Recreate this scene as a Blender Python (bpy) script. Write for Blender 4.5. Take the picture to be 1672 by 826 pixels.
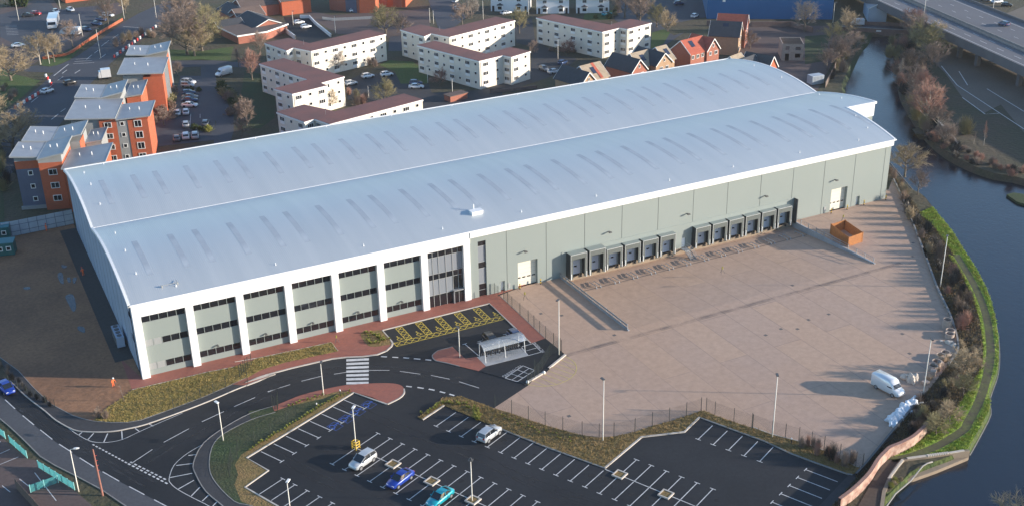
import bpy, bmesh, math, random
from mathutils import Vector, Matrix
from mathutils.geometry import tessellate_polygon
random.seed(7)
sc = bpy.context.scene
COL = sc.collection
PI = math.pi
rad = math.radians
for o in list(bpy.data.objects): bpy.data.objects.remove(o)

# ------------------------------------------------------------------ camera
# surveyed camera: focal length in photograph pixels, heading, pitch, roll, position in metres
FPX, YAW, PIT, ROL = 1913.978, 0.464953, 0.426580, -0.0198531
CAM = Vector((-20.5277, -176.2356, 97.2201))
fw = Vector((math.sin(YAW)*math.cos(PIT), math.cos(YAW)*math.cos(PIT), -math.sin(PIT)))
r0 = Vector((math.cos(YAW), -math.sin(YAW), 0)); u0 = r0.cross(fw)
rt = r0*math.cos(ROL)+u0*math.sin(ROL); up = -r0*math.sin(ROL)+u0*math.cos(ROL)
cd = bpy.data.cameras.new('camera'); cam = bpy.data.objects.new('camera', cd); COL.objects.link(cam)
cam.matrix_world = Matrix(((rt.x, up.x, -fw.x, CAM.x), (rt.y, up.y, -fw.y, CAM.y), (rt.z, up.z, -fw.z, CAM.z), (0, 0, 0, 1)))
cd.sensor_fit = 'HORIZONTAL'; cd.sensor_width = 36; cd.lens = FPX/1672*36; cd.clip_start = 1; cd.clip_end = 6000
sc.camera = cam

# ------------------------------------------------------------------ light
SUN_EL, SUN_AZ = rad(12.5), math.atan2(-0.52, 0.854)       # direction towards the sun
sdir = Vector((math.cos(SUN_AZ)*math.cos(SUN_EL), math.sin(SUN_AZ)*math.cos(SUN_EL), math.sin(SUN_EL)))
w = bpy.data.worlds.new('World'); sc.world = w; w.use_nodes = True
nt = w.node_tree; bg = nt.nodes['Background']; sky = nt.nodes.new('ShaderNodeTexSky')
sky.sky_type = 'NISHITA'; sky.sun_disc = False; sky.sun_elevation = SUN_EL; sky.sun_rotation = PI/2-SUN_AZ
sky.air_density = 1.0; sky.dust_density = 0.3; sky.ozone_density = 2.6
nt.links.new(sky.outputs[0], bg.inputs[0]); bg.inputs[1].default_value = 0.15
ld = bpy.data.lights.new('sun', 'SUN'); ld.energy = 4.5; ld.angle = rad(0.6); ld.color = (1.0, 0.87, 0.72)
sun = bpy.data.objects.new('sun', ld); COL.objects.link(sun)
sun.rotation_euler = sdir.to_track_quat('Z', 'Y').to_euler()
sun.location = (60, -60, 150)
sc.view_settings.view_transform = 'Standard'; sc.view_settings.look = 'None'
sc.view_settings.exposure = 1.0; sc.view_settings.gamma = 1

# ------------------------------------------------------------------ survey helpers
def P(px, py, z=0.0):
    """photograph pixel -> world point on the horizontal plane z"""
    d = fw*FPX + rt*(px-836) - up*(py-413)
    return CAM + d*((z-CAM.z)/d.z)
def Z(ox, oy, s): return lambda x, y, z=0.0: P(ox+x/s, oy+y/s, z)
A1=Z(0,0,3.933);A2=Z(400,0,3.933);A3=Z(800,0,3.933);A4=Z(1200,0,3.5);A5=Z(0,200,3.933);A6=Z(0,400,3.933);A7=Z(0,600,3.656);A8=Z(400,600,3.656)
B1=Z(800,600,3.656);B2=Z(1222,600,3.656);B3=Z(1222,400,3.656);B4=Z(1222,200,3.656);B5=Z(800,400,3.656);B6=Z(400,400,3.656)
C1=Z(640,0,5.508);C2=Z(400,40,4.858);C3=Z(80,60,4.129);C6=Z(740,520,6.355);D3=Z(1260,280,4.858);D7=Z(0,680,5.655)
H1=Z(880,60,3.8);G1=Z(360,0,4.918);G2=Z(270,80,4.861);L1=Z(0,190,4.59);W2=Z(1360,700,6.554);Y1=Z(480,0,5.971);S1=Z(860,0,5.573)
M1=Z(600,490,6.967);K1=Z(1380,480,3.4417);J1=Z(1030,0,5.573);J2=Z(80,60,4.129);Q1=Z(0,0,6.885)
def pts(f, z, *q): return [f(a, b, z) for a, b in q]
PA = math.radians(-63.62); FO = Vector((41.897, -46.768, 0)); FE = Vector((math.cos(PA), math.sin(PA), 0)); FG = Vector((-math.sin(PA), math.cos(PA), 0))
def F(k, g, z=0.0):
    """car-park frame: k bays of 2.45 m along a row, g metres across"""
    v = FO + FE*(2.45*k) + FG*g; v.z = z; return v

# ------------------------------------------------------------------ mesh helpers
class MB:
    def __init__(s): s.v = []; s.f = []; s.m = []; s.cur = 0
    def add(s, vs, fs, m=None):
        n = len(s.v); s.v += [tuple(v) for v in vs]; s.f += [tuple(i+n for i in f) for f in fs]; s.m += [s.cur if m is None else m]*len(fs); return s
    def box(s, x0, y0, z0, x1, y1, z1, m=None):
        if x0 > x1: x0, x1 = x1, x0
        if y0 > y1: y0, y1 = y1, y0
        if z0 > z1: z0, z1 = z1, z0
        v = [(x, y, z) for z in (z0, z1) for y in (y0, y1) for x in (x0, x1)]
        return s.add(v, [(0,2,3,1),(4,5,7,6),(0,1,5,4),(2,6,7,3),(0,4,6,2),(1,3,7,5)], m)
    def bar(s, a, b, wd, h, m=None):
        """box beam from a to b (centre line), wd wide, h high"""
        a = Vector(a); b = Vector(b); d = (b-a).normalized()
        sd = d.cross(Vector((0,0,1)))
        sd = Vector((1,0,0)) if sd.length < 1e-4 else sd.normalized()
        u = sd.cross(d)
        v = [p+sd*(i*wd/2)+u*(j*h/2) for p in (a, b) for j in (-1, 1) for i in (-1, 1)]
        return s.add(v, [(0,2,3,1),(4,5,7,6),(0,1,5,4),(2,6,7,3),(0,4,6,2),(1,3,7,5)], m)
    def prism(s, poly, z0, z1, m=None, caps=True):
        n = len(poly); A = sum(poly[i][0]*poly[(i+1)%n][1]-poly[(i+1)%n][0]*poly[i][1] for i in range(n))
        if A < 0: poly = poly[::-1]
        v = [(p[0], p[1], z0) for p in poly]+[(p[0], p[1], z1) for p in poly]
        s.add(v, [(i, (i+1)%n, n+(i+1)%n, n+i) for i in range(n)], m)
        if caps:
            t = tessellate_polygon([[Vector((p[0], p[1], 0)) for p in poly]])
            fs = []
            for a in t:
                a = orient(poly, a); fs += [tuple(n+i for i in a), tuple(reversed(a))]
            s.add(v, fs, m)
        return s
    def cyl(s, c, r, z0, z1, n=8, r1=None, m=None):
        r1 = r if r1 is None else r1
        return s.tube([(c[0], c[1], z0), (c[0], c[1], z1)], [r, r1], n, m)
    def tube(s, path, r, n=6, m=None):
        path = [Vector(p) for p in path]
        if not hasattr(r, '__len__'): r = [r]*len(path)
        vs = []
        for i, p in enumerate(path):
            d = (path[min(i+1, len(path)-1)]-path[max(i-1, 0)]).normalized()
            a = Vector((0,0,1)) if abs(d.z) < .9 else Vector((1,0,0))
            x = d.cross(a).normalized(); y = d.cross(x)
            for k in range(n):
                t = 2*PI*k/n; vs.append(p+x*(r[i]*math.cos(t))+y*(r[i]*math.sin(t)))
        fs = []
        for i in range(len(path)-1):
            for k in range(n): a = i*n+k; b = i*n+(k+1)%n; fs.append((a, a+n, b+n, b))
        fs.append(tuple(range(n))); fs.append(tuple(reversed(range((len(path)-1)*n, len(path)*n))))
        return s.add(vs, fs, m)
    def loft(s, rings, m=None, caps=True):
        n = len(rings[0]); vs = [p for r in rings for p in r]; fs = []
        for i in range(len(rings)-1):
            for k in range(n): a = i*n+k; b = i*n+(k+1)%n; fs.append((a, b, b+n, a+n))
        if caps: fs.append(tuple(reversed(range(n)))); fs.append(tuple(range((len(rings)-1)*n, len(rings)*n)))
        return s.add(vs, fs, m)
    def quad(s, a, b, c, d, m=None): return s.add([a, b, c, d], [(0,1,2,3)], m)
    def mesh(s, name, smooth=False):
        me = bpy.data.meshes.new(name); me.from_pydata(s.v, [], s.f)
        me.polygons.foreach_set('material_index', s.m)
        if smooth: me.polygons.foreach_set('use_smooth', [True]*len(me.polygons))
        me.update(); return me
    def build(s, name, mats, parent=None, loc=(0,0,0), rz=0, smooth=False):
        return put(s.mesh(name, smooth), name, mats, parent, loc, rz)
def orient(poly, a):
    p, q, r = [poly[i] for i in a]
    A = (q[0]-p[0])*(r[1]-p[1])-(r[0]-p[0])*(q[1]-p[1])
    return tuple(a) if A > 0 else tuple(reversed(a))
def put(me, name, mats=None, parent=None, loc=(0,0,0), rz=0, own=False, scale=None):
    """link one object showing mesh me; with own=True its materials sit on the object so that the mesh can be shared"""
    o = bpy.data.objects.new(name, me); COL.objects.link(o)
    o.location = loc; o.rotation_euler = (0, 0, rz)
    if scale: o.scale = scale
    if parent: o.parent = parent
    if mats is not None:
        if not isinstance(mats, (list, tuple)): mats = [mats]
        if own:
            while len(me.materials) < len(mats): me.materials.append(None)
            for i, m in enumerate(mats): o.material_slots[i].link = 'OBJECT'; o.material_slots[i].material = m
        elif len(me.materials) == 0:
            for m in mats: me.materials.append(m)
    return o
def tag(o, label, cat=None, group=None):
    o['label'] = label
    if cat: o['category'] = cat
    if group: o['group'] = group
    return o
def thing(name, label, cat, loc=(0,0,0), rz=0, group=None):
    o = bpy.data.objects.new(name, None); COL.objects.link(o); o.empty_display_size = .5
    o.location = loc; o.rotation_euler = (0, 0, rz)
    return tag(o, label, cat, group)
def ang(a, b): return math.atan2(b[1]-a[1], b[0]-a[0])
def copy_tree(o, parent=None):
    c = o.copy(); COL.objects.link(c)
    if parent: c.parent = parent
    for ch in list(o.children): copy_tree(ch, c)
    return c
def smooth_line(q, n=5, closed=False):
    q = [Vector(p) for p in q]; out = []; L = len(q)
    rng = range(L) if closed else range(L-1)
    for i in rng:
        g = (lambda k: q[k % L]) if closed else (lambda k: q[max(0, min(L-1, k))])
        a, b, c, d = g(i-1), g(i), g(i+1), g(i+2)
        for j in range(n):
            t = j/n
            out.append(.5*((2*b)+(c-a)*t+(2*a-5*b+4*c-d)*t*t+(3*b-a-3*c+d)*t**3))
    if not closed: out.append(q[-1])
    return out
def ribbon(path, wd, z0, z1, mb=None, m=None, side=0):
    """raised strip of width wd along a path (kerbs, painted lines); side -1/0/1 shifts it off the line"""
    mb = mb or MB(); L = []; R = []
    path = [Vector((p[0], p[1], 0)) for p in path]
    for i, p in enumerate(path):
        d = (path[min(i+1, len(path)-1)]-path[max(i-1, 0)]); d.z = 0; d.normalize()
        nrm = Vector((-d.y, d.x, 0)); L.append(p+nrm*(wd/2+side*wd/2)); R.append(p-nrm*(wd/2-side*wd/2))
    vs = []
    for a, b in zip(L, R): vs += [(a.x, a.y, z1), (b.x, b.y, z1), (a.x, a.y, z0), (b.x, b.y, z0)]
    fs = []
    for i in range(len(path)-1):
        k = 4*i; fs.append((k, k+1, k+5, k+4))
        if z1-z0 > .02: fs += [(k+2, k, k+4, k+6), (k+1, k+3, k+7, k+5)]
    mb.add(vs, fs, m); return mb
def stripe(mb, a, b, wd, z, m=None): return ribbon([a, b], wd, z, z, mb, m)
def structure(o): o['kind'] = 'structure'; return o
def sheet(name, poly, z, m, holes=(), skirt=0, top=None):
    """flat piece of ground at height z; skirt > 0 gives it raised sides down to z-skirt"""
    loops = [[Vector((p[0], p[1], 0)) for p in poly]]+[[Vector((p[0], p[1], 0)) for p in h] for h in holes]
    flat = [p for l in loops for p in l]; mb = MB()
    mb.add([(p.x, p.y, z) for p in flat], [orient(flat, t) for t in tessellate_polygon(loops)])
    if skirt:
        n = len(poly); mb.add([(p.x, p.y, z) for p in loops[0]]+[(p.x, p.y, z-skirt) for p in loops[0]], [(i, (i+1)%n, n+(i+1)%n, n+i) for i in range(n)])
    return structure(mb.build(name, m))

# ------------------------------------------------------------------ materials
def mat(name, col, rough=.8, metal=0, var=0, scale=.2, col2=None, bump=0, bscale=2, spec=.5, coat=0, detail=6, fine=0):
    """principled material, colour broken up by noise: var mixes towards col2, fine adds a small-scale speckle"""
    m = bpy.data.materials.new(name); m.use_nodes = True; t = m.node_tree; b = t.nodes['Principled BSDF']
    b.inputs['Roughness'].default_value = rough; b.inputs['Metallic'].default_value = metal
    b.inputs['Specular IOR Level'].default_value = spec
    if coat: b.inputs['Coat Weight'].default_value = coat; b.inputs['Coat Roughness'].default_value = .05
    b.inputs['Base Color'].default_value = (*col, 1)
    if var or bump or fine:
        tc = t.nodes.new('ShaderNodeTexCoord')
    src = None
    if var:
        n = t.nodes.new('ShaderNodeTexNoise'); n.inputs['Scale'].default_value = scale; n.inputs['Detail'].default_value = detail; n.inputs['Roughness'].default_value = .6
        t.links.new(tc.outputs['Object'], n.inputs['Vector'])
        r = t.nodes.new('ShaderNodeMapRange'); r.inputs[1].default_value = .35; r.inputs[2].default_value = .65; r.inputs[4].default_value = var
        t.links.new(n.outputs[0], r.inputs[0])
        mx = t.nodes.new('ShaderNodeMix'); mx.data_type = 'RGBA'
        mx.inputs[6].default_value = (*col, 1); mx.inputs[7].default_value = (*(col2 or tuple(c*.6 for c in col)), 1)
        t.links.new(r.outputs[0], mx.inputs[0]); src = mx.outputs[2]
    if fine:
        n = t.nodes.new('ShaderNodeTexNoise'); n.inputs['Scale'].default_value = 1.7; n.inputs['Detail'].default_value = 8; n.inputs['Roughness'].default_value = .75
        t.links.new(tc.outputs['Object'], n.inputs['Vector'])
        r = t.nodes.new('ShaderNodeMapRange'); r.inputs[1].default_value = .3; r.inputs[2].default_value = .7; r.inputs[3].default_value = 1-fine; r.inputs[4].default_value = 1+fine
        t.links.new(n.outputs[0], r.inputs[0])
        mx = t.nodes.new('ShaderNodeMix'); mx.data_type = 'RGBA'; mx.blend_type = 'MULTIPLY'; mx.inputs[0].default_value = 1; mx.clamp_result = False
        if src: t.links.new(src, mx.inputs[6])
        else: mx.inputs[6].default_value = (*col, 1)
        t.links.new(r.outputs[0], mx.inputs[7]); src = mx.outputs[2]
    if src: t.links.new(src, b.inputs['Base Color'])
    if bump:
        n = t.nodes.new('ShaderNodeTexNoise'); n.inputs['Scale'].default_value = bscale; n.inputs['Detail'].default_value = 5
        t.links.new(tc.outputs['Object'], n.inputs['Vector'])
        bp = t.nodes.new('ShaderNodeBump'); bp.inputs['Distance'].default_value = bump; bp.inputs['Strength'].default_value = 1
        t.links.new(n.outputs[0], bp.inputs['Height']); t.links.new(bp.outputs[0], b.inputs['Normal'])
    return m
def brick_mat(name, c1, c2, cm, bw, rh, mortar=.01, swap=False, stain=None, stain_scale=.05, stain_amt=.5, off=(0,0,0), offset=.5, rough=.85, wall=False, fine=.08):
    m = bpy.data.materials.new(name); m.use_nodes = True; t = m.node_tree; b = t.nodes['Principled BSDF']; b.inputs['Roughness'].default_value = rough
    tc = t.nodes.new('ShaderNodeTexCoord'); mp = t.nodes.new('ShaderNodeMapping'); br = t.nodes.new('ShaderNodeTexBrick')
    t.links.new(tc.outputs['Object'], mp.inputs[0]); mp.inputs['Location'].default_value = off
    if swap: mp.inputs['Rotation'].default_value = (0, 0, PI/2)
    if wall:   # x+y along the wall, z up
        sp = t.nodes.new('ShaderNodeSeparateXYZ'); cb = t.nodes.new('ShaderNodeCombineXYZ'); ad = t.nodes.new('ShaderNodeMath')
        t.links.new(mp.outputs[0], sp.inputs[0]); t.links.new(sp.outputs[0], ad.inputs[0]); t.links.new(sp.outputs[1], ad.inputs[1])
        t.links.new(ad.outputs[0], cb.inputs[0]); t.links.new(sp.outputs[2], cb.inputs[1]); t.links.new(cb.outputs[0], br.inputs[0])
    else: t.links.new(mp.outputs[0], br.inputs[0])
    br.offset = offset; br.inputs['Color1'].default_value = (*c1, 1); br.inputs['Color2'].default_value = (*c2, 1); br.inputs['Mortar'].default_value = (*cm, 1)
    br.inputs['Scale'].default_value = 1; br.inputs['Brick Width'].default_value = bw; br.inputs['Row Height'].default_value = rh; br.inputs['Mortar Size'].default_value = mortar
    src = br.outputs[0]
    if stain:
        n = t.nodes.new('ShaderNodeTexNoise'); n.inputs['Scale'].default_value = stain_scale; n.inputs['Detail'].default_value = 8; n.inputs['Roughness'].default_value = .65
        t.links.new(tc.outputs['Object'], n.inputs['Vector'])
        r = t.nodes.new('ShaderNodeMapRange'); r.inputs[1].default_value = .38; r.inputs[2].default_value = .62; r.inputs[4].default_value = stain_amt
        t.links.new(n.outputs[0], r.inputs[0]); mx = t.nodes.new('ShaderNodeMix'); mx.data_type = 'RGBA'; mx.inputs[7].default_value = (*stain, 1)
        t.links.new(r.outputs[0], mx.inputs[0]); t.links.new(src, mx.inputs[6]); src = mx.outputs[2]
    if fine:
        n = t.nodes.new('ShaderNodeTexNoise'); n.inputs['Scale'].default_value = .9; n.inputs['Detail'].default_value = 8; n.inputs['Roughness'].default_value = .7
        t.links.new(tc.outputs['Object'], n.inputs['Vector'])
        r = t.nodes.new('ShaderNodeMapRange'); r.inputs[1].default_value = .3; r.inputs[2].default_value = .7; r.inputs[3].default_value = 1-fine; r.inputs[4].default_value = 1+fine
        t.links.new(n.outputs[0], r.inputs[0])
        mx = t.nodes.new('ShaderNodeMix'); mx.data_type = 'RGBA'; mx.blend_type = 'MULTIPLY'; mx.inputs[0].default_value = 1; mx.clamp_result = False
        t.links.new(src, mx.inputs[6]); t.links.new(r.outputs[0], mx.inputs[7]); src = mx.outputs[2]
    t.links.new(src, b.inputs['Base Color']); return m

MT = dict(
 ground=mat('scrub_ground', (.052,.055,.026), .95, var=.85, scale=.06, col2=(.085,.062,.042), bump=.25, bscale=.8, fine=.4),
 grass=mat('mown_grass', (.05,.10,.018), .95, var=.8, scale=.15, col2=(.085,.10,.03), bump=.15, bscale=3, fine=.35),
 lawn=mat('dull_lawn', (.035,.062,.02), .95, var=.8, scale=.12, col2=(.055,.055,.026), bump=.15, bscale=3, fine=.35),
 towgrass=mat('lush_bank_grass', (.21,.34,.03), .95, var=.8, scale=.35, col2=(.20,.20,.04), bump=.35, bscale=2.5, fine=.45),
 soil=mat('bare_soil', (.29,.15,.08), .95, var=.9, scale=.07, col2=(.17,.09,.052), bump=.08, bscale=.8, fine=.3),
 mulch=mat('bark_mulch', (.24,.15,.06), .95, var=.8, scale=.35, col2=(.15,.12,.04), bump=.2, bscale=4, fine=.45),
 verge=mat('rough_verge', (.29,.20,.06), .95, var=.85, scale=.3, col2=(.17,.15,.045), bump=.15, bscale=4, fine=.4),
 newroad=mat('new_asphalt', (.013,.0145,.018), .75, var=.9, scale=.05, col2=(.026,.027,.031), fine=.22, spec=.35),
 oldroad=mat('worn_asphalt', (.075,.078,.088), .8, var=.7, scale=.08, col2=(.055,.055,.062), fine=.2),
 midroad=mat('town_asphalt', (.058,.062,.078), .75, var=.7, scale=.05, col2=(.042,.044,.056), fine=.2),
 redtar=mat('red_brown_tarmac', (.11,.075,.068), .85, var=.7, scale=.08, col2=(.085,.066,.062), fine=.2),
 path=mat('footway_asphalt', (.045,.045,.05), .85, var=.6, scale=.15, col2=(.03,.03,.034), fine=.2),
 kerb=mat('concrete_kerb', (.52,.47,.42), .85, var=.4, scale=.6, fine=.12),
 greykerb=mat('weathered_kerb', (.27,.26,.25), .9, var=.5, scale=.6, fine=.15),
 paving=brick_mat('red_block_paving', (.36,.115,.075), (.28,.095,.07), (.19,.09,.07), .4, .2, .012, stain=(.27,.11,.085), stain_scale=.15),
 concrete=brick_mat('yard_concrete', (.46,.32,.235), (.40,.29,.235), (.24,.185,.165), 27.0, 5.6, .06, swap=True, stain=(.42,.275,.19), stain_scale=.018, stain_amt=.6, off=(-.4,26.6,0), offset=.5, rough=.8, fine=.12),
 paint=mat('white_road_paint', (.66,.65,.64), .7, var=.8, scale=1.2, col2=(.42,.42,.42)),
 bluepaint=mat('blue_road_paint', (.04,.10,.36), .7, var=.4, scale=2),
 yellow=mat('yellow_road_paint', (.62,.46,.07), .7, var=.5, scale=1.5, col2=(.42,.32,.06)),
 paleyellow=mat('worn_yellow_paint', (.60,.47,.16), .7, var=.5, scale=1.5),
 water=mat('canal_water', (.008,.013,.024), .16, bump=.05, bscale=1.1, spec=.6),
 white=mat('white_cladding', (.80,.80,.80), .45, var=.25, scale=.3, col2=(.74,.74,.74)),
 clad=mat('grey_green_cladding', (.265,.305,.295), .5, var=.35, scale=.12, col2=(.245,.285,.275), metal=.15),
 gable=mat('shade_blue_gable_cladding', (.36,.44,.56), .5, metal=.15, var=.3, scale=.2),  # bluish tint of the shaded, sky-lit gable put into the colour
 roof=None,
 dark=mat('dark_frame', (.02,.022,.026), .5),
 glass=mat('dark_window_glass', (.012,.013,.017), .08, spec=.8),
 glass2=mat('blue_grey_spandrel_glass', (.21,.23,.26), .15, spec=.7),
 grille=mat('silver_louvre', (.36,.375,.38), .5, metal=.3),
 galv=mat('galvanised_steel', (.48,.50,.52), .4, metal=.55, var=.4, scale=2),
 white2=mat('white_paint', (.78,.78,.76), .5),
 black=mat('black_rubber', (.018,.018,.02), .8),
 post=mat('white_lamp_post', (.74,.70,.62), .5),
 fencegreen=mat('dark_fence_steel', (.035,.045,.042), .5, metal=.3),
 cream=mat('cream_render', (.73,.67,.57), .85, var=.5, scale=.25, col2=(.64,.58,.49), fine=.05),
 felt=mat('maroon_roof_felt', (.20,.085,.075), .9, var=.7, scale=.15, col2=(.12,.068,.066), fine=.12),
 orange=brick_mat('orange_brick', (.47,.105,.042), (.40,.09,.04), (.40,.16,.09), .45, .15, .012, wall=True),
 redbrick=brick_mat('red_brick', (.36,.12,.075), (.30,.10,.065), (.30,.17,.13), .45, .15, .012, wall=True),
 tanbrick=brick_mat('tan_brick', (.42,.27,.15), (.36,.22,.13), (.35,.26,.2), .45, .15, .012, wall=True),
 brownbrick=brick_mat('brown_brick', (.20,.12,.10), (.16,.10,.085), (.2,.15,.13), .45, .15, .012, wall=True, stain=(.26,.19,.16), stain_scale=.4),
 blockwork=brick_mat('grey_blockwork', (.36,.28,.23), (.30,.23,.19), (.4,.34,.3), .45, .22, .02, wall=True),
 greywall=mat('grey_render', (.30,.31,.31), .8, var=.3, scale=.3),
 navywall=mat('plain_blue_grey', (.10,.12,.18), .7, var=.3, scale=.5),
 zinc=mat('pale_zinc_roof', (.33,.345,.375), .45, metal=.3, var=.6, scale=.3, col2=(.25,.265,.30)),
 slate=mat('dark_slate_tiles', (.055,.06,.07), .8, var=.5, scale=.8, fine=.15),
 tantile=mat('tan_roof_tiles', (.36,.29,.21), .85, var=.5, scale=.8, fine=.15),
 redtile=mat('red_roof_tiles', (.42,.10,.06), .85, var=.5, scale=.8, fine=.15),
 browntile=mat('brown_roof_tiles', (.14,.10,.085), .85, var=.5, scale=.8, fine=.15),
 solar=mat('solar_glass', (.03,.04,.07), .15),
 blueclad=mat('blue_cladding', (.012,.13,.32), .5, var=.3, scale=.1),
 teal=mat('teal_painted_steel', (.07,.33,.36), .5),
 greencabin=mat('green_cabin_steel', (.01,.10,.10), .5),
 hoard=mat('pale_hoarding', (.40,.46,.52), .8, var=.7, scale=.35, col2=(.28,.33,.4)),
 timber=mat('weathered_timber', (.17,.13,.11), .9, var=.6, scale=1.2),
 newwood=mat('fresh_orange_timber', (.42,.17,.05), .8, var=.7, scale=2.5, col2=(.26,.10,.035)),
 polewood=mat('wooden_pole', (.30,.13,.10), .9, var=.4, scale=2),
 bark=mat('tree_bark', (.17,.14,.11), .95, var=.5, scale=2),
 paleb=mat('pale_birch_bark', (.42,.38,.33), .9, var=.5, scale=3),
 twig_tan=mat('tan_twigs', (.37,.29,.185), .95, var=.5, scale=.6, col2=(.27,.21,.13)),
 twig_brown=mat('brown_twigs', (.27,.20,.16), .95, var=.5, scale=.6, col2=(.19,.14,.11)),
 twig_red=mat('reddish_twigs', (.34,.19,.145), .95, var=.5, scale=.6, col2=(.25,.145,.115)),
 twig_olive=mat('olive_twigs', (.27,.235,.12), .95, var=.5, scale=.6, col2=(.19,.17,.085)),
 twig_grey=mat('grey_twigs', (.36,.31,.26), .95, var=.5, scale=.6, col2=(.26,.22,.19)),
 twig_dark=mat('dark_twigs', (.13,.095,.075), .95, var=.5, scale=.6),
 leaf=mat('evergreen_leaves', (.045,.075,.02), .8, var=.6, scale=.8, col2=(.09,.10,.025)),
 leaf_bright=mat('bright_shrub_leaves', (.25,.28,.05), .8, var=.6, scale=2, col2=(.34,.26,.07)),
 concwall=mat('weathered_concrete', (.30,.235,.17), .9, var=.6, scale=.3, col2=(.2,.16,.12), fine=.15),
 coping=mat('pale_coping', (.55,.50,.43), .8, var=.4, scale=1),
 deck=mat('motorway_asphalt', (.135,.135,.15), .8, var=.6, scale=.06, col2=(.11,.11,.125), fine=.08),
 deckside=mat('viaduct_concrete', (.13,.13,.14), .85, var=.5, scale=.2),
 orangevis=mat('orange_hi_vis', (.85,.16,.05), .6), skin=mat('skin', (.45,.28,.2), .6), boots=mat('dark_boots', (.03,.03,.03), .8),
 plastic=mat('white_plastic_sheet', (.78,.82,.86), .35, var=.5, scale=1.5, col2=(.4,.47,.56)),
 sack=mat('pale_bulk_bag', (.60,.52,.44), .8, var=.4, scale=2),
 conering=mat('pale_concrete_ring', (.42,.34,.29), .9, var=.4, scale=2),
 redplastic=mat('red_plastic', (.55,.05,.05), .5), yellowsteel=mat('yellow_steel', (.65,.42,.03), .5),
 lampdark=mat('lamp_head_grey', (.09,.09,.09), .5), headlight=mat('headlamp_glass', (.7,.72,.75), .1), tail=mat('tail_lamp_red', (.35,.02,.02), .3),
 tyre=mat('tyre_rubber', (.02,.02,.022), .85), rim=mat('alloy_rim', (.42,.43,.45), .3, metal=.7), carglass=mat('car_glass', (.012,.016,.022), .05, spec=.9),
 clearpanel=mat('pale_canopy_sheet', (.42,.46,.50), .3),
)
def paintmat(name, c): return mat(name, c, .28, metal=.25, coat=.8)
CP = dict(silver=paintmat('silver_car_paint', (.50,.52,.54)), white=paintmat('white_car_paint', (.75,.76,.78)), blue=paintmat('blue_car_paint', (.01,.045,.33)),
 teal=paintmat('teal_car_paint', (.01,.33,.42)), black=paintmat('black_car_paint', (.015,.016,.02)), grey=paintmat('grey_car_paint', (.16,.17,.19)), navy=paintmat('navy_car_paint', (.02,.05,.14)), red=paintmat('red_car_paint', (.45,.02,.02)))
# the warehouse roof: fine ribs along the slope, faint sheet-to-sheet tone
m = bpy.data.materials.new('ribbed_roof_sheet'); m.use_nodes = True; t = m.node_tree; b = t.nodes['Principled BSDF']
b.inputs['Roughness'].default_value = .36; b.inputs['Metallic'].default_value = .35
tc = t.nodes.new('ShaderNodeTexCoord'); wv = t.nodes.new('ShaderNodeTexWave'); wv.bands_direction = 'X'; wv.inputs['Scale'].default_value = .95
t.links.new(tc.outputs['Object'], wv.inputs[0]); bp = t.nodes.new('ShaderNodeBump'); bp.inputs['Distance'].default_value = .012; bp.inputs['Strength'].default_value = .6
t.links.new(wv.outputs['Fac'], bp.inputs['Height']); t.links.new(bp.outputs[0], b.inputs['Normal'])
mp = t.nodes.new('ShaderNodeMapping'); mp.inputs['Scale'].default_value = (.6, .03, .03); t.links.new(tc.outputs['Object'], mp.inputs[0])
n = t.nodes.new('ShaderNodeTexNoise'); n.inputs['Scale'].default_value = 1; n.inputs['Detail'].default_value = 6; t.links.new(mp.outputs[0], n.inputs[0])
r = t.nodes.new('ShaderNodeMix'); r.data_type = 'RGBA'; r.inputs[6].default_value = (.45,.495,.525,1); r.inputs[7].default_value = (.58,.61,.625,1)
t.links.new(n.outputs[0], r.inputs[0]); t.links.new(r.outputs[2], b.inputs['Base Color'])
MT['roof'] = m
b = MT['clearpanel'].node_tree.nodes['Principled BSDF']; b.inputs['Alpha'].default_value = .4
MT['rooflight'] = mat('translucent_rooflight', (.31,.35,.40), .5, var=.8, scale=.2, col2=(.42,.47,.52))

# ================================================================== GROUND
def inset(poly, d):
    """offset a closed loop sideways by d (positive = outwards for a counter-clockwise loop)"""
    n = len(poly); A = sum(poly[i][0]*poly[(i+1)%n][1]-poly[(i+1)%n][0]*poly[i][1] for i in range(n)); s = 1 if A > 0 else -1
    out = []
    for i in range(n):
        t = (poly[(i+1)%n]-poly[i-1]); t.z = 0; t.normalize(); out.append(poly[i]+Vector((t.y, -t.x, 0))*d*s)
    return out
WZ = -1.3
west = pts(A4, WZ, (790,215),(770,262),(735,300),(700,370),(665,450),(640,540))+[P(1412,215,WZ), P(1450,262,WZ)] + pts(B4, WZ, (1000,425),(1060,480),(1130,570),(1210,670),(1310,826)) \
    + pts(B3, WZ, (1325,115),(1372,190),(1440,330),(1485,500),(1500,650),(1492,770)) + pts(B2, WZ, (1455,150),(1440,210),(1448,280),(1390,400),(1335,500))
west = smooth_line(west, 3)
west += pts(W2, WZ, (1462,285),(1250,385),(1060,455),(850,540),(720,660),(620,760),(540,850))+[P(1425,900,WZ), P(1380,1010,WZ)]
east = [P(1560,1010,WZ), P(1650,890,WZ), P(1700,800,WZ), P(1850,720,WZ), P(1930,560,WZ), P(1880,430,WZ), P(1760,345,WZ)] + pts(B4, WZ, (1645,385),(1450,345),(1300,292),(1170,222),(1080,150),(1000,60)) + pts(A4, WZ, (1070,800),(990,680),(930,560),(918,440),(922,330),(915,245),(905,215))
east = smooth_line(east, 3)
water = west+east; rim = [a if i < len(west)-3 and i > 24 else b for i, (a, b) in enumerate(zip(inset(water, .35), inset(water, 1.5)))]
for v in rim: v.z = 0
PX0, PX1, PY0, PY1 = 78.35, 134.2, -23.9, .3       # the sunken dock yard
PITZ = -1.2
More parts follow.
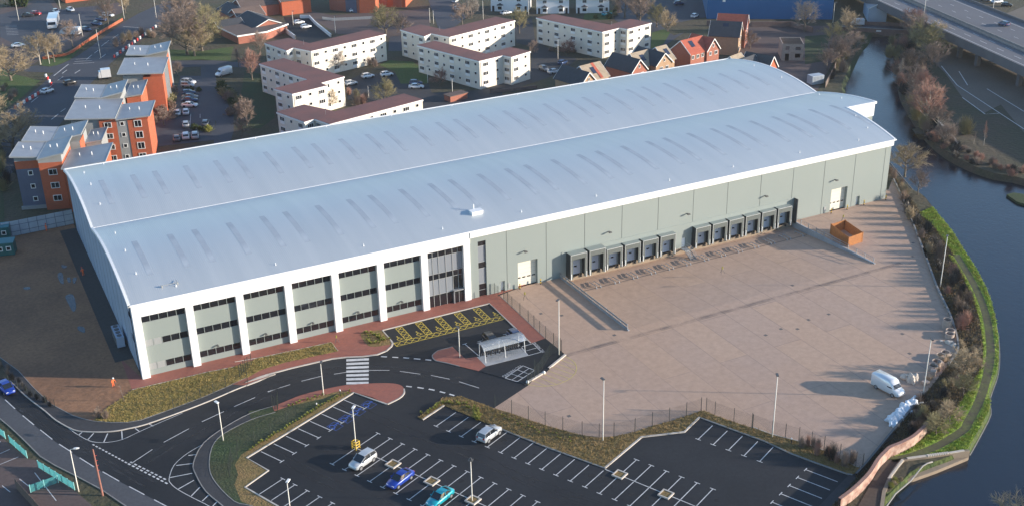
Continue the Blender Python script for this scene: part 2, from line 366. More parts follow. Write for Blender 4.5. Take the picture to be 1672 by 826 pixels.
pit = [Vector((PX0,PY0,0)), Vector((PX1,PY0,0)), Vector((PX1,PY1,0)), Vector((PX0,PY1,0))]
sheet('ground', [(-1500,-600),(2200,-600),(2200,3000),(-1500,3000)], 0, MT['ground'], holes=[rim, pit])
n = len(rim); nw = len(west)
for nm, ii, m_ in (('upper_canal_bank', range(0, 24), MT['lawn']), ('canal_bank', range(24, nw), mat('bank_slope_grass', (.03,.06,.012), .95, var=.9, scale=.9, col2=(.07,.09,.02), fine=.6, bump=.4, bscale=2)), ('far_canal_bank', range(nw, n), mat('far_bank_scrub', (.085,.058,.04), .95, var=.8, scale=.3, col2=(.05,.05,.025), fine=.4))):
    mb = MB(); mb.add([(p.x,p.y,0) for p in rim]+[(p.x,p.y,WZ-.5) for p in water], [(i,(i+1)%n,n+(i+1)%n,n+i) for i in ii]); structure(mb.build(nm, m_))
sheet('canal_water', [(p.x,p.y) for p in inset(water, 1.0)], WZ, MT['water'])
# small grassy spit at the right edge of the water
q = [P(x, y, WZ) for x, y in [(1643,321),(1655,318),(1700,325),(1760,340),(1760,352),(1700,345),(1660,333)]]
sheet('grassy_spit', q, WZ+.5, MT['lawn'], skirt=.9)

# older road surface of the public road, then the new asphalt of the site over it
lowk = [Vector((-34,22,0))]+pts(A7, 0, (0,305),(60,355),(130,420),(240,530),(330,585),(470,655),(600,725),(750,826))+[P(300,900)]
upk = [Vector((-26,24,0))]+pts(A7, 0, (60,80),(160,175),(270,260),(335,315),(400,352))
sheet('road', lowk+[P(420,900), P(420,760)]+pts(A7, 0, (800,560),(550,450))+upk[::-1], .01, MT['oldroad'])
centre = [Vector((-26,22,0))]+pts(A7, 0, (30,190),(90,245),(240,370),(350,455),(475,535),(610,620),(770,708),(1000,826))+[P(330,880)]
yard_gate = [B5(330,555), C6(1125,345), B1(225,108), B1(20,243)]
i3n = pts(A8, 0, (1190,178),(1290,172),(1410,215),(1500,250))+pts(B1, 0, (30,245),(130,275),(230,312),(330,345),(435,375),(550,405),(652,418),(740,412),(865,385),(968,350),(1070,322),(1172,290),(1260,260),(1290,262),(1342,285),(1455,325),(1568,362))+pts(B2, 0, (20,355),(140,400),(300,440),(450,495),(640,590),(680,600))
sheet('site_asphalt', [Vector((-26,24,0))]+upk[1:]+pts(A7,0,(500,300),(740,230),(790,135))+[Vector((0,-.2,0)), Vector((71,-.2,0))]+yard_gate+i3n[4:]+[B2(600,660), B2(380,860), P(1300,900), P(330,900)]+centre[::-1][1:], .02, MT['newroad'])
# concrete service yard with its hole for the docks
yard = [Vector((70.6,.5,0)), B5(60,300)]+yard_gate+i3n[5:]+pts(B2, 0, (870,372),(1030,190),(1110,90),(1180,0))+pts(B3, 0, (1245,640),(1243,560),(1200,420),(1120,250),(1040,30))+pts(B4, 0, (1060,815),(960,560),(905,430),(860,340))+[Vector((164.5,4,0)), Vector((160,4,0)), Vector((160,.5,0))]
sheet('yard_concrete', yard, .03, MT['concrete'], holes=[[(PX0,PY0),(PX1,PY0),(PX1,.25),(PX0,.25)]])
mb = MB(); zf = .03
mb.quad((PX0,PY0,zf),(PX1,PY0,zf),(PX1,-3,PITZ),(PX0,-3,PITZ)); mb.quad((PX0,-3,PITZ),(PX1,-3,PITZ),(PX1,.6,PITZ-.01),(PX0,.6,PITZ-.01))
structure(mb.build('dock_ramp', MT['concrete']))
# drainage channel through the docks and yard, manholes
mb = MB(); slope = lambda y: PITZ+(zf-PITZ)*max(0, (-3-y))/(-3-PY0)
stripe(mb, (79,-5.0), (133.8,-5.0), .22, slope(-5)+.03); None
for x, y in [(1003,547),(1275,537),(1302,537),(1250,547),(1320,522),(1353,513),(1294,466),(1485,577),(1490,419),(1491,397),(917,515),(929,679),(1473,545),(883,512)]:
    c = P(x, y); mb.add([(c.x-.3,c.y-.3,zf+.006),(c.x+.3,c.y-.3,zf+.006),(c.x+.3,c.y+.3,zf+.006),(c.x-.3,c.y+.3,zf+.006)], [(0,1,2,3)])
structure(mb.build('drain_covers', mat('dusty_drain_iron', (.13,.115,.105), .8)))

def soft_mat(name, col, amt, sc_=.8):
    """thin worn stain: patchy, partly see-through"""
    m = mat(name, col, .85); t = m.node_tree; b = t.nodes['Principled BSDF']; tc = t.nodes.new('ShaderNodeTexCoord'); n = t.nodes.new('ShaderNodeTexNoise'); n.inputs['Scale'].default_value = sc_; n.inputs['Detail'].default_value = 6
    r_ = t.nodes.new('ShaderNodeMapRange'); r_.inputs[1].default_value = .35; r_.inputs[2].default_value = .7; r_.inputs[3].default_value = 0; r_.inputs[4].default_value = amt
    t.links.new(tc.outputs['Object'], n.inputs[0]); t.links.new(n.outputs[0], r_.inputs[0]); t.links.new(r_.outputs[0], b.inputs['Alpha']); return m
mb = MB(); stripe(mb, (61,-26.4), (139,-26.4), 1.1, zf+.004); stripe(mb, (61,-26.3), (139,-26.3), .16, zf+.007)
structure(mb.build('drain_line_stain', soft_mat('damp_drain_stain', (.15,.14,.14), .42, .25)))
rs = random.Random(77); mb = MB()
def tracks(path, z, gap=1.9, w=.32):
    for s in (-gap/2, gap/2):
        q = []; path_ = [Vector((a[0],a[1],0)) for a in path]
        for i, v in enumerate(path_):
            d = path_[min(i+1,len(path_)-1)]-path_[max(i-1,0)]; d.normalize(); q.append(v+Vector((-d.y,d.x,0))*s)
        ribbon(q, w, z, z, mb)
mb = MB()
for i in range(7):
    k = -12+4.2*i; tracks([F(k,-3.5+rs.uniform(-.6,.6)), F(k+3,-3.2+rs.uniform(-.8,.8)), F(k+7,-3.0+rs.uniform(-.8,.8))], .024+.0004*i, 1.5, .25); tracks([F(k,-19.5+rs.uniform(-.6,.6)), F(k+6,-19.3+rs.uniform(-.8,.8))], .0244+.0004*i, 1.5, .25)
for i in range(40):
    c = F(rs.uniform(-11,16), rs.choice([2.4,-8.8,-13.8,7.4,21.5])+rs.uniform(-.5,.5)); s = rs.uniform(.25,.7); mb.add([(c.x+s*math.cos(a)*rs.uniform(.7,1.2), c.y+s*math.sin(a)*rs.uniform(.7,1.2), .0275) for a in [PI*j/5 for j in range(10)]], [tuple(range(10))])
structure(mb.build('car_park_wear', soft_mat('pale_tarmac_wear', (.045,.045,.047), .6, .5)))
mb = MB()
for f_, l_ in ((A7, [(150,240),(380,400),(640,550),(900,700)]), (A7, [(800,600),(1000,470),(1300,300),(1640,130)]), (A8, [(60,100),(350,40),(700,5),(1000,25),(1350,95)]), (A7, [(120,200),(350,370),(600,500),(820,620)])):
    tracks(smooth_line(pts(f_,0,*l_), 4), .027, 1.6, .4)
structure(mb.build('road_wear', soft_mat('polished_wheel_tracks', (.05,.052,.058), .7, .5)))

# left: bare soil strip behind the warehouse corner, dark membrane strip, puddles
soil_edge = pts(A7, 0, (560,318),(500,308),(430,285),(300,215),(200,120),(110,20),(0,-60))
sheet('bare_soil', [Vector((-.2,74.6,0)), Vector((-.2,-2,0)), A7(790,135), A7(700,320)]+soil_edge+[P(-60,500), P(-60,400), Vector((-24,73,0))], .10, MT['soil'])
sheet('dark_gravel_strip', [Vector((-3.4,72,0)), Vector((-3.2,8,0)), Vector((-.1,8,0)), Vector((-.1,72,0))], .115, mat('dark_gravel', (.05,.045,.042), .9, fine=.3))
mpud = mat('muddy_puddle', (.05,.055,.065), .25, var=.6, scale=1)
for i, l in enumerate([[(370,190),(400,180),(410,250),(385,240)],[(395,130),(430,135),(425,150),(400,150)],[(430,215),(450,210),(455,240),(438,240)],[(470,215),(495,212),(480,250),(468,240)],[(420,330),(470,320),(490,400),(470,430),(440,380)],[(500,525),(540,530),(545,565),(505,550)],[(150,275),(190,270),(195,285),(160,288)]]):
    sheet('puddle', smooth_line(pts(A6, 0, *l), 3, True), .112, mpud)
# top left: bright verge next to it, behind the soil
far_left = sheet('lawn', [P(-60,640), P(-60,120), A1(0,740), A5(30,640)], .05, MT['lawn'])

# front paving in red blocks, islands and beds: raised 0.1 m above the asphalt
kN = pts(A7, 0, (1470,108),(1540,82),(1645,38))+pts(B6, 0, (0,822),(70,795),(130,775),(280,735),(430,700),(520,680),(600,671),(700,667),(790,655),(845,632),(875,605),(882,588),(872,570))
bay_edge = [B6(820,510), B6(1460,350)]
pave = [A6(775,730), Vector((-.1,-.1,0)), Vector((-.1,.9,0)), Vector((71,.9,0)), B6(1500,300), B5(60,305), B5(330,558), B5(245,588)]+[M1(1672,310)]+bay_edge[::-1]+kN[::-1]+pts(A7, 0, (1350,100),(1235,30),(1060,70),(790,135))
sheet('paving', pave, .11, MT['paving'], skirt=.1)
verge_n = pts(A7, 0, (790,135),(1060,72),(1235,30),(1400,-2))+pts(B6, 0, (100,672),(300,630),(515,583),(556,635),(400,668),(250,700),(100,745),(20,790))+pts(A7, 0, (1480,60),(1350,115),(1200,180),(1000,255),(840,312),(760,326),(660,326),(560,318),(640,240),(720,190))
sheet('verge', verge_n, .125, MT['verge'], skirt=.02)
kW = smooth_line(upk[1:-1]+pts(A7, 0, (440,372),(520,384),(620,385),(700,378),(760,366),(870,340),(1090,262),(1250,200),(1400,135),(1480,104)), 3)
fw_n = kW+pts(A7, 0, (1470,62),(1350,118),(1200,183),(1000,258),(840,315),(760,329),(660,329),(560,321))+soil_edge[1:]
sheet('footway', fw_n, .10, MT['path'], skirt=.09)
sheet('planting_bed', smooth_line(pts(B6, 0, (690,530),(760,515),(815,512),(862,560),(872,590),(840,600),(740,605)), 3, True), .125, MT['mulch'])
# bike-shelter island
isl = pts(M1, 0, (965,533),(800,575),(745,620),(740,650),(780,690),(900,715),(1050,755))+[C6(265,545), C6(340,495), C6(245,400), C6(125,418)]
isl = [isl[0]]+smooth_line(isl[1:7], 3)+isl[7:]
sheet('shelter_island_paving', isl, .11, MT['paving'], skirt=.1)
slab = pts(C6, 0, (245,402),(340,497),(780,387),(700,312)); sheet('shelter_slab', slab, .118, mat('pale_slab', (.40,.40,.40), .8, var=.4, scale=.6), skirt=.1)
sheet('shelter_corner', [C6(340,498), C6(265,545)]+pts(C6,0,(500,612),(700,670),(745,690),(960,560),(1165,378),(1110,330),(960,210),(790,245),(720,255),(710,300),(782,387)), .10, MT['newroad'], skirt=.09)
# island south of the access road
i2k = smooth_line(pts(A7, 0, (1700,900),(1500,826),(1400,800),(1290,690),(1250,600),(1265,480),(1330,400),(1500,312),(1645,268)), 3)
i2p = pts(A8, 0, (165,235),(250,200),(340,165),(480,130),(600,107),(740,97),(860,95),(925,105),(950,128),(950,155),(920,185),(850,220),(650,150),(10,540),(140,615),(0,715))
i2rest = pts(A8,0,(200,830))+[P(480,900), P(440,930)]
sheet('island_verge', i2k+i2p[:1]+[A8(340,165), A8(600,120)]+[A8(650,150)]+i2p[12:]+i2rest, .10, MT['mulch'], skirt=.09)
sheet('island_grass', i2k[:-3]+pts(A8, 0, (20,262),(165,235),(300,225),(470,185),(560,150),(430,250),(220,375),(60,470),(-20,520),(-60,580),(-40,640))+pts(A7,0,(1400,700),(1440,800)), .108, MT['lawn'])
sheet('island_paving', i2p[:1]+smooth_line(i2p[1:11], 3)+pts(A8, 0, (850,220),(760,178),(650,148),(560,142),(430,175),(260,232),(175,262)), .125, MT['paving'], skirt=.12)
kS = smooth_line(pts(A7, 0, (1400,900),(1330,826),(1230,740),(1170,640),(1155,570),(1215,452),(1350,352),(1500,272),(1645,228)), 3)
sheet('footway_south', kS+[A8(165,235)]+i2k[::-1], .095, MT['path'], skirt=.08)
# island between car park and yard
i3s = pts(A8, 0, (1035,298),(1060,312),(1190,226))+pts(B1, 0, (0,340),(340,476),(685,600),(905,415),(1160,385),(1250,297),(1645,442))+pts(B2, 0, (250,512),(400,568),(590,636),(620,640),(660,610))
i3 = i3s+i3n[::-1]
sheet('boundary_bed', i3, .11, MT['mulch'], skirt=.1)
# right strip beyond the last bays
sheet('dark_strip', pts(B2, 0, (600,640),(660,612),(740,540),(870,378),(880,395),(700,590),(560,760),(470,870),(380,870)), .09, MT['path'], skirt=.08)
# canal side: dark bank, bright grass strips, worn path
bank = pts(B4, 0, (905,430),(960,560),(1060,815))+pts(B3, 0, (1040,30),(1120,250),(1200,420),(1243,560),(1245,640))+pts(B2, 0, (1180,0),(1110,90),(1030,190),(870,372),(700,590),(560,760),(480,850))
bankr = pts(W2, 0, (100,900),(300,620),(420,450),(560,330),(800,230),(960,120))+pts(B2, 0, (1120,370),(1220,280),(1330,120),(1390,0))+pts(B3, 0, (1395,750),(1400,600),(1380,450),(1340,300),(1280,180),(1200,60))+pts(B4, 0, (1240,800),(1120,640),(1040,560),(960,440),(880,330))
sheet('bank_undergrowth', bank+bankr, .06, mat('brown_undergrowth', (.085,.058,.038), .95, var=.8, scale=.2, col2=(.05,.045,.022), bump=.4, bscale=1.5, fine=.4))
gr = pts(W2, 0, (600,322),(560,330),(800,225),(960,110))+pts(B2, 0, (1120,365),(1220,270),(1330,115),(1392,0))+pts(B3, 0, (1397,750),(1402,600),(1382,450),(1335,300),(1272,180),(1190,60))+pts(B4, 0, (1230,800),(1120,640),(1020,545))
rimr = [v for v in rim[:len(west)]]
# follow the water's rim from top to the concrete quay
k0 = min(range(len(rimr)), key=lambda i: (rimr[i]-B4(1060,500)).length); k1 = min(range(len(rimr)), key=lambda i: (rimr[i]-W2(1440,235)).length)
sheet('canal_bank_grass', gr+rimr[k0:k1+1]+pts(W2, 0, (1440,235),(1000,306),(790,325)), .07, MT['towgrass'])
mb = MB(); tp = smooth_line(pts(W2, 0, (620,330),(800,300),(1000,235),(1200,140),(1400,10))+pts(B2, 0, (1310,330),(1370,220),(1412,100))+pts(B3, 0, (1440,700),(1445,600),(1425,450),(1385,320),(1320,190),(1240,60)), 4)
ribbon(tp, 1.3, .08, .08, mb); structure(mb.build('towpath', mat('worn_path', (.075,.065,.04), .95, var=.8, scale=.6, col2=(.10,.12,.035), fine=.3)))
sheet('quay_path', pts(W2, 0, (560,332),(750,322),(590,560),(520,860),(250,860),(420,560)), .08, mat('trodden_earth', (.085,.062,.05), .95, var=.7, scale=.3, fine=.3))
# ------------------------------------------------------------------ kerbs
mb = MB(); ribbon(pts(B6, 0, (-60,700),(100,672),(300,630),(515,583),(556,635)), .1, .1, .18, mb); ribbon(pts(A7, 0, (790,135),(1060,72),(1235,30),(1400,-2)), .1, .1, .18, mb)
for line, wd in [(kN, .28), (bay_edge+[M1(1672,310), B5(245,588)], .22), ([kN[-1]]+[bay_edge[0]], .2), (smooth_line(i2p[8:12],3), .22), (i2p[11:16]+i2rest[:1], .25), (kW, .16)]: ribbon(line, wd, .0, .15, mb)
structure(mb.build('kerb', MT['kerb']))
mb = MB()
for line, wd in [(i3s[3:14], .25), (kS, .14), (i2k, .12), (isl[:1]+isl[1:17], .14), (lowk, .14), (fw_n[len(kW):], .12), ([B5(60,305), B5(330,558)], .12)]: ribbon(line, wd, .0, .135, mb)
structure(mb.build('grey_kerb', MT['greykerb']))
mb = MB()
for line, wd in [(i3s[5:9], .3), (i3s[1:3], .25), (i3n[20:30], .15)]: ribbon(line, wd, .0, .16, mb)
structure(mb.build('pale_kerb', MT['kerb']))
# ------------------------------------------------------------------ painted markings
WL = .13; mk = MB(); zm = .03
def tee(a, b, both=False, w=.9):
    stripe(mk, a, b, WL, zm); d = (b-a).normalized(); s = Vector((-d.y, d.x, 0))*w/2; stripe(mk, a-s, a+s, WL, zm+.004)
    if both: stripe(mk, b-s, b+s, WL, zm+.004)
for k in range(-5, 7): tee(F(k,0), F(k,4.8))
for k in [7,8,9,10,11,12]:
    tee(F(k,-.1), F(k,4.9)); tee(F(k,9.8), F(k,5.1))
stripe(mk, F(6,5.2), F(12.6,4.9), WL, zm+.008)
for k in range(-7, 8): kk = k-.41; tee(F(kk,-6.5), F(kk,-11.2)); tee(F(kk,-16.3), F(kk,-11.5))
stripe(mk, F(-7.41,-11.3), F(7,-11.4), WL, zm+.008)
for i in range(8): g = -2.5*(i+1); tee(F(-10.05,g), F(-11.85,g))
for k in range(5): tee(F(-8.72+k,-22.9), F(-8.72+k,-27.4))
for k in range(5): tee(F(8.93+1.01*k,19.5), F(8.93+1.01*k,24.0))
for i in range(5): g = 21.4-2.42*i; tee(F(15.48-.06*i,g), F(17.45-.05*i,g-.2))
for q in [((120,262),(265,385)), ((275,232),(420,350)), ((540,160),(620,225))]: tee(C6(*q[0]), C6(*q[1]))
structure(mk.build('parking_markings', MT['paint']))
mk = MB(); zm = .032
def dashes(f, prs, w=.13):
    for i in range(0, len(prs), 2): stripe(mk, f(*prs[i]), f(*prs[i+1]), w, zm)
dashes(A7, [(30,190),(90,245),(135,285),(203,341),(240,370),(312,427),(352,455),(430,505),(475,537),(562,592),(612,620),(712,677),(770,708),(862,757),(920,787),(1010,835)], .16)
dashes(A7, [(785,570),(910,487),(977,445),(1127,364),(1205,322),(1337,261),(1397,232),(1523,177),(1600,145),(1680,115)])
dashes(A8, [(135,143),(270,100),(337,80),(458,50),(532,38),(605,27),(738,15),(862,15),(925,21),(1047,38),(1110,45),(1222,68),(1278,83),(1398,121)])
for y0, y1 in [(675,687),(699,712),(722,737),(746,762),(771,788),(797,815)]: pass
zb0, zb1 = B6(605,680), B6(740,673)      # zebra: bars across from the north kerb to the south island
zb2, zb3 = A8(605,100), A8(738,98)
for i in range(7):
    t = (i+.03)/6.65; t2 = (i+.62)/6.65
    a, b, c, d = zb0.lerp(zb2, t), zb1.lerp(zb3, t), zb1.lerp(zb3, t2), zb0.lerp(zb2, t2)
    mk.quad(*[(v.x, v.y, zm) for v in (a, b, c, d)])
for f, q in [(B6, [(812,664),(848,666),(880,668),(915,670),(945,671),(980,674),(1008,677),(1047,680),(1077,683),(1112,686)]), (A8, [(962,110),(996,114),(1030,117),(1067,123),(1097,127),(1132,134),(1163,142),(1195,150),(1220,157),(1250,166)])]: dashes(f, q, .3)
# give-way dashes, hatched corner areas
def dashline(a, b, n, w, duty=.6):
    for i in range(n): stripe(mk, a.lerp(b, i/n), a.lerp(b, (i+duty)/n), w, zm)
dashline(A7(553,457), A7(765,572), 11, .22); dashline(A7(765,572), A7(1010,697), 10, .25); dashline(A7(778,562), A7(1000,672), 9, .25)
for l in [[(410,360),(450,390),(520,430),(570,444),(640,445),(730,428),(830,382),(960,325),(1090,270)], [(1215,455),(1120,510),(1040,580),(1010,660),(1020,690),(1060,725),(1150,775),(1250,826),(1320,880)]]: ribbon(smooth_line(pts(A7,0,*l),3), .1, zm, zm, mk)
dashes(A7, [(468,403),(493,382),(522,432),(560,390),(620,443),(643,392),(730,427),(727,378),(835,383),(807,361),(890,335),(915,348),(1125,523),(1170,518),(1052,583),(1148,571),(1015,655),(1148,629),(1062,725),(1158,671),(1142,765),(1194,712),(1208,795),(1245,760),(1270,825),(1295,800)], .16)
structure(mk.build('road_markings', MT['paint']))
# yellow disabled bays by the entrance
mk = MB()
def net(x0, x1, y0, y1, nx, ny, w=.13):
    stripe(mk,(x0,y0),(x1,y0),w,zm); stripe(mk,(x0,y1),(x1,y1),w,zm); stripe(mk,(x0,y0),(x0,y1),w,zm+.003); stripe(mk,(x1,y0),(x1,y1),w,zm+.003)
    for i in range(nx):
        for j in range(ny):
            a = x0+(x1-x0)*i/nx; b = x0+(x1-x0)*(i+1)/nx; c = y0+(y1-y0)*j/ny; d = y0+(y1-y0)*(j+1)/ny
            stripe(mk,(a,c),(b,d),w,zm+.006); stripe(mk,(a,d),(b,c),w,zm+.009)
for i in range(5): net(42.85+3.78*i, 44.05+3.78*i, -8.2, -3.5, 1, 4, .12)
net(40.6, 61.2, -9.7, -8.35, 16, 1, .12)
def wheelchair(mb, c, s, rz, z, w=.12):
    R = Matrix.Rotation(rz, 3, 'Z'); T = lambda x, y: c+R@Vector((x*s, y*s, 0))
    arc = [T(.45*math.cos(a)-.05, .45*math.sin(a)-.35) for a in [rad(100+i*28) for i in range(10)]]
    ribbon(arc, w, z, z, mb); ribbon([T(-.05,.75), T(-.05,0), T(.4,-.05), T(.6,-.6), T(.8,-.55)], w, z+.003, z+.003, mb); stripe(mb, T(-.05,.35), T(.35,.35), w, z+.006)
    ribbon([T(-.05+.13*math.cos(a), .95+.13*math.sin(a)) for a in [rad(60*i) for i in range(7)]], w, z+.004, z+.004, mb)
for i in range(6): wheelchair(mk, Vector((42.0 if i == 0 else 41.9+3.76*i, -7.2, 0)), .8, 0, zm, .14)
structure(mk.build('yellow_bay_markings', MT['yellow']))
mk = MB()
for i in range(4):
    c = F(-10.95, -1.35-2.5*i); c = F(-10.25, -1.35-2.5*i); wheelchair(mk, c, .95, PA, zm, .2)
    net_o = [F(-10.55,-.55-2.5*i), F(-9.75,-.55-2.5*i), F(-9.75,-2.1-2.5*i), F(-10.55,-2.1-2.5*i)]
    ribbon(net_o+net_o[:1], .1, zm, zm, mk)
structure(mk.build('blue_bay_markings', MT['bluepaint']))
# semicircle of worn yellow bars in front of the pedestrian gate
mk = MB(); ca, cb = B5(450,665), B5(215,826); cc = (ca+cb)/2; ra = (ca-cb).length/2; dr = (ca-cb).normalized(); dn = Vector((dr.y, -dr.x, 0))
if dn.dot(P(940,610)-cc) < 0: dn = -dn
zy = .04
ribbon([cc+dr*ra*math.cos(t)+dn*(ra*.88)*math.sin(t) for t in [PI*i/24 for i in range(25)]], .13, zy, zy, mk)
for i in range(1, 8):
    u = -1+i/4; e = cc+dr*ra*u; hgt = ra*.88*math.sqrt(1-u*u); stripe(mk, e, e+dn*hgt, .11, zy)
structure(mk.build('yellow_gate_markings', MT['paleyellow']))
# motorcycle bays and their lettering
mk = MB(); zz = .115
def frame(q, subs):
    for i in range(4): stripe(mk, q[i], q[(i+1)%4], .14, zz+.004*(i%2))
    for t in subs: stripe(mk, q[0].lerp(q[1], t), q[3].lerp(q[2], t), .12, zz+.008)
q1 = [C6(540,620), C6(722,492), C6(845,540), C6(665,657)]; frame(q1, [.34,.67]); stripe(mk, q1[0].lerp(q1[3],.55), q1[1].lerp(q1[2],.55), .12, zz+.012)
q2 = [C6(830,262), C6(915,350), C6(780,387), C6(705,297)]; frame(q2, [.5])
structure(mk.build('motorcycle_bay_markings', MT['paint']))
def lettering(name, body, a, b, h, z, m):
    """painted words running from a to b"""
    cu = bpy.data.curves.new(name, 'FONT'); cu.body = body; cu.size = 1; o = bpy.data.objects.new('tmp', cu); COL.objects.link(o)
    dg = bpy.context.evaluated_depsgraph_get(); me = bpy.data.meshes.new_from_object(o.evaluated_get(dg)); bpy.data.objects.remove(o); bpy.data.curves.remove(cu)
    xs = [v.co.x for v in me.vertices]; ys = [v.co.y for v in me.vertices]; sx = (b-a).length/(max(xs)-min(xs)); sy = h/(max(ys)-min(ys)); x0 = min(xs); y0 = min(ys)
    for v in me.vertices: v.co = ((v.co.x-x0)*sx, (v.co.y-y0)*sy, 0)
    o = put(me, name, m, None, (a.x, a.y, z), ang(a, b)); return structure(o)
lettering('motorcycle_parking_lettering', 'M/C PARKING', C6(690,487), C6(505,600), .75, zz, MT['paint'])
lettering('motorcycle_parking_lettering', 'M/C PARKING', C6(955,347), C6(850,247), .6, zz, MT['paint'])

# ------------------------------------------------------------------ town surfaces behind the warehouse
S = MT['midroad']
sheet('main_road', pts(A1, 0, (0,745),(130,655),(270,545),(345,470))+pts(Q1, 0, (0,795),(420,740),(560,755),(700,720),(860,640),(980,560),(1200,400),(1377,260))+pts(A1, 0, (890,90),(1000,40),(1170,-20),(1290,-20),(1130,90),(1000,190),(850,300),(730,390),(560,560),(450,720),(330,870),(150,1040))+[P(-30,330), P(-60,300)], .02, S)
sheet('side_road', pts(Q1, 0, (420,0),(600,0),(690,130),(1100,80),(1377,20),(1377,150),(1200,210),(900,500),(700,590),(480,640),(380,730),(0,780),(0,100),(200,60)), .03, MT['redtar'])
sheet('car_park_far', pts(Q1, 0, (0,170),(240,100),(420,20),(560,20),(620,120),(780,100),(1100,70),(1200,180),(1000,330),(700,500),(420,620),(0,420)), .04, S)
sheet('roadside_lawn', pts(Q1, 0, (450,740),(480,660),(640,610),(820,600),(1000,470),(1377,180),(1377,235),(1100,390),(860,600),(780,680),(640,740),(560,752)), .06, MT['grass'])
sheet('roadside_lawn_left', pts(A1, 0, (0,440),(90,480),(260,520),(150,620),(0,730)), .05, MT['grass'])
sheet('estate_road', pts(A1, 0, (1090,395),(1300,385),(1500,400),(1652,395),(1652,440),(1420,430),(1385,460),(1390,560),(1400,600))+pts(A5, 0, (1440,-160),(1500,-50),(1500,60),(1470,160),(1370,160),(1390,0))+pts(A1, 0, (1330,700),(1290,560),(1290,430),(1100,440)), .03, S)
sheet('residents_car_park', pts(A1, 0, (1160,490),(1290,490),(1300,600),(1380,760),(1390,900),(950,950),(960,850),(1100,700)), .035, S)
sheet('lawn_patch', pts(A1, 0, (1090,320),(1300,330),(1500,300),(1480,390),(1100,390)), .03, MT['grass'])
sheet('shrub_lawn', pts(A2, 0, (0,450),(100,480),(110,540),(190,570),(190,760),(100,826),(-60,826)), .03, MT['lawn'])
sheet('works_yard', pts(A2, 0, (340,60),(560,100),(1180,60),(1190,200),(980,250),(780,230),(600,220),(420,120)), .02, MT['redtar'])
sheet('bungalow_yard', pts(A2, 0, (250,110),(420,110),(560,240),(390,290),(300,240)), .03, MT['newroad'])
sheet('cul_de_sac', pts(A2, 0, (1170,-20),(1360,-20),(1420,120),(1300,210),(1250,210),(1230,150)), .03, S)
sheet('flats_parking', pts(A2, 0, (650,530),(740,480),(1000,470),(1050,520),(1180,540),(1200,600),(1652,570),(1652,680),(1160,720),(660,640)), .03, MT['path'])
sheet('flats_lawn', pts(A2, 0, (860,420),(930,390),(1080,400),(1180,470),(1170,540),(1000,540),(960,460)), .035, MT['grass'])
sheet('flats_lane', pts(A2, 0, (920,330),(930,240),(1000,230),(1010,330)), .03, S)
sheet('terrace_road', pts(A3, 0, (150,130),(270,120),(290,260),(450,360),(560,380),(460,470),(200,560),(0,600),(0,520),(260,480),(270,300),(170,280)), .03, MT['path'])
sheet('terrace_lawn', pts(A3, 0, (610,60),(790,70),(770,130),(600,130)), .05, MT['grass'])
sheet('depot_yard', pts(A3, 0, (830,0),(1380,0),(1400,110),(1100,170),(1180,230),(1250,210),(1100,310),(1030,330),(1010,250),(800,130)), .03, S)
sheet('corner_lawn', pts(J1, 0, (190,300),(300,270),(360,300),(300,400),(180,450)), .045, MT['grass'])
sheet('building_site', pts(A4, 0, (0,150),(560,150),(560,360),(470,520),(100,420),(0,330)), .03, MT['redtar'])
sheet('site_grass', pts(A4, 0, (400,210),(540,200),(520,350),(400,370)), .05, MT['lawn'])
sheet('car_park_under_viaduct', [P(1520,100), P(1600,40), P(1750,-20), P(1900,60), P(1900,260)]+pts(A4, 0, (1652,760),(1520,600),(1420,650),(1300,560),(1200,420),(1130,350)), .03, mat('dull_car_park', (.15,.125,.10), .85, var=.7, scale=.05, col2=(.10,.085,.07), fine=.2))
mk = MB()
for l in [[(1180,380),(1270,490),(1652,740)],[(1280,410),(1330,490)],[(1300,560),(1430,655),(1510,650)],[(1440,510),(1652,640)]]: ribbon(pts(A4,0,*l), .25, .05, .05, mk)
for l in [[(590,0),(597,330)]]: pass
for a, b in [((1430,35),(1480,-10))]: pass
dashes(A1, [(0,840),(30,810),(80,760),(130,720),(200,660),(245,625),(310,570),(340,545),(370,520),(405,495),(555,385),(590,355),(605,345),(632,325),(650,300),(700,262),(720,250),(760,225),(330,770),(375,735),(390,720),(420,700),(640,380),(680,350)], .2)
for i in range(3): stripe(mk, A1(470+8*i,412-14*i), A1(605-12*i,405-14*i), .25, .032)
stripe(mk, A1(345,490), A1(440,415), .3, .032); stripe(mk, A1(480,474), A1(515,452), .3, .032); stripe(mk, A1(400,474), A1(430,452), .3, .032); stripe(mk, A1(790,173), A1(912,182), .25, .032)
for i in range(7): stripe(mk, Q1(60+3*i,290+18*i), Q1(190+3*i,290+17*i), .2, .045)
for a, b in [((1030,640),(1050,700)),((1285,735),(1285,760)),((1225,735),(1220,820)),((1175,600),(1280,600)),((1175,640),(1280,640)),((1175,560),(1280,560)),((1175,520),(1280,520))]: stripe(mk, A1(*a), A1(*b), .12, .04)
for a, b in [((0,235),(0,225)),((0,340),(90,300)),((0,440),(170,370)),((320,515),(520,775)),((180,573),(265,640)),((20,635),(95,695))]: stripe(mk, D7(*a), D7(*b), .12, .03)
structure(mk.build('town_road_markings', MT['paint']))
sheet('works_car_park', pts(D7, 0, (0,130),(40,210),(260,390),(340,400),(500,520),(700,690),(860,826),(400,900),(-200,900),(-200,100)), .02, MT['redtar'])

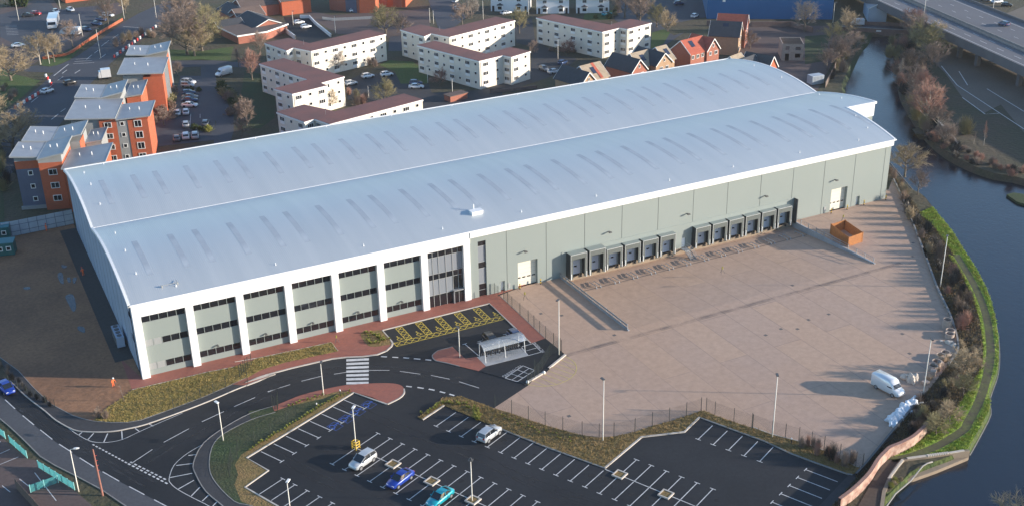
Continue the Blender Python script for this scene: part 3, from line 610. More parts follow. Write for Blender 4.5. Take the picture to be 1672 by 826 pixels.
# ================================================================== WAREHOUSE
def wall_holes(mb, x0, x1, z0, z1, holes, y, th, m=0, reveal=None):
    """wall in the plane y (outer face) from x0..x1, z0..z1, th thick towards +y, with openings (a,b,c,d)"""
    xs = sorted({x0, x1, *[h[0] for h in holes], *[h[1] for h in holes]}); zs = sorted({z0, z1, *[h[2] for h in holes], *[h[3] for h in holes]})
    xs = [x for x in xs if x0 <= x <= x1]; zs = [z for z in zs if z0 <= z <= z1]
    for i in range(len(xs)-1):
        for j in range(len(zs)-1):
            cx, cz = (xs[i]+xs[i+1])/2, (zs[j]+zs[j+1])/2
            if any(h[0] < cx < h[1] and h[2] < cz < h[3] for h in holes): continue
            mb.quad((xs[i],y,zs[j]),(xs[i+1],y,zs[j]),(xs[i+1],y,zs[j+1]),(xs[i],y,zs[j+1]), m)
    for a, b, c, d in holes:
        mb.quad((a,y,c),(a,y,d),(a,y+th,d),(a,y+th,c), m); mb.quad((b,y,c),(b,y+th,c),(b,y+th,d),(b,y,d), m)
        mb.quad((a,y,d),(b,y,d),(b,y+th,d),(a,y+th,d), m); mb.quad((a,y,c),(a,y+th,c),(b,y+th,c),(b,y,c), m)
def vz(y):
    """height of the double-barrel roof"""
    y = max(-.5, min(70.8, y)); c = 17.66 if y < 35.32 else 52.98
    return 13.8+2.1*(1-((y-c)/17.66)**2)
def xr(y): return 160.3+max(y, 0)/17.3*1.7 if y < 17.3 else (170.7-(y-17.3)/18*1.9 if y < 35.3 else 168.8)
WH = thing('warehouse', 'huge grey distribution warehouse with twin curved pale blue roofs and white office portal', 'warehouse', (0,0,0))
# roof sheets, one per barrel
mb = MB(); vs = []; rows = []
ys = [-.35]+[17.3*i/14 for i in range(15)]
for k in range(len(ys)-1):
    a, b = ys[k], ys[k+1]; mb.quad((-.35,a,vz(a)),(xr(a) if a<17.2 else 162.0,a,vz(a)),(xr(min(b,17.29)) if b<17.3 else 162.0,b,vz(b)),(-.35,b,vz(b)))
ys = [17.3+18*i/14 for i in range(15)]
for k in range(len(ys)-1):
    a, b = ys[k], ys[k+1]; mb.quad((-.35,a,vz(a)),(170.7-(a-17.3)/18*1.9,a,vz(a)),(170.7-(b-17.3)/18*1.9,b,vz(b)),(-.35,b,vz(b)))
mb.build('front_roof', MT['roof'], WH, smooth=True)
mb = MB(); ys = [35.32+35.5*i/28 for i in range(29)]
for k in range(28):
    a, b = ys[k], ys[k+1]; mb.quad((-.35,a,vz(a)),(168.8,a,vz(a)),(168.8,b,vz(b)),(-.35,b,vz(b)))
mb.build('rear_roof', MT['roof'], WH, smooth=True)
# white flashings: gable verges, eaves, valley gutter
mb = MB()
def verge(seq, wd=.42, z0=-.45, z1=.07):
    for a, b in zip(seq[:-1], seq[1:]):
        d = Vector((b[0]-a[0], b[1]-a[1], 0)).normalized(); s = Vector((-d.y, d.x, 0))*wd/2
        A = [Vector((a[0],a[1],0))+s, Vector((a[0],a[1],0))-s]; B = [Vector((b[0],b[1],0))+s, Vector((b[0],b[1],0))-s]
        za, zb = a[2], b[2]
        v = [(A[0].x,A[0].y,za+z0),(A[1].x,A[1].y,za+z0),(B[1].x,B[1].y,zb+z0),(B[0].x,B[0].y,zb+z0),(A[0].x,A[0].y,za+z1),(A[1].x,A[1].y,za+z1),(B[1].x,B[1].y,zb+z1),(B[0].x,B[0].y,zb+z1)]
        mb.add(v, [(3,2,1,0),(4,5,6,7),(0,1,5,4),(1,2,6,5),(2,3,7,6),(3,0,4,7)])
yy = [70.8*i/48 for i in range(49)]
verge([(-.4, y, vz(y)) for y in yy])
verge([(160.4+1.7*i/10, 17.3*i/10, vz(17.3*i/10)) for i in range(11)]); verge([(170.8-1.9*i/10, 17.3+18*i/10, vz(17.3+18*i/10)) for i in range(11)])
verge([(168.9, 35.3+35.5*i/24, vz(35.3+35.5*i/24)) for i in range(25)])
verge([(162.0,17.2,vz(17.3)),(170.9,17.2,vz(17.3))], .4)
mb.box(-.4, 70.7, 13.5, 169, 71.0, 13.9); mb.box(-.3, 35.25, 13.75, 168.8, 35.38, 13.86)
mb.box(-.35, -.5, 13.62, 160.5, -.33, 13.86)
mb.build('white_flashing', MT['white'], WH)
mb = MB(); mb.box(-.3,34.85,13.72,168.8,35.15,13.8); mb.build('valley_gutter', MT['zinc'], WH)
# translucent rooflights
rl = {}
for half, (ya, yb) in enumerate([(6.8,20.5),(42.3,54.5)]):
    m_ = MB(); n = 12
    for i in range(n):
        a = ya+(yb-ya)*i/n; b = ya+(yb-ya)*(i+1)/n; m_.quad((-.5,a,vz(a)+.009),(.5,a,vz(a)+.009),(.5,b,vz(b)+.009),(-.5,b,vz(b)+.009))
    rl[half] = m_.mesh('rooflight')
x = 4.6; st = [6.1,4.3,6.2]; i = 0; xs_ = []
while x < 162: xs_.append(x); x += st[i % 3]; i += 1
for x in xs_:
    for half in (0, 1): put(rl[half], 'rooflight', MT['rooflight'], WH, (x,0,0))
# little anchor posts and vents on the roof
am = MB(); am.box(-.12,-.12,0,.12,.12,.06); am.cyl((0,0), .06, .06, .4, 6); am = am.mesh('roof_anchor')
for x in list(range(8, 160, 16)):
    for y in (2.2, 68.8): put(am, 'roof_anchor', MT['white'], WH, (x+random.uniform(-1,1), y, vz(y)))
for y in (8, 17, 27, 43, 53, 62): put(am, 'roof_anchor', MT['white'], WH, (2.5, y, vz(y)))
for x, y in [(158,6),(160,12),(166.5,24),(166,31),(166,45),(166,56)]: put(am, 'roof_anchor', MT['white'], WH, (x, y, vz(y)))
mb = MB(); z = vz(4.9); mb.box(62.0,4.2,z-.3,64.2,5.5,z+.45); mb.box(61.9,4.1,z+.45,64.3,5.6,z+.55); mb.cyl((63,5.8), .12, z, z+1.4, 6); mb.build('roof_hatch', MT['white'], WH)
mb = MB(); z = vz(3); mb.tube([(5.5,2.6,z+.25),(8,2.6,z+.25),(8,3.6,z+.3)], .05, 5); mb.box(5.4,2.5,z-.2,5.6,2.7,z+.3); mb.box(7.9,2.5,z-.2,8.1,2.7,z+.35); mb.build('roof_pipework', MT['greywall'], WH)
# portal of white piers and fascia over the offices
mb = MB(); mb.box(-.15,0,11.28,59.45,.95,13.68)
mb.build('white_fascia', MT['white'], WH)
for k in range(8):
    m_ = MB(); m_.box(8.32*k-.12 if k else -.15, .001, 0, 8.32*k+1.14, .95, 11.28); m_.build('white_pier', MT['white'], WH)
mb = MB(); mb.box(59.45,-.12,12.36,160.2,.28,13.66); mb.build('white_eaves_band', MT['white'], WH)
# office bays
wm = MB(); wm.box(-.655,0,-.56,.655,.03,.56, 1)
for a, b, c, d in [(-.68,-.655,-.59,.59),(.655,.68,-.59,.59),(-.655,.655,-.59,-.56),(-.655,.655,.56,.59)]: wm.box(a,-.03,c,b,.06,d,0)
wm = wm.mesh('window')
gm = MB(); gm.box(-.68,-.02,-.59,.68,.04,.59)
for i in range(5): gm.box(-.58,-.05,-.45+.19*i,.58,-.02,-.36+.19*i)
gm = gm.mesh('louvre_panel')
lampm = MB(); lampm.box(-.14,-.5,0,.14,0,.14); lampm.box(-.2,-.55,-.1,.2,-.3,.03); lampm = lampm.mesh('wall_lamp')
for k in range(6):
    x0, x1 = 8.32*k+1.14, 8.32*(k+1)-.12; hs = []; wd = (x1-x0)/5
    for zc, hh in ((10.42,.59),(6.07,.59),(1.72,.59)):
        for i in range(5): hs.append((x0+wd*(i+.5)-.68, x0+wd*(i+.5)+.68, zc-hh, zc+hh))
    m_ = MB(); wall_holes(m_, x0, x1, .0, 11.28, hs, .72, .14); m_.build('office_cladding', MT['clad'], WH)
    for r_, zc in enumerate((10.42, 6.07, 1.72)):
        for i in range(5):
            if k == 0 and r_ > 0 and i < 2: put(gm, 'louvre_panel', MT['grille'], WH, (x0+wd*(i+.5), .78, zc))
            else: put(wm, 'window', [MT['grille'], MT['glass']], WH, (x0+wd*(i+.5), .80, zc))
    if k: put(lampm, 'wall_lamp', MT['lampdark'], WH, ((x0+x1)/2-.4, .72, 2.75))
# the glazed entrance bay
x0, x1 = 51.06, 58.12; mb = MB(); mg = MB(); ms = MB(); mb.box(x0,.70,0,x1,.74,.12)
cuts = [x0, 52.2, 53.35, 54.75, 56.1, 57.15, x1]
for x in cuts[1:-1]: mb.box(x-.04,.62,0,x+.04,.74,11.28)
for zc in (9.85, 10.95, 5.45, 6.6, 2.45): mb.box(x0,.64,zc-.035,x1,.735,zc+.035)
for i in range(6):
    a, b = cuts[i]+.04, cuts[i+1]-.04
    for c, d, dark in [(0.1,2.41,1),(2.48,5.41,0),(5.48,6.56,1),(6.64,9.81,0),(9.88,10.91,1),(10.98,11.28,0)]:
        if i >= 4 and c < 5: dark = 1
        q_ = MB(); q_.box(a, .70, c, b, .73, d); q_.build('entrance_pane' if dark else 'spandrel_pane', MT['glass'] if dark else MT['glass2'], WH)
mb.build('glazing_mullions', MT['grille'], WH)
dr = MB(); dr.box(55.95,.1,0,56.1,.7,2.6); dr.box(58.0,.1,0,58.12,.7,2.6); dr.box(55.95,.1,2.5,58.12,.7,2.68); dr.box(57.0,.3,.05,57.08,.36,2.5); dr.build('entrance_porch', MT['galv'], WH)
dr = MB(); dr.box(56.1,.32,.05,57.0,.36,2.5); dr.box(57.08,.32,.05,58.0,.36,2.5); dr.build('entrance_door', MT['glass'], WH)
# long warehouse wall with its openings
docks = [79.4, 83.52, 87.64, 91.76, 95.88, 100.0, 108.4, 112.52, 116.64, 120.76, 124.88, 129.0]
hs = [(61.1,62.7,0,11.2),(65.55,66.4,0,2.2),(69.2,73.35,0,5.15),(144.3,148.7,0,5.1),(151.5,152.5,0,2.15),(106.1,107.1,0,2.2)]+[(d+.75,d+3.25,0,2.9) for d in docks]
mb = MB(); wall_holes(mb, 59.45, 160, 0, 12.36, hs, .3, .75); mb.build('long_wall', MT['clad'], WH)
mb = MB(); mb.box(78.5,.2,2.95,134.25,.297,5.2)
mb.build('dock_lintel_band', MT['clad'], WH)
mb = MB(); mb.box(134.2,-.95,-.2,134.32,.3,5.3); mb.build('dock_end_screen', MT['lampdark'], WH)
jm = mat('dark_panel_joint', (.15,.17,.16), .7)  # thin dark strips along the panel joints
for k in range(0, 13):
    x = 66.95+8.32*k
    if x > 159: break
    mb = MB(); mb.box(x-.04,.27,5.25 if 78 < x < 134.3 else 0,x+.04,.298,12.36); mb.build('panel_joint', jm, WH)
mb = MB(); mb.box(PX0,.3,-1.6,PX1,.6,0); mb.build('dock_wall', MT['concwall'], WH)
# tall stair window
mb = MB(); mg = MB(); ms = MB()
for c, d, dk in [(0,1.35,1),(1.42,2.6,1),(2.66,5.7,0),(5.76,6.95,1),(7.0,10.1,0),(10.16,11.1,1)]: (mg if dk else ms).box(61.16,.55,c,62.64,.6,d)
for z in (1.38,2.63,5.73,6.98,10.13): mb.box(61.1,.5,z-.04,62.7,.62,z+.04)
mb.box(61.1,.5,11.1,62.7,.62,11.2); fr = mb.build('stair_window', MT['grille'], WH); mg.build('pane', MT['glass'], fr); ms.build('spandrel', MT['glass2'], fr)
def dooor(x0, x1, h, m, nm='door', y=.95):
    m_ = MB(); m_.box(x0,y-.05,0.02,x1,y,h); o = m_.build(nm, m, WH); return o
dooor(65.55,66.4,2.2,MT['white']); dooor(151.5,152.5,2.15,MT['white']); dooor(106.1,107.1,2.2,MT['white'], y=.6)
ivory = mat('ivory_shutter', (.66,.64,.55), .55)
for a, b in ((69.2,73.35),(144.3,148.7)):
    o = dooor(a, b, 5.1, ivory, 'loading_door', 1.03); m_ = MB()
    for i in range(4): c = a+(b-a)*(i+.5)/4; m_.box(c-.33,.96,1.55,c+.33,.975,1.8)
    m_.build('vision_panel', MT['glass'], o)
    m_ = MB()
    for i in range(1, 6): m_.box(a,.965,.85*i-.015,b,.978,.85*i+.015)
    m_.build('shutter_rib', MT['grille'], o)
m_ = MB(); m_.box(66.9+.2,.24,.5,67.5,.3,1.5); m_.build('meter_cabinet', MT['grille'], WH); m_ = MB(); m_.box(142.6,.2,.4,143.15,.3,1.5); m_.build('meter_cabinet', MT['grille'], WH)
# dock shelters and doors
def shelter_mesh(h, dpt):
    m_ = MB()
    m_.box(.1,-dpt,0,.2,.3,h-.02,0); m_.box(3.6,-dpt,0,3.7,.3,h-.02,0); m_.box(.1,-dpt,h-.1,3.7,.3,h-.02,0); m_.box(.08,-dpt-.02,h-.02,3.72,.28,h+.01,1)          # side walls and roof
    return m_.mesh('dock_shelter')
def curtain_mesh(h, dpt):
    m_ = MB(); m_.box(.22,-dpt-.04,h-1.1,3.58,-dpt-.01,h-.14,0); m_.box(.22,-dpt-.04,.05,.6,-dpt-.01,h-1.1,0); m_.box(3.2,-dpt-.04,.05,3.58,-dpt-.01,h-1.1,0)
    m_.box(.12,-dpt-.07,h-.12,3.68,-dpt-.01,h-.05,1); m_.box(.12,-dpt-.07,.0,.18,-dpt-.01,h-.14,1); m_.box(3.62,-dpt-.07,0,3.68,-dpt-.01,h-.14,1)
    return m_.mesh('curtain')
curt = mat('grey_green_curtain', (.10,.115,.11), .7); ddoor = mat('blue_grey_dock_door', (.50,.55,.64), .5); edge = mat('pale_curtain_edge', (.55,.57,.56), .6)
shmat = mat('shade_dark_shelter_side', (.03,.035,.035), .7)  # near black: the shade on the side walls put into the colour
s_lo, s_hi = shelter_mesh(4.3,1.05), shelter_mesh(5.1,1.5); c_lo, c_hi = curtain_mesh(4.3,1.05), curtain_mesh(5.1,1.5)
gd = MB(); gd.box(-.06,-.12,0,.06,-.04,1.15); gd = gd.mesh('guide_bar')
bu = MB(); bu.box(.3,-.25,-.75,.65,0,-.1); bu.box(3.2,-.25,-.75,3.55,0,-.1); bu.box(1.0,-.18,-.3,2.9,0,-.02); bu = bu.mesh('buffer')
dd = MB(); dd.box(.77,0,0,3.23,.05,2.9); dd = dd.mesh('dock_door'); vp = MB(); vp.box(1.35,-.02,1.55,1.55,0,1.8); vp.box(1.9,-.02,1.5,2.5,0,1.8); vp = vp.mesh('vision_panel')
for i, d in enumerate(docks):
    hi = i < 2; dp = 1.5 if hi else 1.05
    s_ = put(s_hi if hi else s_lo, 'dock_shelter', [shmat, MT['clad']], WH, (d,0,0))
    put(c_hi if hi else c_lo, 'curtain', [curt, edge], s_); put(gd, 'guide_bar', MT['white2'], s_, (.26,-dp,0)); put(gd, 'guide_bar', MT['white2'], s_, (3.61,-dp,0)); put(bu, 'buffer', MT['black'], WH, (d,.3,0))
    q = put(dd, 'dock_door', ddoor, WH, (d,.36,0)); put(vp, 'vision_panel', MT['glass'], q)
fl = MB(); fl.box(-.16,-.5,-.05,.16,0,.1); fl.box(-.28,-.85,-.05,.28,-.45,.16); fl = fl.mesh('flood_lamp')
for x in (70.6, 88.9, 107.1, 126.4, 144.9): put(fl, 'flood_lamp', MT['lampdark'], WH, (x,.3,7.3))
# gables
def gable(x0a, seq, nm, m, th=.2):
    """wall following plan points seq [(x,y)], top following the roof"""
    mb = MB()
    for (xa, ya), (xb, yb) in zip(seq[:-1], seq[1:]): mb.quad((xb,yb,0),(xa,ya,0),(xa,ya,vz(ya)-.2),(xb,yb,vz(yb)-.2))
    return mb.build(nm, m, WH)
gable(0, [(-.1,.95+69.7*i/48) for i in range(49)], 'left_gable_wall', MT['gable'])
mb = MB()
for i in range(1, 15): y = 1.2+4.98*i; mb.box(-.13,y-.03,0,-.1,y+.03,vz(y)-.45)
mb.build('gable_joint', mat('gable_joint_line', (.2,.24,.28), .6), WH)
mb = MB(); mb.box(-.2,2.2,0,-.1,2.55,12.6); mb.box(-.16,3.2,5.5,-.1,4.6,6.6); mb.box(-.16,3.2,9.9,-.1,4.6,10.9); mb.build('gable_window', MT['glass'], WH)
gable(0, [(160+1.6*i/12, .3+17*i/12) for i in range(13)], 'right_gable_wall', MT['clad'])
mb = MB(); mb.quad((161.6,17.3,0),(170.3,17.3,0),(170.3,17.3,13.2),(161.6,17.3,13.2)); mb.build('step_wall', MT['clad'], WH)
mb = MB(); mb.box(161.8,17.15,12.6,170.5,17.32,15.5); mb.build('step_fascia', MT['white'], WH)
gable(0, [(170.3-1.9*i/12, 17.3+18*i/12) for i in range(13)], 'right_gable_wall', MT['clad']); gable(0, [(168.4, 35.3+35.3*i/12) for i in range(13)], 'right_gable_wall', MT['clad'])
mb = MB(); mb.quad((168.4,70.6,0),(-.1,70.6,0),(-.1,70.6,13.6),(168.4,70.6,13.6)); mb.build('rear_wall', MT['clad'], WH)

# --------- retaining walls, barriers, stair, wheel guides of the dock yard
for nm, x0, x1, lab in (('retaining_wall', PX0-.3, PX0, 'low concrete retaining wall down the left side of the sunken dock yard'), ('retaining_wall', PX1, PX1+.3, 'tapering grey concrete retaining wall on the right side of the dock yard')):
    mb = MB(); mb.box(x0,PY0-.3,-1.6,x1,.18,.18); tag(mb.build(nm, mat('pale_grey_concrete', (.36,.38,.41), .8, var=.4, scale=.5)), lab, 'wall', 'retaining walls beside the docks')
def barrier(x, label, side, solid):
    t = thing('guard_rail', label, 'guard rail', (x,PY0,.18), 0, 'guard rails above the dock walls')
    for i in range(11):
        m_ = MB(); y = .15+2.38*i; m_.box(-.06,y-.06,0,.06,y+.06,1.0); m_.build('post', MT['galv'], t)
    m_ = MB()
    if solid: m_.box(-.1,0,.62,-.06,24,.98); m_.box(-.1,0,-.05,-.06,24,.38)
    else: m_.tube([(0,0,1.0),(0,24,1.0)], .04, 5); m_.tube([(0,0,.55),(0,24,.55)], .035, 5)
    m_.build('rail', MT['galv'], t)
barrier(PX0-.15, 'galvanised double beam crash barrier casting two long shadow bands across the yard', -1, True)
barrier(PX1+.15, 'thin tubular guard rail above the right dock wall beside the timber skip pen', 1, False)
t = thing('access_stairs', 'galvanised steel stair from the white door between the two rows of docks', 'stairs', (106.6,0,0))
mb = MB(); mb.box(-.7,-1.3,-.1,.7,.25,-.0); mb.build('landing', MT['galv'], t)
mb = MB()
for i in range(6): mb.box(-.6,-1.3-.32*(i+1),-.2-.19*i,.6,-1.3-.32*i,-.16-.19*i)
mb.build('tread', MT['galv'], t)
mb = MB()
for s in (-.65,.65):
    mb.tube([(s,.2,1.0),(s,-1.3,1.0),(s,-3.3,-.15),(s,-3.3,-1.15)], .035, 5); mb.tube([(s,.2,.5),(s,-1.3,.5),(s,-3.3,-.65)], .03, 5); mb.tube([(s,-1.3,1.0),(s,-1.3,-1.2)], .035, 5)
    mb.bar((s,-1.3,-.1),(s,-3.3,-1.15),.05,.22)
mb.build('handrail', MT['galv'], t)
wg = MB(); wg.tube([(0,-2.75,-.75),(0,-2.6,-.35),(0,0,-.05),(0,2.2,.0)], .085, 6); wg = None
def guide_mesh():
    m_ = MB(); m_.tube([(0,0,0),(0,.12,.32),(0,.5,.36),(0,2.6,.33),(0,2.75,.0)], .08, 6); m_.cyl((0,0), .17, -.02, .03, 8)
    for y in (.9,1.7): m_.cyl((0,y), .04, 0, .32, 5)
    return m_.mesh('wheel_guide')
wg = guide_mesh(); n = 0
for d in docks:
    for x in (d-.45, d+.5) if d not in (79.4,) else (83.05-4.12+.1,):
        z = slope(-4); o = put(wg, 'wheel_guide', MT['galv'], None, (x,-5.2,slope(-5.0)+.04)); o.rotation_euler.x = -math.atan2(slope(-5)-slope(-3), 2)*1.0; n += 1
        tag(o, 'galvanised wheel guide tube bolted to the yard in front of a loading dock', 'wheel guide', 'wheel guide tubes in front of the docks')
for x in (103.7, 104.6, 132.7):
    o = put(wg, 'wheel_guide', MT['galv'], None, (x,-5.2,slope(-5.0)+.04)); o.rotation_euler.x = -math.atan2(slope(-5)-slope(-3), 2)
    tag(o, 'galvanised wheel guide tube bolted to the yard in front of a loading dock', 'wheel guide', 'wheel guide tubes in front of the docks')
# bollards at the two shutters
bol = MB(); bol.cyl((0,0), .11, 0, .25, 8, m=0); bol.cyl((0,0), .112, .25, .5, 8, m=1); bol.cyl((0,0), .11, .5, .75, 8, m=0); bol.cyl((0,0), .112, .75, 1.1, 8, m=1); bol = bol.mesh('bollard')
for px, lab in [((848,471),'yellow and black bollard left of the ivory shutter nearest the offices'),((882,463),'yellow and black bollard right of the ivory shutter nearest the offices'),((1357,349),'striped bollard left of the far right ivory shutter'),((1383,343),'striped bollard right of the far right ivory shutter'),((1410,335),'striped bollard right of the small white door at the far end'),((1446,327),'striped bollard at the far right corner of the warehouse')]:
    c = P(*px); tag(put(bol, 'bollard', [MT['black'], MT['yellowsteel']], None, (c.x, min(c.y,-.3), .03)), lab, 'bollard', 'striped bollards along the warehouse wall')

# ================================================================== OTHER BUILDINGS
def win_mesh(w, h, panes=2, frame=.07, spandrel=0, t=.07):
    """window centred on the origin, facing -y: slots 0 frame, 1 glass, 2 panel under it"""
    m_ = MB(); m_.box(-w/2,-.02,-h/2,w/2,.02,h/2,1)
    m_.box(-w/2-frame,-t,-h/2-frame,w/2+frame,.03,-h/2,0); m_.box(-w/2-frame,-t,h/2,w/2+frame,.03,h/2+frame,0)
    m_.box(-w/2-frame,-t,-h/2,-w/2,.03,h/2,0); m_.box(w/2,-t,-h/2,w/2+frame,.03,h/2,0)
    for i in range(1, panes): x = -w/2+w*i/panes; m_.box(x-.035,-t+.01,-h/2,x+.035,.03,h/2,0)
    if spandrel: m_.box(-w/2-frame,-.05,-h/2-frame-spandrel,w/2+frame,.02,-h/2-frame-.01,2)
    return m_.mesh('window')
WINS = {}
def add_win(par, x, y, z, rz, key, name='window'):
    if key not in WINS: WINS[key] = win_mesh(*key)
    return put(WINS[key], name, [MT['white2'], MT['glass'], MT['white2']], par, (x, y, z), rz)
def poly_walls(par, poly, z0, z1, m, name='wall'):
    mb = MB(); mb.prism(poly, z0, z1, caps=False); return mb.build(name, m, par)
def ccw(poly):
    A = sum(poly[i][0]*poly[(i+1)%len(poly)][1]-poly[(i+1)%len(poly)][0]*poly[i][1] for i in range(len(poly)))
    return list(poly) if A > 0 else list(poly)[::-1]

# six three-storey cream blocks of flats
def flats(q, label):
    q = ccw([Vector((a.x, a.y, 0)) for a in q]); base = sum(q, Vector())/len(q)
    t = thing('block_of_flats', label, 'block of flats', base, 0, 'cream three storey blocks of flats behind the warehouse')
    loc = [v-base for v in q]; ins = inset(loc, -.28)
    poly_walls(t, ins, 0, 8.25, MT['cream'])
    mb = MB(); mb.prism(loc, 8.02, 8.42); mb.build('white_fascia', MT['white2'], t)
    mb = MB(); mb.prism(inset(loc, -.12), 8.42, 8.5); rf = mb.build('roof', MT['felt'], t)
    mb = MB(); c = sum(loc, Vector())/len(loc); mb.cyl((loc[2].x*.5, loc[2].y*.5), .03, 8.4, 9.9, 5); mb.build('aerial', MT['galv'], rf)
    for i in range(len(ins)):
        a, b = ins[i], ins[(i+1)%len(ins)]; L = (b-a).length; d = (b-a)/L; nr = Vector((d.y, -d.x, 0))
        if nr.dot(CAM-(a+base)) < 0 or L < 2.2: continue
        rz = ang(a, b); ns = max(1, round(L/3.6))
        for k in range(ns):
            p = a+d*(L*(k+.5)/ns)+nr*.03; big = (k % 2 == 0)
            for fl in range(3):
                zc = 1.55+2.68*fl
                add_win(t, p.x, p.y, zc+(.15 if not big else 0)+.15, rz, (1.75,.95,3,.07,.75) if big else (.75,.7,1,.06,0))
        if L > 7 and nr.y < -.5:   # rainwater pipe and entrance
            mb = MB(); p = a+d*.5+nr*.08; mb.cyl((p.x,p.y), .06, 0, 8, 5); mb.build('downpipe', MT['white2'], t)
    return t
flats(pts(C2, 8.5, (152,148),(330,210),(385,185),(525,213),(1120,78),(985,42),(510,150),(345,108)), 'cream block with a maroon roof below the bungalows, at the upper left of the estate')
flats(pts(C2, 8.5, (110,312),(495,438),(228,510),(375,553),(655,485),(605,465),(790,413),(310,268)), 'cream block with a blank end wall and a tree in front, left in the estate')
flats(pts(A2, 8.5, (200,720),(380,785),(445,765),(545,798),(1145,640),(1020,602),(575,715),(380,672)), 'cream block directly behind the warehouse, its foot hidden by the blue roof')
flats(pts(C1, 8.5, (72,268),(290,330),(355,303),(520,335),(1110,185),(935,152),(465,268),(255,222)), 'cream block behind another one, crossed by a slanting shadow, top centre')
flats(pts(C1, 8.5, (222,408),(782,552),(1000,500),(1075,515),(1250,462),(1060,425),(850,485),(390,368)), 'cream block nearest the courtyard cars at the centre of the estate')
flats(pts(A3, 8.5, (295,115),(722,207),(835,180),(885,188),(1040,148),(900,123),(770,160),(410,92)), 'cream block on the right, between the white semis and the new gabled houses')

# gabled house helper, in the parent's own axes
def roof_slab(par, a, b, c, d, th, m, name='roof'):
    """sloping slab with corners a b c d (top face) and thickness th"""
    mb = MB(); v = [Vector(p) for p in (a, b, c, d)]; lo = [p-Vector((0,0,th)) for p in v]
    mb.add(v+lo, [(0,1,2,3),(7,6,5,4),(0,4,5,1),(1,5,6,2),(2,6,7,3),(3,7,4,0)]); return mb.build(name, m, par)
def gabled(par, x0, x1, y0, y1, e, r, ax, wm_, rm_, oh=.35, barge=True, z0=0):
    """walls with gable ends and two roof slopes; ridge along 'x' or 'y'"""
    mb = MB(); mb.box(x0,y0,z0,x1,y1,e)
    if ax == 'x':
        ym = (y0+y1)/2
        for x in (x0, x1): mb.add([(x,y0,e),(x,y1,e),(x,ym,r)], [(0,1,2)])
        s = (r-e)/(ym-y0); ze = e-oh*s
        mb.build('wall', wm_, par)
        R_ = [roof_slab(par, (x0-oh,y0-oh,ze+.12),(x1+oh,y0-oh,ze+.12),(x1+oh,ym,r+.12),(x0-oh,ym,r+.12), .14, rm_), roof_slab(par, (x0-oh,ym,r+.121),(x1+oh,ym,r+.121),(x1+oh,y1+oh,ze+.12),(x0-oh,y1+oh,ze+.12), .14, rm_)]
        ends = [((x,y0-oh,ze),(x,ym,r),(x,y1+oh,ze)) for x in (x0-oh-.04, x1+oh+.04)]
    else:
        xm = (x0+x1)/2
        for y in (y0, y1): mb.add([(x0,y,e),(x1,y,e),(xm,y,r)], [(0,1,2)])
        s = (r-e)/(xm-x0); ze = e-oh*s
        mb.build('wall', wm_, par)
        R_ = [roof_slab(par, (x0-oh,y0-oh,ze+.12),(xm,y0-oh,r+.12),(xm,y1+oh,r+.12),(x0-oh,y1+oh,ze+.12), .14, rm_), roof_slab(par, (xm,y0-oh,r+.121),(x1+oh,y0-oh,ze+.12),(x1+oh,y1+oh,ze+.12),(xm,y1+oh,r+.121), .14, rm_)]
        ends = [((x0-oh,y,ze),(xm,y,r),(x1+oh,y,ze)) for y in (y0-oh-.04, y1+oh+.04)]
    if barge:
        for a, b, c in ends: mb = MB(); mb.bar(a, b, .06, .26); mb.bar(b, c, .06, .26); mb.build('bargeboard', MT['white2'], par)
    return R_
# orange and grey apartment clusters at the left
TH = rad(-17)
def apt_front(t, x0, x1, y, z1, m, wins, style=(1.5,1.2,2,.09,0)):
    for (x, zs) in wins:
        for z in zs: add_win(t, x, y-.03, z, 0, style)
def blockm(t, x0, y0, x1, y1, z1, m, name='wall'):
    mb = MB(); mb.box(x0,y0,0,x1,y1,z1); return mb.build(name, m, t)
def mono(t, x0, y0, x1, y1, za, zb, m=None, along='x'):
    """single-pitch roof slab: height za on the low-x (or low-y) side, zb on the other"""
    m = m or MT['zinc']
    if along == 'x': c = [(x0,y0,za),(x1,y0,zb),(x1,y1,zb),(x0,y1,za)]
    else: c = [(x0,y0,za),(x1,y0,za),(x1,y1,zb),(x0,y1,zb)]
    o = roof_slab(t, *c, .25, m); mb = MB()
    for i in range(4): p, q = Vector(c[i]), Vector(c[(i+1)%4]); mb.bar(p-Vector((0,0,.1)), q-Vector((0,0,.1)), .1, .3)
    mb.build('roof_edge', MT['grille'], o)
    v = MB(); cx, cy, cz = (x0*.4+x1*.6), (y0+y1)/2, za*.4+zb*.6; v.cyl((cx,cy), .12, cz-.2, cz+.7, 6); v.cyl((x0*.7+x1*.3,cy+1), .1, za*.7+zb*.3-.2, za*.7+zb*.3+.6, 6); v.build('vent_pipe', MT['white2'], o)
    return o
t = thing('apartment_building', 'orange and slate grey apartment building nearest the warehouse corner, with butterfly roofs', 'apartment building', (-8.7,89.4,0), TH, 'orange apartment buildings by the main road')
blockm(t,0,0,5.2,9,9.3,MT['navywall'],'lower_blue_grey_wall'); mb = MB(); mb.box(-.02,-.03,9.3,5.22,8.9,11.1); mb.build('wall', MT['orange'], t); mb = MB(); mb.box(0,0,11.1,5.2,9,12.0); mb.build('parapet', MT['greywall'], t)  # front wall is blue grey below, orange in the upper band
blockm(t,5.32,-1.9,10.3,9,11.0,MT['orange']); mb = MB(); mb.add([(5.32,-1.9,11.0),(10.3,-1.9,11.0),(10.3,-1.9,12.9),(5.32,-1.9,12.0),(5.32,9,11),(10.3,9,11),(10.3,9,12.9),(5.32,9,12.0)], [(0,1,2,3),(1,5,6,2),(4,7,6,5),(0,3,7,4)]); mb.build('parapet', MT['greywall'], t)
mono(t,-.7,-.8,5.25,9.4,12.6,12.1); mono(t,5.3,-2.6,11,9.4,12.15,13.2)
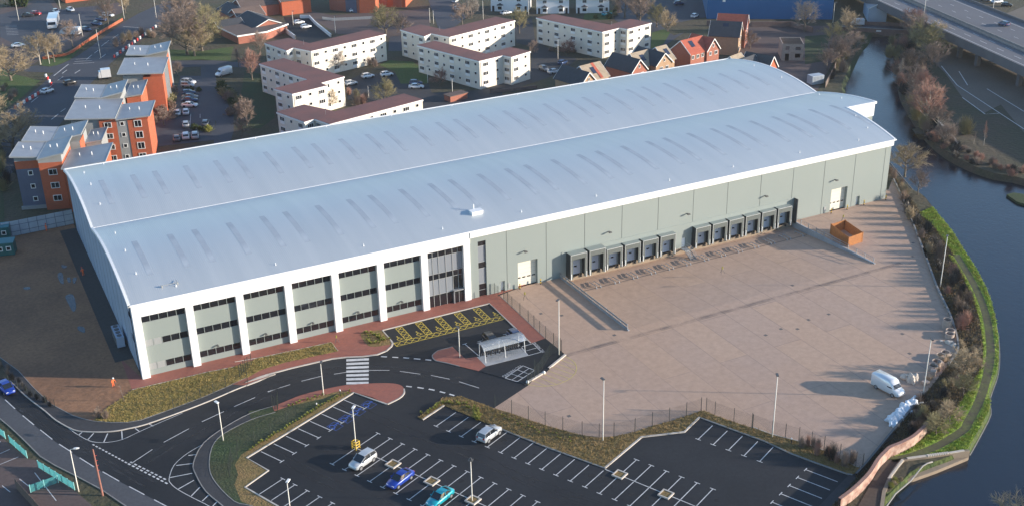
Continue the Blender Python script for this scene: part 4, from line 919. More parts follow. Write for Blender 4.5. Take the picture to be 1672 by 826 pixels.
blockm(t,.8,9.6,12.3,19.5,11.6,MT['greywall']); mono(t,0,9.4,6.2,20,12.8,12.2); mono(t,6.25,9.4,13,20,12.2,13.4)
mb = MB(); mb.box(12.31,9.7,.2,12.4,15,11.6); mb.build('wall', MT['orange'], t)
blockm(t,10.9,-4.2,19.2,7,10.3,MT['orange']); mono(t,10.5,-5,19.9,7.8,10.4,11.4)
blockm(t,12.5,15.5,16,24,9.2,MT['greywall']); mono(t,12.3,15,16.3,25,9.4,9.9)
for z in (2.2,5.2,8.3): add_win(t, 2.9, -.03, z, 0, (.75,.85,1,.14,0)); add_win(t, 8.0, -1.93, z+.5, 0, (1.6,1.15,2,.12,0))
mb = MB(); mb.box(-.3,-.6,0,5.0,-.05,.7); mb.build('plinth', MT['greywall'], t)
t = thing('apartment_building', 'middle orange apartment building with a grey strip between its two orange fronts', 'apartment building', (6.1,113.4,0), TH, 'orange apartment buildings by the main road')
blockm(t,.6,-.4,7,14,11.2,MT['greywall']); blockm(t,7.02,-.8,11,14,11.1,MT['orange']); mono(t,-.6,-1.4,11.0,15,12.2,11.6)
blockm(t,11.05,-.75,13.6,10,10.6,MT['greywall']); blockm(t,13.65,-.85,18.4,10.5,10.6,MT['orange']); mono(t,11.1,-1.5,19.2,11.3,11.2,11.7)
blockm(t,0,15.5,10.2,26,11.7,MT['greywall']); mono(t,-.8,15.2,5.5,27,12.7,12.2); mono(t,5.55,15.2,11,27,12.2,13.3)
blockm(t,10.6,22.6,14.2,35,9.6,MT['orange']); mono(t,10.3,22,14.7,36,10.0,10.5); blockm(t,2,28,10,36,9.0,MT['greywall']); mono(t,1,27.5,10.3,37,9.4,9.4)
for z in (1.6,4.4,7.2,10.0)[0:4]:
    add_win(t, 9.0, -.83, z-.2, 0, (1.5,1.1,2,.13,0)); add_win(t, 12.3, -.78, z-.1, 0, (.75,.8,1,.12,0)); add_win(t, 16.0, -.88, z-.3, 0, (1.5,1.5,2,.13,0))
t = thing('apartment_building', 'far orange apartment building with a blank orange side wall beside the car park lane', 'apartment building', (24.6,148.5,0), TH, 'orange apartment buildings by the main road')
blockm(t,.6,-.6,5.8,14,11.2,MT['greywall']); blockm(t,5.85,-1.0,11,4,10.6,MT['orange']); blockm(t,5.85,4.05,10.8,14,11.2,MT['greywall']); mono(t,-.6,-2,11.4,15,12.2,11.7)
blockm(t,.4,17,10.6,26,11.6,MT['greywall']); mono(t,-.4,16.6,5.2,27.6,12.7,12.3); mono(t,5.25,16.6,11.2,27.6,12.3,13.3)
mb = MB(); mb.box(10.61,17,1,10.7,22,11.4); mb.build('wall', MT['orange'], t)
for y in (5.5,8,10.5,13): mb = MB(); mb.box(10.82,y,.5,10.95,y+1.1,10.8); mb.build('balcony_strip', MT['galv'], t)

# terrace of new gabled houses behind the warehouse
a1, a4 = H1(315,225,8.3), H1(785,105,8.3); RA = ang(a1, a4)
specs = [(H1(315,225,8.3), 'slate', 'tanbrick', 'tantile', 'new house with a dark slate cross gable, leftmost of the row behind the roof ridge'), (H1(630,145,8.3), 'slate', 'redbrick', 'tantile', 'new house with a small red brick gable peak and a tan roof'),
         (H1(785,105,8.3), 'slate', 'tanbrick', 'tantile', 'new house with a large dark roof and a pale yellow gable peak')]
for i, (ap, rm, wmm, mainr, lab) in enumerate(specs):
    t = thing('terraced_house', lab, 'house', (ap.x, ap.y, 0), RA, 'new gabled houses behind the warehouse')
    L = 8.6; wdt = 3.0 if i != 2 else 3.4
    gabled(t, -wdt, wdt, .35, 11, 5.2, 8.3, 'y', MT[wmm], MT[rm])
    rr = gabled(t, wdt-.2, wdt+ (6.9 if i < 2 else 3.6), 2.8, 11, 5.0, 8.2, 'x', MT['tanbrick'], MT[mainr])
    mb = MB(); x = wdt+(2.2 if i < 2 else 1.6); s = (8.2-5.0)/4.1
    mb.add([(x,4.0,5.0+s*1.2+.22),(x+1.5,4.0,5.0+s*1.2+.22),(x+1.5,5.8,5.0+s*3.0+.22),(x,5.8,5.0+s*3.0+.22)], [(0,1,2,3)]); mb.build('solar_panel', MT['solar'], rr[0])
    mb = MB(); mb.add([(-2.5,4.5,0)]*0 or [(-wdt*.55,5,6.9),(-wdt*.55,6.6,6.9),(-wdt*.25,6.6,7.9),(-wdt*.25,5,7.9)], [(0,1,2,3)])
    add_win(t, 0, .3, 6.3, 0, (.5,.8,1,.09,0)); add_win(t, -1.2, .3, 3.8, 0, (1,1.1,2,.09,0)); add_win(t, 1.2, .3, 3.8, 0, (1,1.1,2,.09,0))
    if i == 0: mb = MB(); mb.box(wdt+3.4,2.4,4.9,wdt+3.9,7,5.05); o = roof_slab(rr[0], (wdt+3.6,2.4,5.0),(wdt+4.6,2.4,5.0),(wdt+4.6,6.9,8.37),(wdt+3.6,6.9,8.37), .05, MT['redtile'], 'red_tile_strip')
ap = H1(1090,15,8.6)
t = thing('terraced_house', 'bright red roofed new house with a red brick gable and a solar panel', 'house', (ap.x, ap.y, 0), RA, 'new gabled houses behind the warehouse')
gabled(t, -2.7, 2.7, .35, 9, 5.4, 8.6, 'y', MT['redbrick'], MT['redtile']); rr = gabled(t, -9.3, -.5, .9, 9, 5.4, 8.7, 'x', MT['redbrick'], MT['redtile'])
s = 3.3/4.05; mb = MB(); mb.add([(-7.2,2.4,5.4+s*1.5+.22),(-5.6,2.4,5.4+s*1.5+.22),(-5.6,4.2,5.4+s*3.3+.22),(-7.2,4.2,5.4+s*3.3+.22)], [(0,1,2,3)]); mb.build('solar_panel', MT['solar'], rr[0])
for x in (-8.3,-6.2,-4.1): add_win(t, x, .85, 4.2, 0, (.9,1.0,2,.1,0))
add_win(t, 0, .3, 6.5, 0, (.5,.9,1,.1,0)); add_win(t, -1.2, .3, 4.2, 0, (.8,1.0,2,.1,0)); add_win(t, 1.3, .3, 4.2, 0, (1.1,1.0,2,.1,0))
ap = J1(1305,520,8.2)
t = thing('terraced_house', 'new house with dark slate roof and sunlit orange gable, rightmost behind the curved roof', 'house', (ap.x, ap.y, 0), RA+rad(8), 'new gabled houses behind the warehouse')
gabled(t, -2.6, 2.6, .35, 9, 5.0, 8.2, 'y', MT['orange'], MT['slate']); gabled(t, -9, -1, 2.5, 9.5, 5.0, 8.0, 'x', MT['tanbrick'], MT['slate']); gabled(t, -8.8, -3.8, 5, 13, 5.2, 8.6, 'x', MT['tanbrick'], MT['tantile'])
# taller pair of houses side-on, grey and red roofs
q = J1(705,325,6.0); q2 = J1(990,340,6.0); ra2 = ang(q, q2)
t = thing('house', 'tall new house with a plain grey roof, its tan flank facing the camera', 'house', (q.x, q.y, 0), ra2, 'tall new houses beside the blue warehouse')
Lh = (q2-q).length
rr = gabled(t, .3, Lh-.3, .3, 9, 6.0, 9.6, 'x', MT['tanbrick'], MT['slate']); mb = MB(); mb.add([(4.0,2.9,8.35),(5.8,2.9,8.35),(5.8,3.8,9.2),(4.0,3.8,9.2)], [(0,1,2,3)]); mb.build('solar_panel', MT['solar'], rr[0])
for x, z in ((-.1,4.5),): pass
for z in (1.5,4.4): add_win(t, Lh-.27, 3, z, PI/2, (.9,1.1,1,.1,0)); add_win(t, Lh-.27, 6, z, PI/2, (.9,1.1,1,.1,0))
t2 = thing('house', 'tall new house with a red tiled roof just beyond the grey roofed one', 'house', Vector((q.x, q.y, 0))+Matrix.Rotation(ra2,3,'Z')@Vector((1.0,9.6,0)), ra2, 'tall new houses beside the blue warehouse')
gabled(t2, .3, Lh-.3, .0, 9, 6.2, 9.8, 'x', MT['redbrick'], MT['redtile'])
for z in (1.5,4.4): add_win(t2, Lh-.27, 3, z, PI/2, (.9,1.1,1,.1,0)); add_win(t2, Lh-.27, 6, z, PI/2, (.9,1.1,1,.1,0))
# half-built brick house
q = J1(1370,555,0); t = thing('half_built_house', 'roofless half built blockwork house beside the canal bushes', 'house', (q.x,q.y,0), rad(-32))
mb = MB(); W_, D_, H_ = 6.5, 8.5, 5.2
hs_ = [(1,2.2,.0,2.2),(4,5.6,.9,2.2),(1,2.2,3.3,4.5),(4,5.6,3.2,4.3)]
wall_holes(mb, 0, W_, 0, H_, hs_, 0, .25)
mb.box(0,.26,0,.22,D_,H_); mb.box(W_-.22,.26,0,W_,D_,H_); mb.box(.22,D_-.25,0,W_-.22,D_,H_); mb.build('wall', MT['blockwork'], t)
mb = MB()
for i in range(5): mb.box(.25,1+1.6*i,H_-.35,W_-.25,1.15+1.6*i,H_-.1)
mb.box(.23,.3,2.5,W_-.23,D_-.3,2.65); mb.build('floor_joist', MT['timber'], t)
mb = MB()
for x in (W_+.1, W_+1.0): 
    for y in (.3, 3, 6, 8.3): mb.cyl((x,y), .04, 0, 5.4, 5)
# bungalows upper left
def simple_house(px, rz, dims, e, r, ax, wm_, rm_, label, cat='house', grp=None, wins=()):
    t = thing('bungalow' if cat == 'bungalow' else 'house', label, cat, (px.x,px.y,0), rz, grp); x0,x1,y0,y1 = dims
    gabled(t, x0,x1,y0,y1,e,r,ax,MT[wm_],MT[rm_])
    for (x,y,z,rzz,key) in wins: add_win(t,x,y,z,rzz,key)
    return t
b = G1(275,290,0); t = simple_house(b, rad(8), (0,11,0,17), 2.6, 4.8, 'y', 'redbrick', 'slate', 'bungalow with a dark roof and a white framed brick gable, nearest the cream flats', 'bungalow', 'bungalows at the upper left', [(5.5,-.03,1.9,0,(4.2,1.5,5,.15,0))])
gabled(t, -9, 0, 8, 16, 2.4, 4.2, 'x', MT['redbrick'], MT['slate'])
gabled(t, 2, 12, 18, 27, 2.6, 4.9, 'x', MT['redbrick'], MT['browntile'])
mb = MB(); mb.prism([(-9.5,-8),(1,-8.5),(11.5,-3.0),(11.5,-.4),(-1,-.5),(-1,7.6),(-9.5,7.6)], 2.6, 2.95); mb.build('flat_roof', MT['browntile'], t)
mb = MB(); mb.prism([(-9,-7.5),(.8,-8),(11,-2.8),(11,-.5),(-1.2,-.5),(-1.2,7.4),(-9,7.4)], 0, 2.6, caps=False); mb.build('wall', MT['redbrick'], t)
mb = MB(); mb.bar((-9.5,-8,2.8),(1,-8.5,2.8),.1,.5); mb.bar((1,-8.5,2.8),(11.5,-3,2.8),.1,.5); mb.bar((-9.5,-8,2.8),(-9.5,7.6,2.8),.1,.4); mb.build('white_fascia', MT['white2'], t)
b = G1(85,190,0); simple_house(b, rad(5), (0,9,0,14), 2.6, 4.6, 'y', 'redbrick', 'slate', 'bungalow with a white framed gable, left of the larger bungalow', 'bungalow', 'bungalows at the upper left', [(4.5,-.03,1.6,0,(1.5,1.2,2,.1,0))])
b = G1(500,130,0); t = thing('workshop', 'red brick workshop with a sunlit orange wall beyond the bungalows', 'workshop', (b.x,b.y,0), rad(0)); gabled(t, 0, 11, 0, 12, 5.2, 7, 'x', MT['orange'], MT['browntile']); gabled(t, -14, -.1, 3, 14, 4.0, 6, 'x', MT['redbrick'], MT['browntile'])
# brick works building at the top
c0, c1, c2_, c3_ = Y1(350,100), Y1(640,132), Y1(800,130), Y1(1090,75)
t = thing('works_building', 'long red brick works building with a blue grey roller door at the top edge', 'works building', (c0.x,c0.y,0), ang(c0, c1))
Lw = (c1-c0).length; mb = MB(); mb.box(0,0,0,Lw,30,9); mb.build('wall', MT['redbrick'], t); mb = MB(); mb.box(Lw*.56,-.2,0,Lw*.92,-.02,5.8); mb.build('roller_door', MT['navywall'], t)
mb = MB(); mb.box(Lw*.54,-.3,5.9,Lw*.94,-.02,8); mb.build('door_canopy', MT['newwood'], t)
mb = MB(); mb.box(-.2,-.2,9,Lw+.2,30.2,9.3); mb.build('roof', MT['browntile'], t)
t = thing('works_building', 'orange brick works building with two dark red doors right of the roller door', 'works building', (c1.x,c1.y,0), ang(c1, c2_)); L1_ = (c2_-c1).length
mb = MB(); mb.box(.1,0,0,L1_,28,9.4); mb.build('wall', MT['orange'], t); mb = MB(); mb.box(0,-.2,9.4,L1_+.2,28.2,9.7); mb.build('roof', MT['browntile'], t)
c4 = Y1(805,72); t = thing('works_building', 'further orange brick works wing with two dark red doors behind a low wall', 'works building', (c4.x,c4.y,0), ang(c4, c3_)); L2_ = (c3_-c4).length
mb = MB(); mb.box(0,0,0,L2_,20,9); mb.build('wall', MT['orange'], t)
for a, b in ((.12,.36),(.58,.86)): mb = MB(); mb.box(L2_*a,-.15,0,L2_*b,-.02,6); mb.build('door', MT['redbrick'], t)
# small red brick building top left edge
b = Q1(740,40,0); t = thing('brick_building', 'low red brick building at the very top left', 'building', (b.x,b.y,0), rad(8)); mb = MB(); mb.box(0,0,0,30,12,4); mb.build('wall', MT['orange'], t); mb = MB(); mb.box(-.3,-.3,4,30.3,12.3,4.3); mb.build('roof', MT['browntile'], t)
# white semis at the top
def semi(p0, p1, label):
    L = (p1-p0).length; t = thing('semi_detached_house', label, 'house', (p0.x,p0.y,0), ang(p0,p1), 'white semi-detached houses at the top')
    gabled(t, 0, L, 0, 9, 5.4, 8.2, 'x', MT['white'], MT['browntile'])
    for k in (.25,.75):
        x = L*k; mb = MB(); mb.prism([(x-1.1,-.01),(x-.8,-.9),(x+.8,-.9),(x+1.1,-.01)], .2, 2.3); o = mb.build('bay_window', MT['white2'], t)
        mb = MB(); mb.box(x-.7,-.93,.9,x+.7,-.905,2.0); mb.build('pane', MT['glass'], o)
        mb = MB(); mb.add([(x-1.3,-.01,2.35),(x+1.3,-.01,2.35),(x+.9,-1.1,2.35),(x-.9,-1.1,2.35),(x,-.01,3.1)], [(0,3,4),(3,2,4),(2,1,4)]); mb.build('bay_roof', MT['slate'], o)
        add_win(t, x, -.03, 4.3, 0, (1.3,1.0,3,.07,0))
    mb = MB(); mb.box(.5,-.05,0,1.3,-.01,2); mb.box(L-1.3,-.05,0,L-.5,-.01,2); mb.build('door', MT['dark'], t)
    mb = MB(); mb.box(L/2-.5,3.8,7.4,L/2+.5,5.2,9.3); mb.build('chimney', MT['redbrick'], t)
semi(S1(90,130), S1(385,125), 'white semi-detached pair, middle one of the three along the top edge')
semi(S1(450,125), S1(750,122), 'white semi-detached pair, right one along the top edge beside the bare tree')
semi(C1(890,105), C1(1225,110), 'white semi-detached pair, left one along the top edge by the parked silver car')
# blue shed and grey sheds beyond
b0 = J1(690,175,0); b1 = J1(1672,180,0); t = thing('blue_shed', 'very large bright blue metal clad shed at the top right', 'industrial shed', (b0.x,b0.y,0), ang(b0,b1)); Lb = (b1-b0).length
mb = MB(); mb.box(0,0,0,Lb+6,60,11); mb.build('wall', MT['blueclad'], t); mb = MB(); mb.box(-.3,-.3,11,Lb+6.3,60.3,11.5); mb.build('roof', MT['zinc'], t)
mb = MB(); p_ = J1(808,60,7)-b0; mb.box(5.2,-.12,6,6.2,-.01,7.6); mb.build('sign_panel', MT['white2'], t)
b0 = W2 and Z(1380,0,9.175)(335,330,0); b1 = Z(1380,0,9.175)(612,335,0)
t = thing('grey_shed', 'small pale blue sided building beyond the canal bridge under the motorway', 'shed', (b0.x,b0.y,0), ang(b0,b1)); Lg = (b1-b0).length
gabled(t, 0, Lg, 0, 14, 4.6, 6.2, 'y', mat('pale_blue_sheet', (.36,.45,.55), .5), MT['zinc'])
# white lorry bodies / small electrical hut by the canal
b0 = A4(440,490,0); t = thing('site_container', 'small pale grey container on the canal side behind the warehouse', 'container', (b0.x,b0.y,0), rad(-5)); mb = MB(); mb.box(0,0,.1,4.0,2.6,2.6); mb.build('body', MT['hoard'], t)
mb = MB()
for i in range(8): mb.box(.2+.48*i,-.05,.3,.3+.48*i,-.01,2.4)
mb.build('corrugation', MT['grille'], t)
# flat-roofed shed fragments in front of the flats
b0 = A2(1320,660,0); t = thing('bin_store', 'low brick bin store with a flat brown roof just behind the warehouse eaves', 'bin store', (b0.x,b0.y,0), rad(12)); mb = MB(); mb.box(0,0,0,6,3,1.6); mb.build('wall', MT['redbrick'], t); mb = MB(); mb.box(-.2,-.2,1.6,6.2,3.2,1.75); mb.build('roof', MT['browntile'], t)

# ------------------------------------------------------------------ motorway viaduct
VZ = 6.6
n0, n1 = A4(820,0,VZ), A4(1652,375,VZ); VA = ang(n1, n0); VO = Vector((n1.x,n1.y,0)); vx = Vector((math.cos(VA), math.sin(VA), 0)); vy = Vector((math.sin(VA), -math.cos(VA), 0))
def VL(p): v = Vector((p.x,p.y,0))-VO; return (v.dot(vx), v.dot(-vy))      # local: x along, y to the left
RV = Matrix.Rotation(VA, 3, 'Z')
t = thing('motorway_viaduct', 'raised grey motorway viaduct with lane markings crossing the top right corner', 'viaduct', VO, VA)
med = -VL(A4(1652,290,VZ))[1]; far = -VL(A4(1652,165,VZ))[1]
Wd = far+4
mb = MB(); mb.box(-120,-Wd,VZ-1.5,260,2.2,VZ); mb.build('deck', MT['deck'], t)
mb = MB(); mb.box(-120,2.2,VZ-1.9,260,2.6,VZ+.75); mb.box(-120,-Wd-.4,VZ-1.5,260,-Wd,VZ+.75); mb.build('parapet', MT['deckside'], t)
mb = MB(); 
for y in (0,-med*.45,-med-.5,-far*.8): mb.box(-120,y-.6,VZ-2.2,260,y+.6,VZ-1.5)
mb.build('beam', MT['deckside'], t)
mb = MB(); mb.box(-120,-med-.55,VZ,260,-med-.25,VZ+.75); mb.box(-120,-med+1.1,VZ,260,-med+1.25,VZ+.6); mb.build('central_barrier', MT['greykerb'], t)
for k, (bx, by) in enumerate([(1300,385),(1540,500),(1210,335)]):
    lx, ly = VL(A4(bx,by,0))
    for r_ in range(3):
        m_ = MB(); m_.box(lx-.7,-r_*9-.1,0,lx+.7,-r_*9-1.3,VZ-2.2); m_.build('pillar', MT['deckside'], t)
for lx in (-40,-62,60,90):
    for r_ in range(3): m_ = MB(); m_.box(lx-.7,-r_*9-.1,0,lx+.7,-r_*9-1.3,VZ-2.2); m_.build('pillar', MT['deckside'], t)
mb = MB()
mb.box(-120,-.1,VZ+.003,260,.1,VZ+.012); mb.box(-120,-med+.2,VZ+.003,260,-med+.4,VZ+.012); mb.box(-120,-far-.1,VZ+.003,260,-far+.1,VZ+.012); mb.box(-120,-med-1.5,VZ+.003,260,-med-1.3,VZ+.012)
for fr in (.33,.64):
    for i in range(42): x = -120+9*i; mb.box(x,-med*fr-.09,VZ+.003,x+3.6,-med*fr+.09,VZ+.012)
for fr in (.35,.68):
    y = med+1.5+(far-med-1.5)*fr
    for i in range(42): x = -117+9*i; mb.box(x,-y-.09,VZ+.003,x+2.4,-y+.09,VZ+.012)
mb.build('lane_markings', MT['paint'], t)
# canal bridge
a, b = A4(640,178,0), A4(975,195,0); L = (b-a).length
t = thing('canal_bridge', 'dark brick road bridge over the canal at the top right', 'bridge', (a.x-0,a.y,0), ang(a,b))
mb = MB(); mb.box(-2,0,-.3,L+2,9,.15); mb.build('deck', MT['midroad'], t); mb = MB(); mb.box(-2,-.4,-1.0,L+2,0,1.3); mb.box(-2,9,-1,L+2,9.4,1.3); pr = mb.build('parapet', MT['brownbrick'], t); mb = MB(); mb.box(-2.1,-.5,1.3,L+2.1,.1,1.42); mb.build('coping', MT['greykerb'], pr)
mb = MB(); mb.box(L*.5,-.48,.3,L*.5+1.6,-.41,.8); mb.build('plaque', MT['white2'], pr)

# ================================================================== STREET FURNITURE, FENCES, VEHICLES
def lamp_mesh(h, kind):
    p, hd = MB(), MB(); p.tube([(0,0,0),(0,0,1.2),(0,0,h)], [.10,.08,.055], 8)
    if kind == 'flat': hd.box(-.18,-.75,h-.02,.18,.05,h+.12)
    elif kind == 'arm': p.tube([(0,0,h),(0,-.6,h+.15)], .05, 6); hd.loft([[(-.12,-.5,h+.08),(.12,-.5,h+.08),(.12,-.5,h+.22),(-.12,-.5,h+.22)],[(-.17,-.9,h+.08),(.17,-.9,h+.08),(.15,-.9,h+.25),(-.15,-.9,h+.25)],[(-.1,-1.25,h+.12),(.1,-1.25,h+.12),(.08,-1.25,h+.2),(-.08,-1.25,h+.2)]])
    else: hd.box(-.3,-.3,h-.1,.3,.3,h+.02); hd.box(-.12,-.12,h+.02,.12,.12,h+.3)
    return p.mesh('pole', True), hd.mesh('lamp_head')
LM = {}
def lamp(base, h, kind, label, rz=0, post=None, head=None, grp='lamp posts'):
    k = (round(h,1), kind)
    if k not in LM: LM[k] = lamp_mesh(*k)
    t = thing('street_lamp', label, 'street lamp', (base.x,base.y,.02), rz, grp)
    put(LM[k][0], 'pole', post or MT['post'], t, own=True); put(LM[k][1], 'lamp_head', head or MT['lampdark'], t, own=True); return t
lamp(P(984.4,719.8), 10.4, 'flat', 'tall pale lamp post on the bed between the yard and the car park', rad(180))
lamp(P(1261,713.5), 10.4, 'flat', 'tall pale lamp post beside the fence right of the car park', rad(150))
lamp(P(1535,468.4), 10.4, 'flat', 'lamp post among the bank shrubs beside the canal', rad(-60))
lamp(P(1506.5,647.9), 10.4, 'flat', 'lamp post beside the white van and stacked rings', rad(-30))
lamp(P(912.7,579.2), 10.4, 'flat', 'lamp post at the corner of the motorcycle parking', rad(-60))
lamp(P(364.6,719.5), 6.6, 'flat', 'lamp post on the curved verge south of the access road', rad(200), head=MT['white2'])
lamp(P(128.6,802.4), 7.0, 'arm', 'white street lamp with a bent arm behind the teal railings', rad(70), head=MT['white2'])
lamp(P(528.5,645), 5.8, 'flat', 'lamp post beside the zebra crossing island', rad(150))
lamp(M1(1050,655), 5.6, 'flat', 'lamp post on the paved island by the bike shelter', rad(180))
lamp(F(-7.41,-11.3), 6.8, 'flat', 'lamp post with a yellow protector at the head of the car park row', rad(140), head=MT['white2'])
lamp(P(771,818), 6.8, 'top', 'lamp post standing in a planter in the middle of the car park', rad(140))
lamp(P(476,850), 6.2, 'flat', 'lamp post at the lower left car park bays', rad(140), head=MT['white2'])
for px, h, lab in [((164.7,95.5),9.5,'tall pale lamp post on the main road median at the upper left'),((255.5,30),8.5,'lamp post beside the main road near the top edge'),((203,31),8,'lamp post on the grass verge at the top'),((31,35),9,'thin lamp post in the far car park at the top left'),((135,60),8,'lamp post among the verge trees at the upper left'),((99,18),8,'lamp post beside the far side road'),((81,105),5,'short lamp post on the corner lawn by the junction'),((698.5,136),5,'short lamp post in the flats courtyard'),((739,156),5,'short lamp post by the central cream block'),((911,97),6.5,'lamp post in front of the right cream block'),((702,38),5.5,'lamp post beside the blue grey lane at the top'),((708,40),5,'second thin lamp post beside the blue grey lane'),((789,33),7,'lamp post behind the upper centre flats'),((863,25),7,'lamp post by the white semis at the top'),((1360,38),7,'lamp post beside the ochre tree near the bridge'),((602,160),3.5,'short lamp post in front of the olive bush'),((548,55),6,'lamp post by the works yard ramp'),((479,42),5,'lamp post in the bungalow yard')]:
    lamp(P(*px), h, 'flat', lab, rad(60), grp='distant street lamps')
v = A4(1078,105,VZ); t = lamp(v, 11, 'flat', 'tall motorway lamp post rising off the near edge of the viaduct', rad(20)); t.location.z = VZ
v = P(1618,38); lamp(v, 12, 'flat', 'tall gantry-like lamp post beyond the motorway at the right', rad(20))
# telegraph pole
t = thing('telegraph_pole', 'reddish wooden telegraph pole with climbing irons beside the road', 'telegraph pole', P(167.7,808.4)); m_ = MB(); m_.tube([(0,0,0),(-.1,.0,7.7)], [.16,.1], 8); m_.build('pole', MT['polewood'], t)
m_ = MB()
for i in range(8): z = 4.2+.4*i; m_.bar((-.22 if i%2 else .02,-.02,z),( -.02 if i%2 else .25,.02,z), .04, .04)
m_.build('step_iron', MT['redplastic'], t)
# yellow column protector, planters
m_ = MB(); 
for s in (-.4,.4):
    for r_ in (-.4,.4): m_.cyl((s,r_), .07, 0, 1.25, 6)
for z in (.3,.75,1.2):
    for a, b in [((-.4,-.4),(.4,-.4)),((.4,-.4),(.4,.4)),((.4,.4),(-.4,.4)),((-.4,.4),(-.4,-.4))]: m_.tube([(*a,z),(*b,z)], .06, 5)
o = m_.build('lamp_protector', MT['yellowsteel'], None, F(-7.41,-11.3,.03), PA); tag(o, 'yellow tubular cage protecting the foot of a lamp post', 'protector')
pl = MB(); 
for a,b,c,d in [(-.85,-.85,.85,-.65),(-.85,.65,.85,.85),(-.85,-.65,-.65,.65),(.65,-.65,.85,.65)]: pl.box(a,b,0,c,d,.2)
pl = pl.mesh('kerb_frame'); ps = MB(); ps.box(-.65,-.65,0,.65,.65,.12); ps = ps.mesh('soil_fill')
for p_, lab in [(F(-4.43,-11.3),'square kerbed tree pit between the silver and the blue car'),(F(-1.46,-11.3),'square kerbed tree pit between the blue and the teal car'),(F(1.58,-11.4),'square kerbed tree pit holding a lamp post'),(F(7.0,5.2),'square kerbed tree pit at the tip of the planting bed'),(F(10.11,4.9),'square kerbed tree pit right of the centre row')]:
    t = thing('tree_pit', lab, 'tree pit', (p_.x,p_.y,.03), PA, 'kerbed tree pits in the car park'); put(pl, 'kerb_frame', MT['kerb'], t); put(ps, 'soil_fill', MT['mulch'], t)

# ---------------- fences
def mesh_fence(line, h, label, grp=None, post_every=2.6, cat='fence', wire=.012, gap=.22, name='mesh_fence', m=None):
    q = [Vector((p.x,p.y,0)) for p in line]; t = thing(name, label, cat, q[0]+Vector((0,0,.12)), 0, grp); m = m or MT['fencegreen']
    pm = MB(); pm.box(-.035,-.035,0,.035,.035,h+.12); pm = pm.mesh('post'); w_ = MB()
    o0 = q[0]
    for a, b in zip(q[:-1], q[1:]):
        L = (b-a).length; n_ = max(1, round(L/post_every)); d = (b-a)/L
        for i in range(n_): put(pm, 'post', m, t, a-o0+d*(L*i/n_), ang(a,b))
        zz = .1
        while zz <= h: w_.bar(a-o0+Vector((0,0,zz)), b-o0+Vector((0,0,zz)), wire, wire); zz += gap
        k = 0
        while k*gap*.8 < L: p = a-o0+d*(k*gap*.8); w_.bar(p+Vector((0,0,.08)), p+Vector((0,0,h)), wire*.8, wire*.8); k += 1
    put(pm, 'post', m, t, q[-1]-o0); w_.build('mesh_panel', m, t); return t
mesh_fence([B5(82,322), B5(132,378), B5(229,463), B5(333,560), B5(428,642)], 2.3, 'dark mesh fence between the red paving and the concrete yard')
mesh_fence(i3n[4:17], 2.3, 'dark mesh fence curving along the planting bed between yard and car park')
mesh_fence(i3n[17:27], 2.3, 'dark mesh fence running right behind the last parking bays')
mesh_fence(pts(A8, 0, (-40,500),(60,455),(155,402),(250,335),(305,292)), 2.0, 'mesh fence along the bed left of the blue disabled bays')
mesh_fence(pts(A7, 0, (1040,262),(1200,195),(1350,120),(1480,95)), 2.0, 'mesh fence across the rough verge in front of the white portal', wire=.01)
mesh_fence(pts(A7, 0, (1370,655),(1385,560),(1420,545)), 2.2, 'short mesh fence on the corner of the lower left bed')
mesh_fence(pts(C6, 0, (1110,330),(1000,395),(880,600)), 2.2, 'mesh fence beside the motorcycle bays')
mesh_fence([B6(1400,300), B6(1490,296), B6(1512,312)], 2.2, 'mesh fence return against the warehouse wall by the stair window')
mesh_fence(pts(A7, 0, (0,60),(110,130)) + pts(A7,0,(330,240)), 1.4, 'low dark fence beside the soil and the road at the left')
# gates: two cranked posts clusters of the sliding barrier at the entrance, and the pedestrian gate
for q_, lab in [([A8(-30,60), A8(20,10), A8(40,-10)], 'dark steel entrance gate leaf folded open north of the access road'), ([A8(165,238), A8(195,262), A8(200,215)], 'dark steel entrance gate leaf folded open south of the access road')]:
    mesh_fence(q_, 2.2, lab, 'entrance gate leaves', post_every=.8, cat='gate', name='entrance_gate')
mesh_fence([B1(225,108), C6(880,590), C6(845,560)], 2.2, 'sliding yard gate folded back beside the yellow hatched arc', post_every=1.3, cat='gate', name='yard_gate')
m_ = MB(); ribbon([B5(450,657), B5(350,738)], .35, 0, .25, m_); ribbon([B5(318,765), B5(222,822)], .4, 0, .25, m_); o = m_.build('gate_kerb', MT['kerb']); tag(o, 'pale concrete gate kerb between the motorcycle bays and the yellow arc', 'kerb')
for p_, lab in ((C6(942,570),'white domed guard stone at the upper end of the gate kerb'),(C6(772,668),'white domed guard stone at the lower end of the gate kerb')):
    m_ = MB(); m_.tube([(0,0,0),(0,0,.3),(0,0,.42),(0,0,.48)], [.25,.25,.16,.04], 10); tag(m_.build('guard_stone', MT['white2'], None, (p_.x,p_.y,.05), smooth=True), lab, 'guard stone', 'white guard stones at the gate')
# white hoarding behind the soil
a, b = P(-40,398), P(121,365.5); L = (b-a).length; t = thing('hoarding', 'tall pale blue panelled hoarding behind the bare soil', 'hoarding', (a.x,a.y,0), ang(a,b)); n_ = 11
for i in range(n_): m_ = MB(); m_.box(L*i/n_+.03,-.05,0,L*(i+1)/n_-.03,.0,3.3); m_.build('panel', MT['hoard'], t)
m_ = MB()
for z in (.9,2.3): m_.box(0,-.09,z,L,-.05,z+.08)
for i in range(n_+1): m_.box(L*i/n_-.04,-.14,0,L*i/n_+.04,-.06,3.35)
m_.build('frame', MT['navywall'], t)
